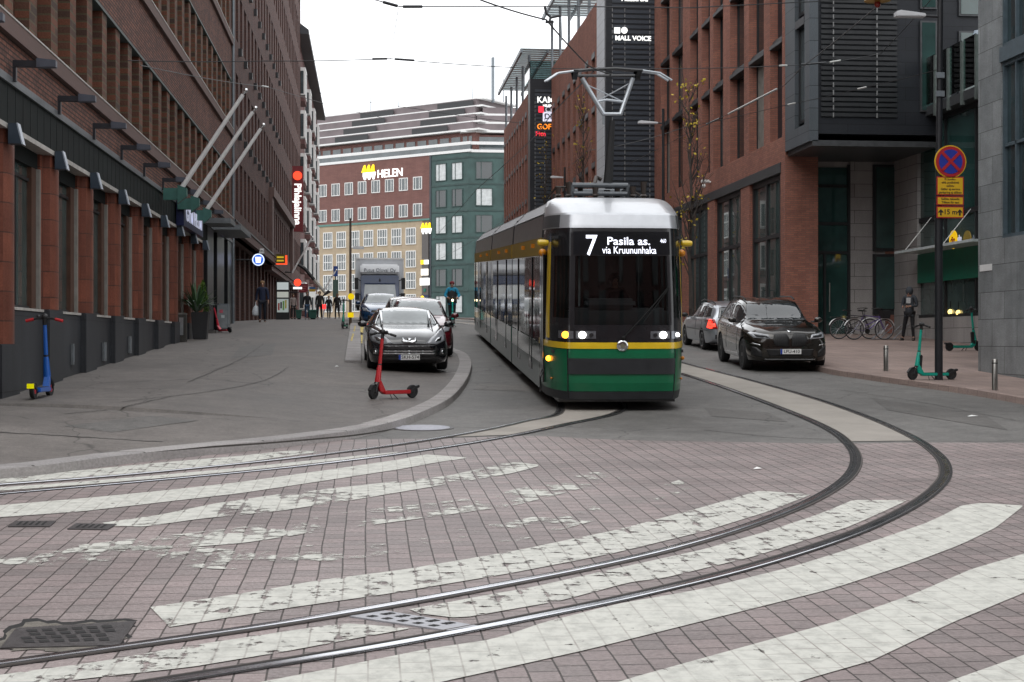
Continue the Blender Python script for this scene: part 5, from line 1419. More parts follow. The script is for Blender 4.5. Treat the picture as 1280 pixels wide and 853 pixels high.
def wheel(parent, x, y, r, w, mrim, side, spokes=5):
    M = Matrix.Translation((x, y, r)) @ Matrix.Rotation(R(90) * side, 4, 'Y')
    ww = w / 2
    t = MB().lathe([(r * .66, -ww * .9), (r * .9, -ww), (r, -ww * .7), (r, ww * .7), (r * .9, ww), (r * .66, ww * .9)], 32, M).build('wheel', M_tyre, parent, smooth=True)
    b = MB(); b.lathe([(r * .68, ww * .75), (r * .68, ww * .95), (r * .60, ww * .9), (r * .58, ww * .3), (.01, ww * .25)], 32, M)
    rr = b.build('rim', M_plastic if mrim is M_rimD else mrim, t, smooth=True)
    b = MB()
    for k in range(spokes):
        a = 2 * math.pi * k / spokes
        b.prism([(-r * .09, 0), (r * .09, 0), (r * .06, r * .62), (-r * .06, r * .62)], ww * .4, ww * .85, 'z', M @ Matrix.Rotation(a, 4, 'Z'))
    b.lathe([(r * .14, ww * .35), (r * .14, ww * .9), (.01, ww * .92)], 16, M)
    b.build('spokes', mrim, t)
    return t
def dense_poly(poly, cut=.07):
    bm = bmesh.new(); vs = [bm.verts.new((a, b, 0)) for a, b in poly]; f = bm.faces.new(vs)
    bmesh.ops.triangulate(bm, faces=[f])
    for _ in range(6):
        es = [e for e in bm.edges if e.calc_length() > cut]
        if not es: break
        bmesh.ops.subdivide_edges(bm, edges=es, cuts=1)
        bmesh.ops.triangulate(bm, faces=[q for q in bm.faces if len(q.verts) > 3])
    bm.verts.index_update(); r = [(v.co.x, v.co.y) for v in bm.verts], [tuple(v.index for v in q.verts) for q in bm.faces]
    bm.free(); return r
class Car:
    """body swept from a side outline and a plan outline; panes, lamps and grilles are laid on it"""
    def __init__(s, name, label, loc, rz, L, W, H, top, belt, zb, mbody, wheel_r, axles, group=None, cat='car', roofw=.62, nosew=None, pitch=0.):
        s.t = thing(name, label, cat, loc, rz, group); s.L, s.W, s.H = L, W, H
        s.t.rotation_euler = (pitch, 0, rz)
        s.mb = mbody
        hw = W / 2
        plan = nosew or [(-L / 2, .62), (-L / 2 + .06, .78), (-L / 2 + .2, .90), (-L / 2 + .5, .97), (-L / 2 + 1.1, 1.), (L / 2 - .9, 1.), (L / 2 - .4, .97), (L / 2 - .1, .90), (L / 2, .80)]
        zlow = [(-L / 2, zb + .12), (-L / 2 + .15, zb + .02), (-L / 2 + .6, zb), (L / 2 - .6, zb), (L / 2 - .1, zb + .08), (L / 2, zb + .15)]
        N, b = 76, MB(); rings = []
        ys = [-L / 2 + L * (i / N) for i in range(N + 1)]
        ys = sorted(set(ys + [-L / 2 + .03, -L / 2 + .1, L / 2 - .03, L / 2 - .1]))
        for y in ys:
            w = hw * interp(plan, y); zt = interp(top, y); z0 = interp(zlow, y); zl = min(interp(belt, y), zt - .05)
            cab = sstep(.02, .32, zt - zl)                       # 0 on the bonnet, 1 through the cabin
            wt = w * (.84 * (1 - cab) + roofw * cab + .0)
            h1 = z0 + (zl - z0) * .45
            prof = [(w * .80, z0), (w * .955, z0 + .035), (w * .985, z0 + (zl - z0) * .22), (w, h1), (w * .992, z0 + (zl - z0) * .72), (w * .965, zl - .035), (w * .945, zl)]
            if cab < .05: prof += [(w * .90, zl + (zt - zl) * .5), (w * .84, zl + (zt - zl) * .72), (w * .72, zl + (zt - zl) * .88), (w * .45, zt - .008)]
            else:
                q = lambda f: w * .945 + (wt - w * .945) * f
                prof += [(q(.35), zl + (zt - zl) * .36), (q(.7), zl + (zt - zl) * .70), (q(.95), zl + (zt - zl) * .90), (wt * .72, zt - .02 * cab - .004)]
            prof += [(wt * .35, zt - .003), (0, zt)]
            rings.append([(x, y, z) for x, z in prof])
        b = MB(); m = len(rings[0])
        full = [r + [(-x, y, z) for x, y, z in reversed(r[:-1])] for r in rings]
        n = len(full[0])
        for r in full: b.v += r
        for i in range(len(full) - 1):
            for j in range(n): b.f.append((i * n + j, i * n + (j + 1) % n, (i + 1) * n + (j + 1) % n, (i + 1) * n + j))
        b.f.append(tuple(range(n))); b.f.append(tuple(reversed(range((len(full) - 1) * n, len(full) * n))))
        body = b.build('body', mbody, s.t, smooth=True, ang=50)
        body.data.materials.append(M_plastic)
        s.body = body
        bm = bmesh.new(); bm.from_mesh(body.data); s.bvh = BVHTree.FromBMesh(bm); bm.free()
        # wheel arches
        cut = MB()
        for ya in axles:
            for sd in (-1, 1):
                cut.lathe([(wheel_r * 1.13, -.17), (wheel_r * 1.13, .2)], 32, Matrix.Translation((sd * (hw - .10), ya, wheel_r)) @ Matrix.Rotation(R(90), 4, 'Y'))
        c = cut.build('cutter', M_plastic)
        c.parent = s.t
        mo = body.modifiers.new('arch', 'BOOLEAN'); mo.operation = 'DIFFERENCE'; mo.object = c; mo.solver = 'EXACT'
        try: mo.material_mode = 'TRANSFER'
        except Exception: pass
        evald(body)
        bpy.data.objects.remove(c)
        for ya in axles:
            for sd in (-1, 1): wheel(s.t, sd * (hw - .115), ya, wheel_r, .22, s.rim if hasattr(s, 'rim') else M_rim, sd)
    def on(s, poly, axis, name, m, off=.006, parent=None, sgn=-1, cut=.07, mirror=False):
        """lay a flat outline on the body; axis y: (x,z) outline seen from the front (sgn -1) or rear; axis x: (y,z) from the side"""
        pts, fs = dense_poly(poly, cut); vs = []
        for a, c in pts:
            if axis == 'y': o, d = Vector((a, sgn * 20, c)), Vector((0, -sgn, 0))
            elif axis == 'z': o, d = Vector((a, c, 20)), Vector((0, 0, -1))
            else: o, d = Vector((sgn * 20, a, c)), Vector((-sgn, 0, 0))
            h = s.bvh.ray_cast(o, d)
            if h[0] is None:
                nr = s.bvh.find_nearest(Vector((a, sgn * s.L / 2, c)) if axis == 'y' else Vector((sgn * s.W / 2, a, c))); h = nr
            nrm = h[1] if h[1].dot(-d) > 0 else -h[1]
            vs.append(h[0] + nrm * off)
        b = MB(); b.v = [tuple(v) for v in vs]; b.f = fs
        o = b.build(name, m, parent or s.t, smooth=True, ang=60)
        mo = o.modifiers.new('t', 'SOLIDIFY'); mo.thickness = .006; mo.offset = -1
        return o
    def front(s, poly, name, m, **k): return s.on(poly, 'y', name, m, sgn=-1, **k)
    def rear(s, poly, name, m, **k): return s.on(poly, 'y', name, m, sgn=1, **k)
    def sides(s, poly, name, m, **k): return [s.on(poly, 'x', name, m, sgn=d, **k) for d in (-1, 1)]
    def plate(s, txt, z, y, w=.44, h=.115, rear=False):
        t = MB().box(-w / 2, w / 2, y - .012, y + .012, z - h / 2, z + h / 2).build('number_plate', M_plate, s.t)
        MB().box(-w / 2, -w / 2 + .045, y - .016, y - .0125, z - h / 2, z + h / 2).build('blue_band', M_plateB, t)
        text('plate_lettering', txt, h * .92, M_black, Matrix.Translation((.02, y - .0135, z)) @ FRONT, t, .001, bold=.001)
    def mirrors(s, y, z, m, x=None):
        for sd in (-1, 1):
            xx = sd * ((x or s.W / 2) + .09)
            b = MB(); b.ball((xx, y, z), .1, 10, (1.05, .62, .72)); o = b.build('mirror', m, s.t, smooth=True)
            MB().tube([(sd * (s.W / 2 - .09), y + .05, z - .05), (xx, y + .02, z - .04)], .02, 6).build('mirror_arm', M_plastic, o)
def mirx(poly): return [(-a, c) for a, c in reversed(poly)]
M_paintK = mat('black_car_paint', (.007, .007, .009), .18, var=.1, coat=1.)
M_paintBr = mat('bronze_black_paint', (.022, .018, .014), .2, metal=.5, var=.1, coat=1.)
M_paintS = mat('silver_car_paint', (.36, .38, .41), .3, metal=.6, var=.05, coat=.8)
M_paintR = mat('dark_red_car_paint', (.10, .006, .012), .2, metal=.2, var=.1, coat=1.)
M_paintW = mat('white_car_paint', (.70, .70, .69), .25, var=.04, coat=.8)
M_paintB = mat('blue_car_paint', (.012, .05, .125), .22, metal=.3, var=.1, coat=1.)
def car_at(px, d, dz=0., hf=None, zoff=0.):
    p = at_d(px, 400, d); h = (hf or (lambda u, v: g(v)))(p.x, p.y); return (p.x, p.y, h)
def slope(v): return math.atan((g(v + 1) - g(v - 1)) / 2)
# ---- black coupe-cabriolet, near
loc = car_at(505, 33.4, hf=side_z)
c = Car('parked_car', 'black two-door car with slanted headlights parked nearest, behind the red scooter', loc, R(1.5), 4.40, 1.80, 1.42,
        [(-2.2, .60), (-2.17, .70), (-2.08, .79), (-1.8, .88), (-1.2, .95), (-.75, 1.0), (-.15, 1.28), (.1, 1.34), (.6, 1.36), (1.1, 1.30), (1.7, 1.08), (2.05, 1.0), (2.2, .8)],
        [(-2.2, .5), (-1.6, .72), (-.8, .90), (.5, .93), (2.2, .93)], .17, M_paintK, .32, (-1.33, 1.28), roofw=.64, pitch=slope(34))
c.front([(-.70, 1.0), (.70, 1.0), (.62, 1.16), (.52, 1.30), (.3, 1.315), (-.3, 1.315), (-.52, 1.30), (-.62, 1.16)], 'windscreen', M_carscreen_sky)
for sd in (1, -1):
    P = [(.69, 1.0), (.745, 1.0), (.665, 1.17), (.56, 1.325), (.5, 1.325), (.61, 1.17)]
    c.front(P if sd > 0 else mirx(P), 'pillar_trim', M_chrome, off=.008)
    P = [(.36, .63), (.60, .61), (.80, .67), (.87, .86), (.82, .93), (.66, .87), (.50, .76)]
    h = c.front(P if sd > 0 else mirx(P), 'headlight', M_lens, off=.01)
    P = [(.55, .66), (.70, .68), (.74, .76), (.62, .74)]
    c.front(P if sd > 0 else mirx(P), 'reflector', M_chrome, off=.014, parent=h)
    P = [(.66, .36), (.80, .38), (.81, .52), (.70, .52)]
    f = c.front(P if sd > 0 else mirx(P), 'fog_lamp', M_plastic, off=.008)
    P = [(.71, .40), (.77, .40), (.78, .48), (.72, .48)]
    c.front(P if sd > 0 else mirx(P), 'bulb', M_chrome, off=.013, parent=f)
c.front([(-.58, .34), (.58, .34), (.64, .5), (.58, .60), (-.58, .60), (-.64, .5)], 'grille', M_plastic, off=.006)
c.front([(-.60, .40), (.60, .40), (.60, .425), (-.60, .425)], 'chrome_strip', M_chrome, off=.014)
c.front([(-.60, .455), (.60, .455), (.60, .475), (-.60, .475)], 'chrome_strip', M_chrome, off=.014)
c.front([(-.56, .50), (.56, .50), (.58, .585), (-.58, .585)], 'bumper_bar', M_paintK, off=.02)
c.front([(-.60, .20), (.60, .20), (.63, .30), (-.63, .30)], 'lower_grille', M_plastic, off=.004)
c.front([(-.17, .68), (-.12, .64), (.12, .64), (.17, .68), (.14, .76), (.09, .70), (-.09, .70), (-.14, .76)], 'badge', M_chrome, off=.012)
c.front([(-.05, .695), (.04, .69), (.06, .74), (-.03, .75)], 'badge_animal', M_chrome, off=.014)
c.sides([(-.78, 1.0), (-.35, 1.16), (.1, 1.27), (.7, 1.28), (1.15, 1.2), (1.4, 1.06), (1.3, .98), (-.6, .96)], 'side_window', M_carglass)
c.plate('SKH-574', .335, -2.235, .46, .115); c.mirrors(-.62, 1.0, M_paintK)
# ---- hatchbacks behind it
def hatch(label, px, d, m, rz=0., L=4.1, W=1.74, H=1.47, hf=side_z, suffix=None, frames=None):
    k = H / 1.47
    c = Car('parked_car', label, car_at(px, d, hf=hf), rz, L, W, H,
            [(-L / 2, .58 * k), (-L / 2 + .05, .70 * k), (-L / 2 + .3, .82 * k), (-L / 2 + .95, .96 * k), (-L / 2 + 1.25, 1.02 * k), (-L / 2 + 1.85, 1.36 * k), (-L / 2 + 2.2, 1.45 * k), (-L / 2 + 2.8, 1.47 * k), (L / 2 - .6, 1.40 * k), (L / 2 - .25, 1.2 * k), (L / 2 - .08, .95 * k), (L / 2, .6 * k)],
            [(-L / 2, .5), (-L / 2 + .6, .75), (-L / 2 + 1.2, .88), (.5, .93), (L / 2, .95)], .18, m, .31, (-L / 2 + .82, L / 2 - .78), pitch=slope(d), roofw=.66)
    w = W / 2
    c.front([(-.70 * w / .87, 1.03 * k), (.70 * w / .87, 1.03 * k), (.60, 1.24 * k), (.52, 1.40 * k), (-.52, 1.40 * k), (-.60, 1.24 * k)], 'windscreen', M_carscreen_sky)
    for sd in (1, -1):
        P = [(w * .55, .62 * k), (w * .84, .66 * k), (w * .93, .82 * k), (w * .70, .78 * k)]
        c.front(P if sd > 0 else mirx(P), 'headlight', M_lens, off=.01)
    c.front([(-w * .5, .60 * k), (w * .5, .60 * k), (w * .46, .70 * k), (-w * .46, .70 * k)], 'grille', M_plastic)
    c.front([(-w * .62, .26), (w * .62, .26), (w * .66, .44), (-w * .66, .44)], 'lower_grille', M_plastic)
    c.sides([(-L / 2 + 1.3, 1.03 * k), (-L / 2 + 1.85, 1.28 * k), (-L / 2 + 2.3, 1.38 * k), (L / 2 - .7, 1.34 * k), (L / 2 - .45, 1.2 * k), (L / 2 - .5, 1.0 * k), (-L / 2 + 1.4, .97 * k)], 'side_window', M_carglass)
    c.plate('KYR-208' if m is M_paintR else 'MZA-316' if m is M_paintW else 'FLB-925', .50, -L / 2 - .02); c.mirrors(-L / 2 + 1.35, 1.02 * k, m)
    return c
hatch('dark red hatchback parked between the black car and the white one', 523, 39.0, M_paintR, R(0), H=1.5)
hatch('white hatchback parked behind the dark red car, only its roof showing', 511, 46.5, M_paintW, R(1), H=1.50)
hatch('blue hatchback parked in front of the box truck', 475, 62., M_paintB, R(1), L=4.2, W=1.76, H=1.40, hf=lambda u, v: g(v))
# ---- dark bronze SUV
Car.rim = M_rimD
vB = 36.6
pB = at_d(952, 400, vB)
c = Car('parked_car', 'dark bronze SUV with black wheels parked at the kerb', (pB.x + .18, pB.y, g(pB.y)), R(-4), 4.92, 2.0, 1.75,
        [(-2.46, .74), (-2.42, .90), (-2.3, 1.0), (-1.7, 1.10), (-1.15, 1.16), (-.9, 1.19), (-.25, 1.60), (0., 1.69), (.6, 1.745), (1.4, 1.71), (2.0, 1.60), (2.28, 1.28), (2.4, 1.05), (2.46, .75)],
        [(-2.46, .7), (-2.0, .9), (-1.2, 1.03), (.5, 1.07), (2.46, 1.12)], .24, M_paintBr, .385, (-1.53, 1.44), roofw=.66, pitch=slope(37))
c.front([(-.78, 1.20), (.78, 1.20), (.70, 1.40), (.62, 1.60), (-.62, 1.60), (-.70, 1.40)], 'windscreen', M_carglass)
for sd in (1, -1):
    f = (lambda P: P) if sd > 0 else mirx
    g0 = c.front(f([(.035, .62), (.36, .64), (.42, .76), (.38, .91), (.10, .93), (.035, .84)]), 'kidney_grille', M_plastic, off=.02)
    for q in range(6): c.front(f([(.07 + .052 * q, .66), (.082 + .052 * q, .66), (.085 + .052 * q, .89), (.073 + .052 * q, .89)]), 'slats', M_rimD, off=.028, parent=g0)
    h = c.front(f([(.47, .80), (.85, .82), (.93, .92), (.86, .955), (.52, .90)]), 'headlight', M_lens, off=.012)
    c.front(f([(.52, .83), (.78, .845), (.82, .90), (.56, .875)]), 'lamp_inner', M_rimD, off=.018, parent=h)
    c.front(f([(.66, .36), (.90, .40), (.90, .62), (.80, .60), (.68, .50)]), 'side_intake', M_plastic, off=.008)
    c.front(f([(.70, .64), (.90, .68), (.91, .71), (.71, .665)]), 'corner_blade', M_chrome, off=.012)
c.front([(-.52, .40), (.52, .40), (.58, .56), (-.58, .56)], 'lower_grille', M_plastic, off=.008)
c.front([(-.6, .30), (.6, .30), (.62, .325), (-.62, .325)], 'skid_strip', M_chrome, off=.012)
c.front([(-.035, .965), (.035, .965), (.045, 1.0), (.0, 1.02), (-.045, 1.0)], 'badge', M_chrome, off=.01)
c.sides([(-.86, 1.20), (-.3, 1.48), (.05, 1.585), (.5, 1.62), (.55, 1.14), (-.7, 1.12)], 'front_side_window', M_carglass)
c.sides([(.62, 1.62), (1.3, 1.60), (1.85, 1.46), (2.0, 1.30), (1.9, 1.17), (.66, 1.14)], 'rear_side_window', M_carglass)
c.sides([(-1.05, .32), (.95, .32), (.95, .36), (-1.05, .40)], 'sill_strip', M_chrome, off=.01)
for sd in (-1, 1):
    for y in (.28, 1.3):
        MB().box(sd * .985, sd * 1.01, y, y + .2, 1.0, 1.035).build('door_handle', M_paintBr, c.t)
    b = MB().tube([(sd * .63, -.05, 1.70), (sd * .64, .3, 1.76), (sd * .63, 1.5, 1.74), (sd * .61, 1.8, 1.66)], .022, 6); b.build('roof_rail', M_plastic, c.t)
c.sides([(.585, .45), (.6, .45), (.6, 1.1), (.585, 1.1)], 'door_gap', M_plastic, off=.004)
c.sides([(-.845, .45), (-.83, .45), (-.83, 1.1), (-.845, 1.1)], 'door_gap', M_plastic, off=.004)
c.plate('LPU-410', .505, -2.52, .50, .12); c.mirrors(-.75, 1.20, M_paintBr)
Car.rim = M_rim
# ---- silver estate, seen from behind its nearer end: it points up the street
pS = at_d(897, 400, 44.6)
c = Car('parked_car', 'silver estate car with a glowing red tail lamp parked ahead of the dark SUV', (11.05, pS.y + .2, g(pS.y + .2)), R(180 - 1), 4.57, 1.77, 1.48,
        [(-2.28, .6), (-2.22, .75), (-1.9, .86), (-1.2, .95), (-.95, .99), (-.3, 1.34), (0, 1.43), (.7, 1.475), (1.6, 1.43), (2.0, 1.33), (2.17, 1.05), (2.25, .85), (2.285, .6)],
        [(-2.28, .55), (-1.3, .86), (.5, .93), (2.28, .98)], .2, M_paintS, .315, (-1.35, 1.23), roofw=.68, pitch=-slope(44))
c.rear([(-.60, 1.0), (.60, 1.0), (.52, 1.32), (-.52, 1.32)], 'rear_window', M_carglass)
M_tail = emit('tail_lamp_lit', (1., .05, .03), 2.2, (.5, .02, .01))
for sd in (1, -1):
    f = (lambda P: P) if sd > 0 else mirx
    h = c.rear(f([(.62, .68), (.84, .66), (.86, .98), (.70, .96)]), 'tail_lamp', M_lensR, off=.01)
    c.rear(f([(.68, .74), (.78, .73), (.79, .84), (.70, .84)]), 'lit_bulb', M_tail, off=.016, parent=h)
c.sides([(1.85, .70), (2.22, .68), (2.2, .95), (1.98, .96)], 'tail_lamp_side', M_tail, off=.01)
c.sides([(-.9, 1.02), (-.35, 1.27), (-.05, 1.36), (.28, 1.39), (.28, .97), (-.8, .95)], 'front_side_window', M_carglass)
c.sides([(.36, 1.39), (1.08, 1.38), (1.1, .99), (.36, .97)], 'rear_side_window', M_carglass)
c.sides([(1.18, 1.37), (1.75, 1.30), (1.98, 1.04), (1.2, 1.0)], 'cargo_window', M_carglass)
c.sides([(.30, .4), (.315, .4), (.315, .95), (.30, .95)], 'door_gap', M_plastic, off=.004)
c.sides([(1.12, .55), (1.135, .55), (1.135, .95), (1.12, .95)], 'door_gap', M_plastic, off=.004)
c.sides([(-1., .58), (1.9, .60), (1.9, .64), (-1., .62)], 'side_moulding', mat('grey_moulding', (.12, .125, .13), .5), off=.008)
for sd in (-1, 1): MB().tube([(sd * .60, -.1, 1.45), (sd * .61, .4, 1.51), (sd * .60, 1.5, 1.48), (sd * .58, 1.75, 1.41)], .02, 6).build('roof_rail', M_plastic, c.t)
MB().box(-.7, .7, 2.22, 2.31, .38, .5).build('bumper_strip', M_plastic, c.t); c.mirrors(-.85, 1.0, M_plastic)
# ---- box truck
def truck():
    p = at_d(475, 400, 74.); t = thing('box_truck', 'grey box truck with a dark blue cab parked behind the blue hatchback', 'truck', (p.x, p.y, g(p.y) + .02), R(.5))
    Mb, Mg_, Mw = mat('truck_blue', (.010, .03, .09), .4, coat=.15), mat('truck_box_grey', (.60, .62, .65), .5, var=.05), mat('truck_deflector', (.66, .68, .70), .4, var=.06)
    b = MB().box(-1.28, 1.28, 1.9, 8.6, .95, 3.42); bx = b.build('cargo_box', Mg_, t, bevel=.03)
    b = MB()
    for x in (-1.3, 1.24): b.box(x, x + .06, 1.86, 1.9, .95, 3.45)
    b.box(-1.3, 1.3, 1.86, 1.9, 3.4, 3.48); b.build('box_frame', M_wht, bx)
    cab = MB(); cab.prism([(0, .45), (-.05, .75), (0, 1.15), (.10, 1.22), (.36, 2.02), (.50, 2.5), (1.75, 2.56), (1.75, .45)], -1.0, 1.0, 'x')
    cb = cab.build('cab', Mb, t, bevel=.08, smooth=True)
    MB().add([(-.85, .10, 1.26), (.85, .10, 1.26), (.78, .335, 2.0), (-.78, .335, 2.0)], [(0, 1, 2, 3)]).build('windscreen', M_carscreen_sky, t)
    for sd in (-1, 1):
        MB().box(sd * 1.0, sd * 1.012, .5, 1.3, 1.35, 2.15).build('side_window', M_carglass, t)
        MB().box(sd * .95, sd * .62, -.06, .02, .78, 1.0).build('headlight', M_lens, t, bevel=.02)
        m = MB().box(sd * 1.12, sd * 1.32, .25, .38, 1.75, 2.35).box(sd * 1.08, sd * 1.3, .27, .38, 1.2, 1.55).tube([(sd * 1.0, .4, 2.2), (sd * 1.2, .33, 2.3)], .03, 6).tube([(sd * 1., .4, 1.5), (sd * 1.2, .33, 1.45)], .03, 6).build('mirror', M_plastic, t)
        for y in (.85, 5.6, 6.5): wheel(t, sd * .92, y, .42, .26, M_rim, sd)
        MB().box(sd * .95, sd * 1.2, 1.75, 8.5, .8, .95).build('side_rail', M_plastic, t)
    b = MB(); b.prism([(.5, 2.56), (.56, 2.9), (.75, 3.1), (1.8, 3.12), (1.8, 2.56)], -1.02, 1.02, 'x'); d = b.build('roof_deflector', Mw, t, bevel=.09, smooth=True)
    text('lettering', 'Putus Oloval Oy', .26, mat('letter_grey', (.12, .13, .16), .6), Matrix.Translation((0, .505, 2.76)) @ Matrix.Rotation(R(-9), 4, 'X') @ FRONT, d, .006, sx=.95)
    MB().box(-.55, .55, -.09, -.04, .72, .98).build('grille', M_plastic, t); MB().box(-.98, .98, -.1, .3, .38, .62).build('bumper', M_plastic, t, bevel=.03)
    MB().box(-.8, .8, .33, .36, 2.03, 2.07).build('visor', Mb, t); MB().prism([(-.05, 2.2), (.05, 2.2), (0, 2.36)], .36, .40).build('badge', M_black, t)
    return t
truck()
# ================================================================== people
M_skin = mat('skin', (.42, .24, .17), .6, var=.08)
def skin(name, J, edges, rad, m, parent, lv=1, off=(0, 0, 0)):
    ks = list(J); ix = {k: i for i, k in enumerate(ks)}
    used = sorted({k for e in edges for k in e}, key=lambda k: ix[k]); ui = {k: i for i, k in enumerate(used)}
    me = bpy.data.meshes.new(name); me.from_pydata([tuple(Vector(J[k]) + Vector(off)) for k in used], [(ui[a], ui[b]) for a, b in edges], [])
    o = bpy.data.objects.new(name, me); col.objects.link(o)
    o.modifiers.new('skin', 'SKIN'); sv = me.skin_vertices[0].data
    root = next((k for k in ('pelvis', 'waist', 'chest') if k in ui), used[0])
    for k in used:
        r = rad[k]; sv[ui[k]].radius = r if isinstance(r, tuple) else (r, r); sv[ui[k]].use_root = (k == root)
    s = o.modifiers.new('sub', 'SUBSURF'); s.levels = lv; s.render_levels = lv
    evald(o)
    for p in o.data.polygons: p.use_smooth = True
    o.data.materials.clear(); o.data.materials.append(m); o.parent = parent
    return o
def body_joints(pose):
    J = dict(pelvis=(0, 0, .93), waist=(0, -.005, 1.08), chest=(0, 0, 1.30), neckb=(0, .01, 1.45), neck=(0, 0, 1.50), head=(0, -.015, 1.61), top=(0, -.005, 1.70), nose=(0, -.112, 1.60))
    for s, n in ((-1, 'L'), (1, 'R')):
        J['sh' + n] = (.175 * s, .01, 1.41); J['el' + n] = (.235 * s, .03, 1.13); J['wr' + n] = (.245 * s, -.04, .88)
        J['hip' + n] = (.09 * s, 0, .88); J['kn' + n] = (.10 * s, -.015, .49); J['an' + n] = (.105 * s, .02, .09); J['toe' + n] = (.115 * s, -.15, .035); J['heel' + n] = (.105 * s, .055, .035)
    J.update(pose)
    for s, n in ((-1, 'L'), (1, 'R')):
        w, e = Vector(J['wr' + n]), Vector(J['el' + n]); d = (w - e).normalized(); side = Vector((s, 0, 0)) - d * d.x * s
        side = side.normalized() if side.length > .2 else Vector((0, 0, 1)); up = d.cross(side)
        J['palm' + n] = w + d * .075
        for k in range(4):
            b = w + d * .10 + up * ((k - 1.5) * .021); L = (.062, .075, .07, .055)[k]
            J[f'fa{k}{n}'] = b + d * L * .5; J[f'fb{k}{n}'] = b + d * L - side * .018
        J['ta' + n] = w + d * .05 + up * -.045; J['tb' + n] = w + d * .09 + up * -.055 - side * .01
    return {k: tuple(v) for k, v in J.items()}
def person(label, loc, rz, pose, top, legs, shoe=(.02, .02, .02), hair=(.10, .06, .03), H=1.72, hood=False, cap=None, group=None, sleeves=True, extras=None, coat=0.):
    s = H / 1.72
    t = thing('person', label, 'person', loc, rz, group); t.scale = (s, s, s)
    J = body_joints(pose)
    E = [('pelvis', 'waist'), ('waist', 'chest'), ('chest', 'neckb'), ('neckb', 'neck'), ('neck', 'head'), ('head', 'top'), ('head', 'nose')]
    rad = dict(pelvis=(.135, .10), waist=(.12, .085), chest=(.145, .095), neckb=.075, neck=.052, head=(.078, .095), top=(.06, .075), nose=.016)
    for n in 'LR':
        E += [('neckb', 'sh' + n), ('sh' + n, 'el' + n), ('el' + n, 'wr' + n), ('wr' + n, 'palm' + n), ('pelvis', 'hip' + n), ('hip' + n, 'kn' + n), ('kn' + n, 'an' + n), ('an' + n, 'toe' + n), ('an' + n, 'heel' + n), ('palm' + n, 'ta' + n), ('ta' + n, 'tb' + n)]
        E += [('palm' + n, f'fa{k}{n}') for k in range(4)] + [(f'fa{k}{n}', f'fb{k}{n}') for k in range(4)]
        rad.update({'sh' + n: .062, 'el' + n: .042, 'wr' + n: .027, 'palm' + n: (.034, .018), 'hip' + n: .088, 'kn' + n: .054, 'an' + n: .03, 'toe' + n: .02, 'heel' + n: .02, 'ta' + n: .011, 'tb' + n: .009})
        for k in range(4): rad[f'fa{k}{n}'] = .010; rad[f'fb{k}{n}'] = .008
    skin('body', J, E, rad, M_skin, t, 1)
    mt, ml = (top if not isinstance(top, tuple) else mat('cloth_%.3f_%.3f_%.3f' % top, top, .85, var=.2, scale=5, bmp=.3)), mat('cloth_%.3f_%.3f_%.3f' % legs, legs, .85, var=.2, scale=5, bmp=.3)
    ms, mh = mat('shoe_%.3f_%.3f_%.3f' % shoe, shoe, .6), mat('hair_%.3f_%.3f_%.3f' % hair, hair, .7, var=.3, scale=30)
    J2 = dict(J); p = Vector(J['pelvis']); J2['hem'] = (p.x, p.y, p.z - .06 - coat)
    jr = dict(rad); jr.update(pelvis=(.155, .118), waist=(.15, .115), chest=(.17, .12), neckb=(.092, .085), hem=(.165, .128))
    for n in 'LR':
        a, b_ = Vector(J['el' + n]), Vector(J['wr' + n]); J2['cuff' + n] = tuple(a + (b_ - a) * .93); jr.update({'sh' + n: .078, 'el' + n: .06, 'cuff' + n: .043})
    E2 = [('hem', 'pelvis'), ('pelvis', 'waist'), ('waist', 'chest'), ('chest', 'neckb')] + [q for n in 'LR' for q in (('neckb', 'sh' + n), ('sh' + n, 'el' + n), ('el' + n, 'cuff' + n))]
    skin('jacket', J2, E2, jr, mt, t, 1)
    lr = dict(pelvis=(.142, .108))
    for n in 'LR': lr.update({'hip' + n: .098, 'kn' + n: .068, 'an' + n: .052})
    skin('trousers', J, [('pelvis', 'hip' + n) for n in 'LR'] + [('hip' + n, 'kn' + n) for n in 'LR'] + [('kn' + n, 'an' + n) for n in 'LR'], lr, ml, t, 1)
    for n in 'LR':
        J3 = {k: J[k + n] for k in ('an', 'toe', 'heel')}; J3['mid'] = tuple((Vector(J['toe' + n]) + Vector(J['heel' + n])) / 2)
        skin('shoe', J3, [('heel', 'mid'), ('mid', 'toe'), ('mid', 'an')], dict(heel=(.05, .042), mid=(.054, .046), toe=(.056, .042), an=.05), ms, t, 1)
    h = Vector(J['head']); up = (Vector(J['top']) - Vector(J['neck'])).normalized(); fw = (Vector(J['nose']) - h).normalized()
    b = MB()
    if hood:
        b.ball(h + up * .03 - fw * .035, .135, 12, (.9, 1., 1.12)); o = b.build('hood', mt, t, smooth=True)
    elif cap:
        b.ball(h + up * .055 - fw * .015, .108, 12, (.95, 1., .78)); b.build('beanie', mat('cap_%.3f' % cap[0], cap, .85, var=.2), t, smooth=True)
    else:
        b.ball(h + up * .055 - fw * .045, .108, 12, (.92, .92, .95)); b.build('hair', mh, t, smooth=True)
    b = MB()
    for s_ in (-1, 1): b.ball(h + fw * .078 + up * .012 + fw.cross(up) * (.032 * s_), .012, 6)
    b.build('eyes', M_black, t)
    b = MB(); q = h + fw * .083 - up * .045; sd = fw.cross(up); b.tube([q - sd * .022, q + fw * .004, q + sd * .022], .006, 5); b.build('mouth', mat('lips', (.28, .10, .085), .5), t)
    return t, J
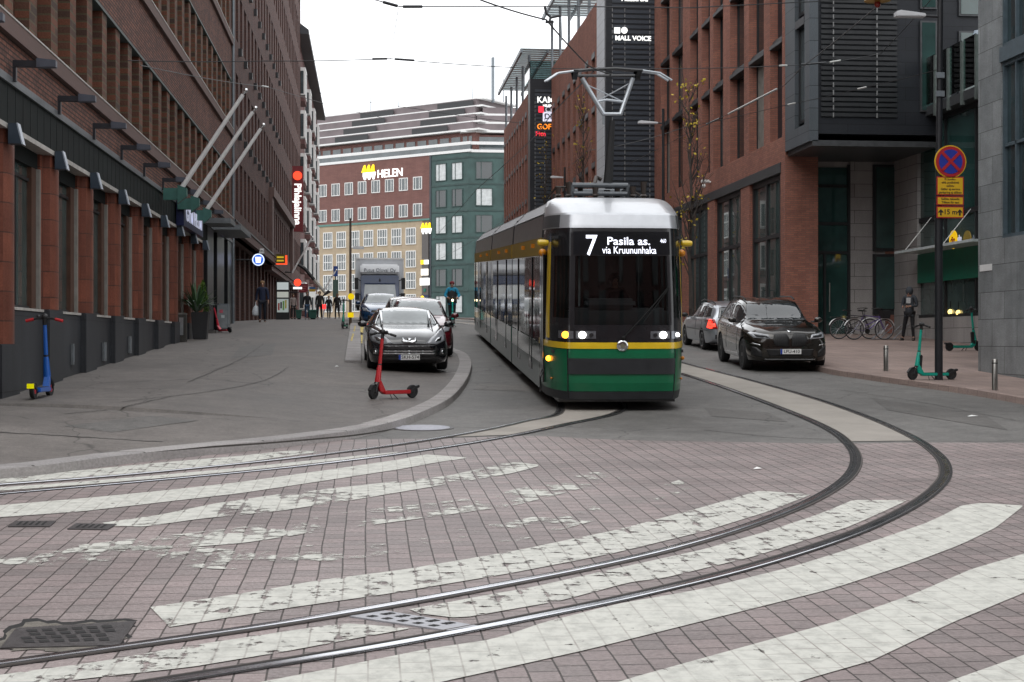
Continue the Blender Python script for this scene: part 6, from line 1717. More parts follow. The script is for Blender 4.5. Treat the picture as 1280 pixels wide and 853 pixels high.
WALK = dict(hipL=(-.09, 0, .88), knL=(-.10, -.14, .50), anL=(-.10, -.16, .10), toeL=(-.11, -.32, .05), heelL=(-.10, -.13, .035), knR=(.10, .06, .49), anR=(.10, .25, .12), toeR=(.11, .11, .035), heelR=(.10, .29, .09), elL=(-.24, .08, 1.14), wrL=(-.25, .03, .89), elR=(.24, .0, 1.14), wrR=(.25, -.12, .92))
def foot(px, py, hf=side_z): p = gnd(px, py, hf=hf); return (p.x, p.y, hf(p.x, p.y))
t, J = person('person in a navy padded jacket walking towards the camera with a white carrier bag', (lambda q: (q.x, q.y, side_z(q.x, q.y)))(at_d(328, 400, 60.5)), R(4), WALK, (.012, .018, .045), (.014, .017, .028), hair=(.22, .13, .06), H=1.74, coat=.08)
bg = thing('carrier_bag', 'white plastic carrier bag held by the person in the navy jacket', 'bag', (t.location.x - .27, t.location.y - .02, t.location.z + .28))
b = MB(); b.lathe([(.05, .0), (.155, .05), (.165, .2), (.12, .36), (.03, .46), (.02, .60)], 14, Matrix.Diagonal((1., .55, 1, 1))); b.build('bag_body', mat('white_plastic', (.62, .66, .70), .35, var=.15, scale=14, bmp=.5), bg, smooth=True)
b = MB(); b.tube([(-.03, 0, .44), (-.02, 0, .58), (.02, 0, .60), (.03, 0, .44)], .008, 5); b.build('handles', MATS['white_plastic'], bg)
HOODP = dict(head=(0, -.05, 1.58), top=(0, -.06, 1.68), nose=(0, -.145, 1.545), neck=(0, -.02, 1.49), elL=(-.24, .03, 1.14), wrL=(-.15, -.24, 1.10), elR=(.24, .03, 1.14), wrR=(.08, -.25, 1.12), knL=(-.16, -.03, .48), anL=(-.22, .0, .09), toeL=(-.28, -.15, .035), heelL=(-.21, .04, .035), knR=(.12, -.06, .49), anR=(.13, .0, .09), toeR=(.16, -.16, .035), heelR=(.13, .04, .035))
t, J = person('person in a dark grey hoodie and black trousers standing by the granite pier', foot(1137, 428, rside), R(-38), HOODP, (.045, .052, .062), (.010, .010, .012), H=1.74, hood=True)
MB().box(-.07, .07, -.125, -.118, 1.22, 1.40).build('chest_print', mat('print_pale', (.42, .42, .42), .8, var=.4, scale=40), t)
ph = thing('phone', 'small dark phone held by the person in the grey hoodie', 'phone', t.matrix_basis @ Vector((.0, -.34, 1.13)), R(-38))
ph.location = Matrix.Translation(t.location) @ Matrix.Rotation(R(-38), 4, 'Z') @ Vector((-.0, -.335, 1.14))
MB().box(-.038, .038, -.006, .006, -.07, .07).build('case', M_black, ph, bevel=.004); MB().box(-.034, .034, .0065, .008, -.06, .06).build('screen', mat('screen_dark', (.03, .04, .05), .1), ph)
RIDE = dict(elL=(-.29, -.06, 1.16), wrL=(-.20, -.32, 1.08), elR=(.29, -.06, 1.16), wrR=(.20, -.32, 1.08), knL=(-.08, -.05, .52), anL=(-.06, .10, .12), toeL=(-.06, -.06, .065), heelL=(-.06, .15, .065), knR=(.08, -.08, .53), anR=(.06, -.12, .12), toeR=(.06, -.28, .065), heelR=(.06, -.07, .065))
RID = foot(565, 411, lambda u, v: g(v))
t, J = person('person in a bright blue jacket and dark red beanie riding a teal scooter', (RID[0], RID[1], RID[2] + .10), R(0), RIDE, (.008, .20, .34), (.012, .012, .016), cap=(.16, .012, .02), H=1.78)
b = MB(); b.lathe([(.20, .86), (.195, 1.05), (.19, 1.25), (.13, 1.38)], 16, Matrix.Diagonal((1, .72, 1, 1))); b.build('vest', mat('vest_black', (.012, .012, .014), .8), t, smooth=True)
SIT = dict(pelvis=(0, .1, .55), waist=(0, .09, .70), chest=(0, .07, .92), neckb=(0, .06, 1.07), neck=(0, .05, 1.12), head=(0, .03, 1.23), top=(0, .04, 1.32), nose=(0, -.07, 1.22), shL=(-.175, .06, 1.03), shR=(.175, .06, 1.03), elL=(-.24, -.02, .78), elR=(.24, -.02, .78), wrL=(-.18, -.26, .82), wrR=(.18, -.26, .82), hipL=(-.1, .05, .52), hipR=(.1, .05, .52), knL=(-.12, -.36, .52), knR=(.12, -.36, .52), anL=(-.12, -.38, .12), anR=(.12, -.38, .12), toeL=(-.12, -.54, .08), toeR=(.12, -.54, .08), heelL=(-.12, -.33, .07), heelR=(.12, -.33, .07))
MT = Matrix.Translation(TRAM.location) @ TRAM.rotation_euler.to_matrix().to_4x4()
p = MT @ Vector((.14, 1.75, .98))
t, J = person('tram driver in a dark uniform sitting behind the windscreen of the tram', tuple(p), R(-2), SIT, (.02, .022, .03), (.012, .012, .016), hair=(.02, .015, .012), H=1.76)
PH = {384: 34, 399.5: 34.5, 411: 28, 421.5: 31, 366.5: 31}
for lab, px, py, top, legs, H, pose, rz in (('person in a black jacket and blue jeans before the far shop signs', 384, 402.5, (.012, .012, .015), (.05, .09, .16), 1.78, {}, 8), ('person in a dark coat walking beyond the notice board, nearest the red lamp', 399.5, 403, (.014, .012, .013), (.012, .012, .014), 1.80, WALK, -5),
        ('smaller of two people in black walking side by side far up the sidewalk', 411, 403, (.010, .010, .011), (.010, .010, .011), 1.68, WALK, 10), ('taller of two people in black walking side by side, nearer the green scooter', 421.5, 403, (.012, .011, .011), (.014, .014, .016), 1.80, WALK, -8),
        ('person in a pale top half hidden among the red shop signs', 366.5, 402, (.30, .27, .25), (.02, .02, .022), 1.7, {}, 30)):
    q = at_d(px, 400, H * F / PH[px]); person(lab, (q.x, q.y, side_z(q.x, q.y)), R(rz), pose, top, legs, H=H, shoe=(.3, .3, .3) if px in (384, 399.5) else (.02, .02, .02))

# ================================================================== kick scooters and bicycles
M_blk2 = mat('scooter_black', (.014, .014, .015), .5, var=.2)
def scooter(label, loc, rz, c1, cw=(.016, .016, .016), s=1.0, steer=0., tilt=0., grips=(.016, .016, .016), group=None, light=False, rider=False, plate=False, batt=False):
    """front wheel towards +x"""
    t = thing('kick_scooter', label, 'scooter', loc, rz, group); t.scale = (s, s, s); t.rotation_euler = (tilt, 0, rz)
    m1 = mat('scooter_%.2f_%.2f_%.2f' % c1, c1, .35, var=.08, coat=.4); mg = mat('grip_%.2f' % grips[0], grips, .6); mw = mat('hub_%.2f' % cw[0], cw, .5)
    S_ = Matrix.Translation((.45, 0, 0)) @ Matrix.Rotation(steer, 4, 'Z')
    def wh(x, M=Matrix.Identity(4)):
        Mx = M @ Matrix.Translation((x, 0, .12)) @ Matrix.Rotation(R(90), 4, 'X')
        w = MB().lathe([(.085, -.028), (.112, -.03), (.12, -.016), (.12, .016), (.112, .03), (.085, .028)], 24, Mx).build('wheel', M_tyre, t, smooth=True)
        MB().lathe([(.09, -.02), (.09, .02), (.03, .034), (.01, .036)], 20, Mx).lathe([(.01, -.036), (.03, -.034), (.085, -.021)], 20, Mx).build('hub', mw, w, smooth=True)
    wh(-.45); wh(0, S_)
    MB().box(-.36, .24, -.08, .08, .085, .155).prism([(.2, .085), (.33, .14), (.36, .24), (.31, .34), (.2, .155)], -.045, .045).build('deck', m1, t, bevel=.012)
    MB().box(-.30, .16, -.068, .068, .1505, .158).build('deck_mat', M_blk2, t)
    MB().prism([(-.34, .12), (-.50, .22), (-.58, .24), (-.60, .20), (-.52, .16), (-.40, .095)], -.045, .045).build('rear_mudguard', M_blk2, t, bevel=.008)
    b = MB(); b.tube([S_ @ Vector(p) for p in ((-.115, 0, .30), (-.155, 0, .55), (-.165, 0, .60))], [.056, .044, .036], 10); b.build('lower_stem', m1, t, smooth=True)
    b = MB(); b.tube([S_ @ Vector(p) for p in ((-.16, 0, .58), (-.215, 0, 1.08))], [.034, .029], 10); b.build('stem', m1, t, smooth=True)
    b = MB(); b.tube([S_ @ Vector(p) for p in ((-.158, 0, .56), (-.166, 0, .625))], .035, 10).tube([S_ @ Vector(p) for p in ((-.215, 0, 1.07), (-.23, 0, 1.17))], .032, 8)
    for y in (-.05, .05): b.tube([S_ @ Vector(p) for p in ((-.11, y * .7, .31), (-.03, y, .22), (0, y, .12))], .014, 6)
    b.tube([S_ @ Vector(p) for p in ((-.235, -.26, 1.13), (-.225, -.12, 1.165), (-.225, .12, 1.165), (-.235, .26, 1.13))], .016, 8)
    b.ball(S_ @ Vector((-.22, 0, 1.19)), .05, 8).ball(S_ @ Vector((-.20, .1, 1.19)), .03, 6)
    hb = b.build('handlebar', M_blk2, t, smooth=True)
    for y in (-1, 1): MB().tube([S_ @ Vector((-.225, .14 * y, 1.16)), S_ @ Vector((-.11, .2 * y, 1.15))], .008, 5).build('brake_lever', M_blk2, hb)
    for y in (-1, 1): MB().tube([S_ @ Vector((-.228, y * .16, 1.155)), S_ @ Vector((-.236, y * .275, 1.127))], .023, 8).build('grip', mg, t, smooth=True)
    b = MB(); b.prism([(-.13, .20), (-.02, .28), (.06, .255), (.13, .17), (.115, .15), (.05, .235), (-.02, .255)], -.035, .035, 'y', S_); b.build('front_mudguard', M_blk2, t)
    b = MB(); b.tube([(.05, .05, .1), (.02, .16, .01)], .01, 6); b.tube([(.12, .05, .1), (.14, .15, .01)], .008, 6); b.build('kickstand', M_blk2, t)
    if batt: b = MB(); b.box(-.19, -.08, -.045, .045, .20, .55, S_ @ Matrix.Rotation(R(-5), 4, 'Y')); b.build('battery', M_blk2, t, bevel=.015)
    if light: MB().ball(S_ @ Vector((-.17, 0, 1.08)), .045, 8).build('front_lamp', emit('scooter_lamp', (1., .85, .5), 6.), t)
    if plate: MB().box(-.615, -.605, -.05, .05, .15, .22).build('number_plate', emit('plate_yellow', (.75, .7, .0), .35), t)
    return t
def gl(px, py, hf): p = gnd(px, py, hf=hf); return (p.x, p.y, hf(p.x, p.y)), p
def sc_scale(p, hpx): return hpx * (p.y * CS + p.x * SN) / F / 1.20
l, p = gl(52, 499, side_z); scooter('blue kick scooter with red grips standing by the dark stone plinth', l, R(88), (.008, .10, .42), (.35, .02, .03), s=sc_scale(p, 104) * .98, grips=(.45, .015, .02), plate=True, steer=R(-4))
l, p = gl(491, 500.5, side_z); scooter('red kick scooter standing alone on the sidewalk before the black car', l, R(219), (.42, .012, .018), s=sc_scale(p, 84), steer=R(15), tilt=R(-3), batt=False)
l, p = gl(1165, 477, rside); scooter('teal kick scooter parked against the black sign pole', l, R(186), (.0, .30, .22), s=sc_scale(p, 70), steer=R(8), batt=True)
l, p = gl(1205, 441, rside); scooter('teal kick scooter at the shop door behind the granite corner', l, R(8), (.0, .27, .20), s=sc_scale(p, 54), batt=True)
p = Vector((-5.05, 51., 0)); l = (p.x, p.y, side_z(p.x, p.y)); scooter('pinkish red kick scooter leaning over towards the planter near the shop entrance', l, R(128), (.62, .03, .06), s=sc_scale(p, 37), tilt=R(-20), steer=R(10))
l, p = gl(431, 413, side_z); scooter('green kick scooter facing the camera beside the yellow-marked kerb', l, R(-100), (.0, .22, .13), s=sc_scale(p, 36), steer=R(0))
scooter('teal kick scooter under the person in the bright blue jacket', (RID[0], RID[1] - .1, RID[2]), R(-90), (.0, .36, .30), s=1.02, light=True)
def bicycle(label, loc, rz, c1, basket=False, fender=(.6, .6, .6)):
    t = thing('bicycle', label, 'bicycle', loc, rz); m1 = mat('bike_%.2f_%.2f_%.2f' % c1, c1, .3, var=.1, coat=.6); ms = mat('spoke_steel', (.4, .4, .42), .3, metal=.8)
    t.rotation_euler = (R(4), 0, rz)
    r = .345; A, C_ = Vector((-.53, 0, r)), Vector((.55, 0, r)); bb, st, hd = Vector((-.08, 0, .29)), Vector((-.23, 0, .82)), Vector((.36, 0, .80))
    for q in (A, C_):
        Mx = Matrix.Translation(q) @ Matrix.Rotation(R(90), 4, 'X')
        n = 36; b = MB(); b.lathe([(r - .028, -.012), (r - .006, -.018), (r, 0), (r - .006, .018), (r - .028, .012)], n, Mx, closed=True); w = b.build('wheel', M_tyre, t, smooth=True)
        b = MB(); b.lathe([(r - .045, -.008), (r - .029, -.011), (r - .029, .011), (r - .045, .008)], n, Mx, closed=True); b.lathe([(.02, -.04), (.02, .04)], 10, Mx)
        for k in range(18):
            a = 2 * math.pi * k / 18; b.tube([q + Vector((math.cos(a) * .02, .03 if k % 2 else -.03, math.sin(a) * .02)), q + Vector((math.cos(a + .3) * (r - .04), 0, math.sin(a + .3) * (r - .04)))], .0025, 4, cap=False)
        b.build('rim', ms, w)
        b = MB(); P = [q + Vector((math.cos(a) * (r + .03), 0, math.sin(a) * (r + .03))) for a in [R(20 + 14 * k) if q is C_ else R(10 + 15 * k) for k in range(11)]]; b.tube(P, .02, 6); b.build('mudguard', mat('fender_%.2f' % fender[0], fender, .3, metal=.3), t, smooth=True)
    b = MB(); b.tube([bb, st, hd + Vector((0, 0, -.05))], .018, 8).tube([bb, hd + Vector((.02, 0, -.14))], .02, 8).tube([bb + (st - bb) * .35, hd + Vector((.01, 0, -.10))], .015, 8)
    for y in (-.05, .05): b.tube([bb + Vector((0, y * .5, 0)), A + Vector((0, y, 0)), st + Vector((0, y * .4, -.06))], .011, 6).tube([hd + Vector((.03, y * .6, -.16)), C_ + Vector((0, y, 0))], .014, 6)
    b.tube([hd + Vector((.03, 0, -.18)), hd], .022, 8); b.build('bike_frame', m1, t, smooth=True)
    b = MB(); b.tube([hd, hd + Vector((-.03, 0, .2)), hd + Vector((.03, 0, .22))], .014, 6).tube([hd + Vector((-.16, -.28, .22)), hd + Vector((.03, -.15, .25)), hd + Vector((.03, .15, .25)), hd + Vector((-.16, .28, .22))], .013, 6); b.build('handlebar', M_blk2, t, smooth=True)
    b = MB(); b.tube([st, st + Vector((-.04, 0, .13))], .014, 6).prism([(-.42, .95), (-.38, 1.0), (-.2, .985), (-.12, .965), (-.14, .945), (-.3, .945)], -.06, .06); b.build('saddle', M_blk2, t, bevel=.012)
    b = MB(); b.tube([bb + Vector((.0, .08, 0)), bb + Vector((.12, .08, -.12))], .012, 6).tube([bb + Vector((0, -.08, 0)), bb + Vector((-.12, -.08, .12))], .012, 6).lathe([(.09, -.004), (.09, .004)], 18, Matrix.Translation(bb + Vector((0, -.05, 0))) @ Matrix.Rotation(R(90), 4, 'X')); b.build('crank', M_blk2, t); MB().box(.08, .16, .07, .15, .155, .175).build('pedal', M_blk2, t); MB().box(-.16, -.08, -.15, -.07, .40, .42).build('pedal', M_blk2, t)
    b = MB(); b.box(-.85, -.42, -.06, .06, .735, .75); b.tube([(-.8, .05, .74), (-.53, .05, .36)], .008, 5); b.build('rear_rack', M_blk2, t)
    if basket: b = MB(); b.prism([(.42, .72), (.66, .72), (.72, .98), (.38, .98)], -.15, .15); b.build('basket', M_blk2, t)
    return t
l, p = gl(1084, 427, rside); bicycle('purple and white city bicycle nearest the pavement in the rack', (l[0], l[1] - .15, l[2]), R(6), (.10, .06, .22), True)
bicycle('dark bicycle with pale mudguards behind the purple one in the rack', (l[0] - .3, l[1] + .45, rside(0, l[1] + .45)), R(3), (.03, .03, .04), False)
rk = thing('bike_rack', 'slanted galvanised bicycle rack beside the granite pier', 'bike rack', (l[0] + .75, l[1] + .1, l[2]), R(5))
b = MB()
for k in range(4):
    x = -.25 + .25 * k; b.tube([(x - .35, -.1, .02), (x + .25, 0, .52), (x + .32, .15, .50), (x - .28, .1, .02)], .018, 6)
b.tube([(-.6, .0, .03), (.5, .0, .03)], .02, 6); b.build('hoops', MATS['galvanised_grate'], rk, smooth=True)

# ================================================================== street furniture
M_polek = mat('pole_black', (.013, .014, .017), .4, var=.2)
def lamp_head(b, x0, x1, z, y=0.): b.prism([(x0, z - .05), (x1, z - .04), (x1, z + .03), (x0 + (x1 - x0) * .15, z + .09), (x0, z + .06)], y - .1, y + .1)
M_lamph = mat('lamp_casing_white', (.62, .63, .65), .4, var=.05)
q = gnd(1173.5, 477, hf=rside); zb = rside(q.x, q.y)
t = thing('street_lamp', 'tall black pole with a white lamp arm, carrying the round no-stopping sign', 'street lamp', (q.x, q.y, zb)); DL = q.x * SN + q.y * CS; u_ = lambda px, py: at_d(px, py, DL)
MB().tube([(0, 0, 0), (0, 0, 3.8)], .085, 14).tube([(0, 0, 3.8), (.04, 0, 9.6)], [.07, .06], 14).build('pole', M_polek, t, smooth=True)
a = u_(1155, 22) - Vector(t.location); c_ = u_(1117, 21) - Vector(t.location)
MB().tube([(.03, 0, a.z - .02), (a.x, a.y, a.z)], .03, 8).build('arm', M_polek, t); b = MB(); lamp_head(b, c_.x, a.x, a.z); b.build('lamp_head', M_lamph, t, bevel=.015)
for py in (97, 120): z = (u_(1174, py) - Vector(t.location)).z; MB().box(-.09, .09, -.1, -.05, z - .06, z + .06).build('clamp', M_steelg, t)
M_sy, M_sr, M_sb = mat('sign_yellow_matt', (.62, .37, .01), .5, var=.04), mat('sign_red_matt', (.36, .012, .02), .45, var=.04), mat('sign_blue_matt', (.015, .03, .28), .45, var=.04)
cz = u_(1187, 205); rs = 20.5 * DL / F
s1 = thing('road_sign', 'round blue and red no-stopping sign on the black pole', 'road sign', (cz.x - .02, q.y - .12, cz.z))
def disc(r0, r1, y, nm, m, par): MB().lathe([(r0, 0), (r1, 0), (r1, .006), (r0, .006)], 40, front_at(0, y, 0), closed=True).build(nm, m, par)
MB().lathe([(rs, 0), (rs, .02)], 40, front_at(0, .02, 0)).build('sign_plate', M_sy, s1); MB().lathe([(rs * .93, 0), (rs * .93, .005)], 40, front_at(0, -.004, 0)).build('red_disc', M_sr, s1); MB().lathe([(rs * .74, 0), (rs * .74, .005)], 40, front_at(0, -.010, 0)).build('blue_disc', M_sb, s1)
b = MB()
for an in (45, -45): b.box(-rs * .76, rs * .76, -.024 - (.002 if an > 0 else 0), -.016, -rs * .09, rs * .09, Matrix.Rotation(R(an), 4, 'Y'))
b.build('red_cross', M_sr, s1)
M_ink = mat('sign_ink', (.02, .014, .008), .6)
for (ya, yb), lines, lab in (((223.5, 247), ['Ei huolto-', 'eikä pysäköinti', 'sallittu', 'Gäller ej service', 'parkering ej tillåten'], 'upper yellow plate with five small lines of text under the round sign'), ((248, 259.5), ['Sallittu takseille', 'Tillåtet för taxi'], 'narrow yellow plate with two lines of text below the upper plate'), ((260.5, 275.5), None, 'lowest yellow plate reading 15 m between two black arrows')):
    A_, B_ = u_(1168, yb), u_(1203, ya); w, h = B_.x - A_.x, B_.z - A_.z
    s2 = thing('sign_plate', lab, 'road sign', ((A_.x + B_.x) / 2, q.y - .11, A_.z))
    MB().box(-w / 2, w / 2, -.01, .01, .004, h - .004).build('red_edge', M_sr, s2); MB().box(-w / 2 + .022, w / 2 - .022, -.014, -.0105, .026, h - .026).build('yellow_face', M_sy, s2)
    if lines:
        for i, L_ in enumerate(lines): text('lettering', L_, h / (len(lines) + .9) * .95, M_ink, front_at(0, -.017, h - (i + .85) * h / (len(lines) + .7)), s2, .001, bold=.001)
    else:
        text('lettering', '15 m', .15, M_ink, front_at(0, -.017, h / 2), s2, .001, bold=.003)
        for x in (-.21, .21): MB().prism([(x - .018, .06), (x + .018, .06), (x + .018, .13), (x + .055, .11), (x + .055, .135), (x, .195), (x - .055, .135), (x - .055, .11), (x - .018, .13)], -.019, -.0145).build('arrow', M_ink, s2)
# the other lamps of the right pavement
for lab, px, py, x0, x1, yl, D in (('grey lamp on a dark pole before the brick wing, nearest the black tower', 829, 400, 797, 822, 156, 60), ('white lamp on a dark pole beside the dark end tower with shop signs', 706, 395, 688, 704, 224, 84), ('farthest small white lamp, in front of the green office', 650, 395, 634, 645, 266, 112)):
    o_ = at_d(px, 400, D); z0 = rside(0, o_.y); t = thing('street_lamp', lab, 'street lamp', (o_.x, o_.y, z0)); o_ = Vector(t.location)
    A_, B_ = at_d(x0, yl, D) - o_, at_d(x1, yl, D) - o_
    MB().tube([(0, 0, 0), (0, 0, A_.z + .6)], [.08, .055], 10).build('pole', M_polek, t, smooth=True); MB().tube([(0, 0, A_.z - .02), (B_.x, B_.y, B_.z)], .03, 6).build('arm', M_polek, t)
    b = MB(); lamp_head(b, A_.x, B_.x, A_.z); b.build('lamp_head', M_lamph, t, bevel=.015)
M_inox = mat('stainless_steel', (.30, .29, .27), .3, metal=.9, var=.1)
for lab, px, yt, yb in (('steel bollard at the pavement edge nearer the dark SUV', 1107.5, 434, 466), ('steel bollard before the granite corner block', 1243.5, 451, 490)):
    p = gnd(px, yb, hf=rside); d = p.x * SN + p.y * CS; h = (yb - yt) * d / F
    t = thing('bollard', lab, 'bollard', (p.x, p.y, rside(0, p.y)), group='steel bollards on the right pavement')
    MB().lathe([(.055, 0), (.055, h - .015), (.045, h)], 20).build('post', M_inox, t, smooth=True); MB().lathe([(.056, h - .09), (.0565, h - .085), (.0565, h - .075), (.056, h - .07)], 20).build('groove_ring', M_polek, t)
# pole with yellow push button and yellow box at the parking bay
p = gnd(438, 408, hf=side_z); d = p.x * SN + p.y * CS; t = thing('street_pole', 'slim brown pole with a yellow round plate and a yellow box at the parking bay', 'pole', (p.x, p.y, side_z(p.x, p.y))); o_ = Vector(t.location)
hh = (at_d(438, 275, d) - o_).z; MB().tube([(0, 0, 0), (0, 0, hh)], [.06, .045], 10).build('pole', mat('pole_brown', (.09, .065, .05), .5), t, smooth=True)
z = (at_d(439, 373, d) - o_).z; MB().lathe([(.13, 0), (.13, .05)], 24, front_at(0.03, -.1, z)).build('yellow_plate', emit('yellow_glow', (.85, .6, .0), .5), t); z = (at_d(440, 396, d) - o_).z; MB().box(-.11, .13, -.2, -.07, z - .1, z + .1).build('yellow_box', MATS['yellow_glow'], t)  # yellow plate and box glow by themselves, though neither is a lamp
A_ = at_d(452, 312, d) - o_; MB().tube([(0, 0, A_.z), (A_.x - .2, 0, A_.z)], .025, 6).box(A_.x - .35, A_.x + .1, -.08, .08, A_.z - .05, A_.z + .06).build('lamp_arm', M_lamph, t)
# bin, planter with plants, step, cabinet by the entrance
p = gnd(222, 429.5, hf=side_z); zb = side_z(p.x, p.y)
t = thing('litter_bin', 'dark steel litter bin with a yellow sticker by the planter', 'litter bin', (p.x, p.y, zb)); MB().lathe([(.27, 0), (.28, .05), (.28, .78), (.26, .80)], 24).build('drum', mat('bin_steel', (.075, .072, .066), .35, metal=.6, var=.2), t, smooth=True, ang=30)
MB().lathe([(.27, .80), (.285, .81), (.285, .85), (.2, .86), (.19, .83)], 24).build('rim', M_inox, t); MB().box(-.12, .0, -.295, -.275, .52, .66).build('sticker', mat('sticker_yellow', (.45, .30, .02), .5), t); MB().box(.08, .2, -.285, -.265, .2, .72).build('ash_tube', mat('ash_tube_grey', (.4, .42, .43), .3, metal=.6), t)
p2 = gnd(246, 427, hf=side_z); zb2 = side_z(p2.x, p2.y + .35)
t = thing('planter', 'tall dark square planter with spiky and conical green plants at the shop entrance', 'planter', (p2.x + .05, p2.y + .5, zb2))
MB().prism([(-.2, 0), (.2, 0), (.27, .85), (-.27, .85)], -.25, .25).build('pot', mat('pot_dark', (.022, .022, .024), .5), t, bevel=.02)
random.seed(3)
def blades(n, base, L, spread_, m, nm, par, w=.035):
    b = MB()
    for i in range(n):
        a = random.uniform(0, 6.283); r = random.uniform(.15, 1) * spread_; l_ = L * random.uniform(.7, 1.1); d = Vector((math.cos(a), math.sin(a), 0)); sd = Vector((-d.y, d.x, 0)) * w
        P = [Vector(base) + d * (r * l_ * f * 1.0) + Vector((0, 0, l_ * (f - r * f * f * .75))) for f in (0, .35, .7, 1.0)]
        k = len(b.v); W = (.5, 1, .8, .08)
        for q_, w_ in zip(P, W): b.v += [tuple(q_ - sd * w_), tuple(q_ + sd * w_)]
        b.f += [(k + 2 * j, k + 2 * j + 1, k + 2 * j + 3, k + 2 * j + 2) for j in range(3)]
    return b.build(nm, m, par)
blades(60, (-.12, -.05, .82), 1.2, .95, mat('leaf_green', (.045, .10, .035), .5, var=.4, scale=9), 'spiky_plant', t)
blades(18, (-.1, -.08, .82), 1.0, 1.0, mat('leaf_pale', (.16, .22, .17), .5, var=.3), 'pale_blades', t)
b = MB()
for i in range(420):
    h = random.random(); r = .21 * (1 - h) ** .7 * random.uniform(.6, 1.08); a = random.uniform(0, 6.283); c_ = Vector((.08 + r * math.cos(a), .02 + r * math.sin(a), .85 + h * .98)); e1 = Vector((random.uniform(-1, 1), random.uniform(-1, 1), 1.6)).normalized() * .06; e2 = Vector((random.uniform(-1, 1), random.uniform(-1, 1), 0)).normalized() * .022
    b.quad(c_ - e2, c_ + e2, c_ + e1 + e2 * .3, c_ + e1 - e2 * .3)
b.build('conical_shrub', mat('shrub_green', (.07, .14, .012), .6, var=.4, scale=12), t)
p3 = gnd(258, 420, hf=side_z); t = thing('entrance_step', 'low grey stone step block in front of the shop entrance behind the planter', 'step', (p3.x - .5, p3.y + 1.2, side_z(p3.x, p3.y) - .1)); MB().box(-.8, .75, -.4, 2.2, 0, .24).build('step_block', mat('step_stone', (.10, .09, .085), .8, var=.2), t, bevel=.02)
p4 = gnd(280, 408, hf=side_z); t = thing('utility_cabinet', 'grey utility cabinet with stickers between the black entrance piers', 'cabinet', (XA + .28, 53.4, side_z(-5.2, 53.4) - .05)); MB().box(-.2, .2, -.4, .4, 0, 1.0).build('cabinet_body', M_steelg, t, bevel=.02); MB().box(-.18, .18, -.412, -.402, .06, .94).build('cabinet_door', mat('cabinet_grey', (.23, .25, .26), .5), t); MB().box(-.1, .02, -.42, -.413, .66, .78).build('sticker', mat('sticker_pink', (.5, .1, .14), .5), t); MB().box(-.04, .08, -.42, -.413, .48, .58).build('sticker', mat('sticker_white', (.5, .55, .55), .5), t)
# notice board, neon shop sign, awning, bins and flags far down the sidewalk
Y = 90.
def boxpx(x0, x1, y0, y1, Y, dep=.1): A_, B_ = at_Y(x0, y1, Y), at_Y(x1, y0, Y); return (A_.x + B_.x) / 2, B_.x - A_.x, A_.z, B_.z - A_.z
x, w, z, h = boxpx(345, 362, 353, 397, Y); zg = side_z(x, Y)
t = thing('notice_board', 'dark framed board with three rows of bright posters far down the sidewalk', 'notice board', (x, Y, zg)); MB().box(-w / 2, w / 2, -.06, .06, 0, z + h - zg).build('board', M_blk2, t)
for i, (f0, f1, c_) in enumerate(((.74, .95, (.45, .5, .5)), (.52, .68, (.4, .42, .38)), (.10, .48, (.30, .34, .33)))): MB().box(-w * .42, w * .42, -.075, -.0605, (z - zg) + h * f0, (z - zg) + h * f1).build('poster', emit('poster_%d' % i, c_, .55), t)
for k, c_ in enumerate(((.5, .05, .04), (.05, .05, .06), (.2, .45, .1), (.6, .5, .1))): MB().box(-w * .35 + k * w * .17, -w * .35 + k * w * .17 + w * .12, -.085, -.076, (z - zg) + h * (.16 + .05 * (k % 2)), (z - zg) + h * (.36 + .03 * k)).build('poster_patch', mat('patch_%d' % k, c_, .6), t)
x, w, z, h = boxpx(367, 377, 351, 361, 96); t = thing('neon_sign', 'glowing red round shop sign far down the sidewalk', 'sign', (x, 96, z)); MB().lathe([(w * .45, 0), (w * .45, .1)], 20, front_at(0, -.05, h * .55)).build('glowing_disc', emit('neon_red', (1., .05, .02), 1.6), t); MB().box(-w * .55, w * .55, -.08, .02, -.14, 0).build('white_bar', M_sgw, t); MB().tube([(-w * .4, 0, h * .5), (XB - x, 0, h * .5)], .04, 6).build('bracket', M_blk2, t)
x, w, z, h = boxpx(374, 385, 357, 368, 99); t = thing('shop_sign', 'square dark red shop sign beside the glowing red disc', 'sign', (x, 99, z)); MB().box(-w / 2, w / 2, -.06, .06, 0, h).build('panel', mat('shop_red', (.16, .01, .02), .5), t)
for i in range(3): MB().box(-w * .35, w * (.1 + .12 * i), -.07, -.061, h * (.2 + .25 * i), h * (.27 + .25 * i)).build('lettering_line', mat('line_pink', (.4, .12, .12), .6), t)
MB().tube([(-w / 2, 0, h * .5), (XB - x, 0, h * .5)], .04, 6).build('bracket', M_blk2, t)
x, w, z, h = boxpx(386.5, 394, 361, 374, 101); t = thing('shop_sign', 'white shop sign with a blue and yellow top beyond the dark red square sign', 'sign', (x, 101, z)); MB().box(-w / 2, w / 2, -.05, .05, 0, h * .55).build('white_panel', emit('sign_soft_white', (.6, .6, .58), .5), t); MB().box(-w / 2, w / 2, -.05, .05, h * .55, h * .8).build('yellow_panel', mat('sign_yell2', (.5, .3, .02), .5), t); MB().box(-w / 2, w / 2, -.05, .05, h * .8, h).build('blue_panel', mat('sign_blue2', (.02, .12, .3), .5), t); MB().tube([(-w / 2, 0, h * .5), (XC - x, 0, h * .5)], .04, 6).build('bracket', M_blk2, t)
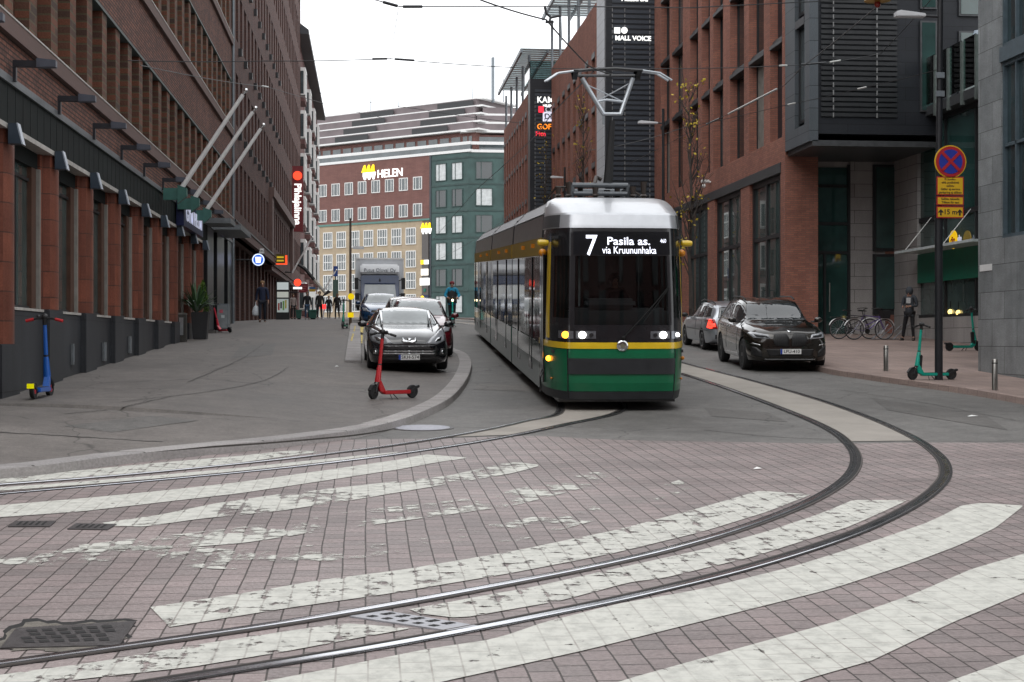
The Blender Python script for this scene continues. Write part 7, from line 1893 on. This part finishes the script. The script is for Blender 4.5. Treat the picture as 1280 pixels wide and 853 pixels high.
for i, (x0, x1) in enumerate(((370, 377), (386, 396))):
    x, w, z, h = boxpx(x0, x1, 390, 402, 93.5); zg = side_z(x, 93.5); t = thing('wheelie_bin', 'dark green wheeled bin %s' % ('left of the person in blue jeans' if i == 0 else 'between the person in blue jeans and the red lamp'), 'bin', (x, 93.5, zg)); MB().prism([(-w * .42, .08), (w * .42, .08), (w / 2, z + h - zg - .06), (-w / 2, z + h - zg - .06)], -.3, .3).build('bin_body', mat('bin_green', (.01, .075, .055), .5), t); MB().box(-w * .54, w * .54, -.34, .34, z + h - zg - .058, z + h - zg + .02).build('lid', mat('bin_lid', (.012, .09, .065), .5), t); MB().tube([(-w * .3, .25, .1), (w * .3, .25, .1)], .1, 10).build('wheels', M_tyre, t)
p = at_d(403.5, 400, 95); t = thing('beacon', 'small glowing red lamp on a white post far down the sidewalk', 'lamp', (p.x, p.y, side_z(p.x, p.y))); d = p.y; MB().tube([(0, 0, 0), (.1, 0, .9)], .05, 6).build('post', M_lamph, t); MB().box(-.2, .2, -.1, .1, .7, 1.0).build('red_lamp', emit('beacon_red', (1., .03, .03), 2.), t)
for lab, a, c_ , Y in (('pale empty flagpole low over the shop signs on the dark red block', (367, 340), (390, 299), 100), ('pale thin flagpole in front of the beige office', (407, 362), (420, 340), 118)):
    A_, B_ = at_Y(*a, Y), at_Y(*c_, Y); t = thing('flagpole', lab, 'flagpole', tuple(A_)); d = B_ - A_; MB().tube([d * -.08, d], [.06, .05], 8).build('pole', M_pole, t, smooth=True); MB().ball(d * 1.01, .08, 6).build('finial', MATS['finial_silver'], t); MB().tube([d * -.06, Vector((XB - A_.x if Y < 110 else -1.2, 0, d.z * -.06))], .05, 6).build('bracket', M_blk2, t)
A_, B_ = at_Y(381, 338, 104), at_Y(407, 369, 104); t = thing('awning_arm', 'long dark folded awning arm with pale tips above the far shops', 'awning', tuple(A_)); d = B_ - A_; MB().tube([(-.6, 0, .4), (0, 0, 0), d * .45], .14, 6).build('dark_arm', M_blk2, t); MB().tube([d * .45, d], [.13, .11], 6).build('pale_arm', mat('arm_pale', (.4, .38, .34), .5), t); MB().prism([(d.x * .98 - .3, d.z - .3), (d.x * .98 + .45, d.z + .1), (d.x * .98 + .2, d.z + .25)], -.3, .3).build('bracket', M_blk2, t)
p = gnd(419, 404, hf=side_z); t = thing('info_column', 'green-grey pictogram sign post with a small blue plate far up the sidewalk', 'sign', (p.x, 126., side_z(p.x, 126.))); x, w, z, h = boxpx(416, 423, 352, 374, 126); t.location.x = x; zg = t.location.z
MB().tube([(0, 0, 0), (0, 0, z + h + .6 - zg)], .06, 8).build('post', mat('post_green', (.06, .11, .09), .5), t); MB().box(-w / 2, w / 2, -.08, -.062, z - zg, z + h - zg).build('green_panel', MATS['post_green'], t); MB().box(-w * .4, w * .4, -.08, -.062, z + h - zg + .3, z + h - zg + 1.2).build('blue_plate', mat('plate_navy', (.02, .06, .25), .5), t)
# security camera and small wall lamp on the brick wing
p = at_X(880, 234, XK + .15); t = thing('security_camera', 'white security camera on the brick wing above the tall shop windows', 'camera', tuple(p)); MB().tube([(.3, 0, .15), (0, 0, .12), (0, 0, .05)], .04, 8).ball((0, 0, -.02), .09, 8).build('mount', M_wht, t, smooth=True); MB().box(-.12, .22, -.1, .1, .12, .24).build('housing', M_wht, t, bevel=.02)
p = at_Y(1193, 71, 42.6); t = thing('lamp', 'small pale cone lamp on the glass balcony', 'lamp', (18.88, 42.6, 11.4)); MB().lathe([(.16, 0), (.11, .22), (.1, .24)], 16).build('shade', mat('shade_blue_grey', (.30, .36, .42), .4), t, smooth=True); MB().tube([(0, 0, -.4), (0, 0, .02)], .02, 6).build('stem', M_polek, t)
p = at_X(1196, 301, XS + .33); t = thing('shop_sign', 'small shop sign with a yellow round badge above the pale glass canopy', 'sign', (XS + .35, p.y, p.z)); MT_ = Matrix.Rotation(R(-90), 4, 'Z') @ FRONT
MB().lathe([(.3, 0), (.3, .03)], 20, Matrix.Translation((0, .28, 0)) @ MT_).build('yellow_badge', emit('badge_yellow', (.75, .45, .01), .6), t); text('lettering', 'din', .3, mat('letter_red', (.25, .02, .01), .5), Matrix.Translation((-.035, .28, -.02)) @ MT_, t, .004, bold=.006); text('lettering', 'de', .3, emit('letter_pale', (.5, .5, .6), .5), Matrix.Translation((-.02, -.22, 0)) @ MT_, t, .01, bold=.006)
b = None
for i, (px, py) in enumerate(((1188, 392), (1198, 393))):
    p = at_X(px, py, XS + .54); t = thing('lamp', 'round warm lamp glowing in the shop window, %s of two' % ('left' if i == 0 else 'right'), 'lamp', tuple(p), group='warm lamps glowing in the shop window'); MB().ball((0, 0, 0), .085, 10).build('globe', emit('warm_lamp', (1., .75, .25), 1.8), t, smooth=True); MB().tube([(0, 0, .12), (0, 0, .35)], .012, 5).build('cord', M_polek, t)
for lab, px, py, hf, s in (('small white paper scrap on the setts inside the curved rails', 947, 589.5, lambda u, v: g(v), .05), ('white paper scrap on the asphalt before the right pavement', 1216, 523.5, lambda u, v: g(v), .09), ('crumpled paper at the kerb under the black sign pole', 1183, 488.5, lambda u, v: g(v), .07), ('tiny white scrap on the left sidewalk beside the red scooter', 421, 461, side_z, .045)):
    p = gnd(px, py, hf=hf); o = MB().add([(-s, -s * .6, 0.012), (s * .9, -s * .5, .02), (s, s * .7, .012), (-.1 * s, s * .3, .035), (-s * .8, s * .6, .014)], [(0, 1, 3), (1, 2, 3), (2, 4, 3), (4, 0, 3)]).build('paper_scrap', M_wht); o.location = (p.x, p.y, hf(p.x, p.y)); tag(o, lab, 'litter')
# ================================================================== young trees with their last yellow leaves
def sapling(label, px, D, ytop, seed, nleaf, lean=0.):
    random.seed(seed); o_ = at_d(px, 400, D); z0 = rside(0, o_.y); t = thing('tree', label, 'tree', (o_.x, o_.y, z0)); H = at_d(px, ytop, D).z - z0
    P = [Vector((lean * f + random.uniform(-.06, .06), random.uniform(-.06, .06), H * f)) for f in [i / 9 for i in range(10)]]; P[0] = Vector((0, 0, 0))
    b = MB(); b.tube(P, [.085 * (1 - .88 * i / 9) for i in range(10)], 7); tips = []
    for i in range(46):
        f = random.uniform(.22, .97); k = min(8, int(f * 9)); q = P[k].lerp(P[k + 1], f * 9 - k); a = random.uniform(0, 6.283); L = (1.05 - f) * 1.7 * random.uniform(.5, 1.1) + .3
        d = Vector((math.cos(a), math.sin(a), 1.5 + random.random())).normalized(); m1 = q + d * L * .5 + Vector((random.uniform(-.06, .06),) * 3); e = q + d * L + Vector((0, 0, L * .25)); b.tube([q, m1, e], [.028, .018, .007], 4, cap=False); tips += [m1, e]
        for _ in range(3):
            s_ = m1.lerp(e, random.random()); d2 = Vector((random.uniform(-1, 1), random.uniform(-1, 1), random.uniform(.3, 1.4))).normalized() * random.uniform(.2, .55); b.tube([s_, s_ + d2], [.011, .005], 3, cap=False); tips.append(s_ + d2)
    b.build('trunk', mat('dark_bark', (.05, .04, .035), .9, var=.3), t, smooth=True)
    b = MB()
    for i in range(nleaf):
        c_ = random.choice(tips[:60] if i % 3 else tips) + Vector((random.gauss(0, .07), random.gauss(0, .07), random.gauss(0, .07))); e1 = Vector((random.uniform(-1, 1), random.uniform(-1, 1), random.uniform(-1, 1))).normalized() * .065; e2 = e1.cross(Vector((random.uniform(-1, 1), random.uniform(-1, 1), random.uniform(-1, 1)))).normalized() * .045
        b.quad(c_ - e1, c_ + e2, c_ + e1, c_ - e2)
    b.build('crown', mat('yellow_leaf', (.40, .29, .015), .6, var=.35, scale=20), t)
sapling('slender young tree with sparse yellow leaves beside the silver estate car', 863, 49, 110, 5, 150)
sapling('bare young tree with few yellow leaves before the pale tower edge', 730, 72, 110, 8, 90)
sapling('thin bare young tree before the dark end tower with shop signs', 682, 88, 170, 11, 110)
# ================================================================== overhead wires
M_wire = mat('wire_dark', (.02, .02, .022), .5)
def wire(label, pts, r=.011, sag=.1, ins=(), name='overhead_wire', grp='overhead wires above the tram street'):
    """pts: (px, py, depth); ins: stretches (segment, from, to) with a thick insulator"""
    W = [at_d(*p) for p in pts]; o_ = W[0]; t = thing(name, label, 'wire', tuple(o_), group=grp); b = MB()
    for i in range(len(W) - 1):
        a, c_ = W[i] - o_, W[i + 1] - o_; n = 8; b.tube([a.lerp(c_, k / n) - Vector((0, 0, sag * 4 * (k / n) * (1 - k / n))) for k in range(n + 1)], r, 5)
    b.build('cable', M_wire, t)
    for seg, f0, f1, m in ins:
        a, c_ = W[seg] - o_, W[seg + 1] - o_; MB().tube([a.lerp(c_, f0), a.lerp(c_, f1)], r * 2.6, 6).build('insulator', m, t)
    return t
Mi1, Mi2 = M_polek, mat('insulator_pale', (.5, .5, .48), .4)
wire('contact wire that comes over the pantograph and bends away to the upper left', [(470, -90, 18), (595, 0, 20.2), (683, 27, 22), (735, 84, 25.8), (765, 95, 27.5)], .013, .02)
ct = [Vector((4.35 + .7 * sstep(27, 50, v), v, g(v) + 6.3)) for v in (27.3, 34, 42, 52, 66, 82, 110)]; t = thing('overhead_wire', 'contact wire running up the street above the tram roof', 'wire', tuple(ct[0]), group='overhead wires above the tram street'); MB().tube([p - ct[0] for p in ct], .012, 5).build('cable', M_wire, t)
wire('span wire across the top of the sky with a dark hanger over the tram', [(380, -22, 20), (500, 10.5, 21), (690, 10, 22), (860, 12, 24), (1062, 2, 27), (1300, -8, 31)], .009, .0, [(0, .82, .97, Mi1), (1, .02, .14, Mi1)])
wire('thin slack line hanging between the two span wires in the sky', [(498, 12, 21), (488, 75, 30)], .005, .0)
wire('span wire from the brown brick block over the flagpoles to the pantograph', [(160, 78, 32.2), (330, 78.5, 34), (487, 75.5, 34.5), (650, 87, 36), (840, 88, 38), (985, 84, 40), (1037, 80, 41), (1101, 69, 43), (1168, -3, 38)], .011, .02, [(1, .86, .98, Mi1), (2, .04, .18, Mi1), (4, .92, .99, Mi2), (5, .3, .9, Mi1), (6, .0, .2, Mi2)])
wire('diagonal stay wire before the brick wing ending at the yellow pulley', [(1094, 12, 30), (1000, 88, 38), (980, 109, 42), (904, 148, 50), (865, 166, 56), (780, 210, 70)], .012, .02, [(2, .1, .9, Mi2), (3, .1, .5, Mi1)])
wire('lower wire in front of the dark louvres', [(1180, 87, 38), (1083, 111, 42), (985, 133, 46), (840, 165, 56)], .010, .02, [(1, .0, .1, Mi2), (1, .9, 1., Mi2)])
wire('faint wire from the dark red block to the far mall wing', [(398, 118, 120), (520, 138, 110), (690, 160, 96)], .02, .1)
wire('slanting wire in front of the dark red block', [(176, 84, 31), (335, 111, 44), (480, 150, 60)], .010, .05, [(0, .93, 1., Mi2)])
wire('wire from the green office towards the far wing with shop signs', [(540, 330, 150), (612, 290, 130), (660, 250, 112), (735, 190, 78), (860, 160, 58)], .014, .15)
p = at_d(684, 22, 22); t = thing('wire_hanger', 'black three-armed wire hanger in the sky above the tram', 'wire hanger', tuple(p))
k = 22 / F; MB().tube([(-3 * k, 0, 11 * k), (-1 * k, 0, 3 * k), (5 * k, 0, -2 * k), (17 * k, 0, 1 * k)], .022, 6).tube([(4 * k, 0, -2 * k), (3 * k, 0, -7 * k)], .02, 6).box(-2 * k, 8 * k, -.03, .03, -9 * k, -6.5 * k).build('hanger', M_polek, t); MB().tube([(17 * k, 0, 1 * k), (18 * k, 0, -30 * k)], .012, 5).build('drop_rod', M_steelg, t)
p = at_d(1097, 2, 30); t = thing('wire_pulley', 'gold and red round wire pulley at the top above the dark louvres', 'pulley', tuple(p)); MB().lathe([(.05, .12), (.12, .10), (.26, .02), (.28, -.02), (.12, -.05)], 18).build('gold_cap', mat('gold_brass', (.45, .28, .06), .35, metal=.7), t, smooth=True); MB().lathe([(.06, -.051), (.07, -.12), (.03, -.16)], 12).build('red_bulb', mat('bulb_red', (.25, .02, .015), .3), t, smooth=True); MB().tube([(0, 0, .12), (0, 0, 1.2)], .01, 5).build('hook', M_polek, t)
# ================================================================== unseen brick block added behind the camera to darken reflections
bk = Bld('brick_building', 'plain unseen brick block behind the camera, added to darken reflections', (0, -16, g(-16)))
b = MB(); b.box(-45, 45, -30, -16, -2, 24); bk.part(b, 'wall', M_brickC)
b = MB()
for f in range(6):
    for k in range(24): b.box(-42 + 3.6 * k, -40.2 + 3.6 * k, -15.98, -15.9, 1.6 + 3.6 * f, 3.8 + 3.6 * f)
o = bk.part(b, 'window', M_glass); o['kind'] = 'stuff'
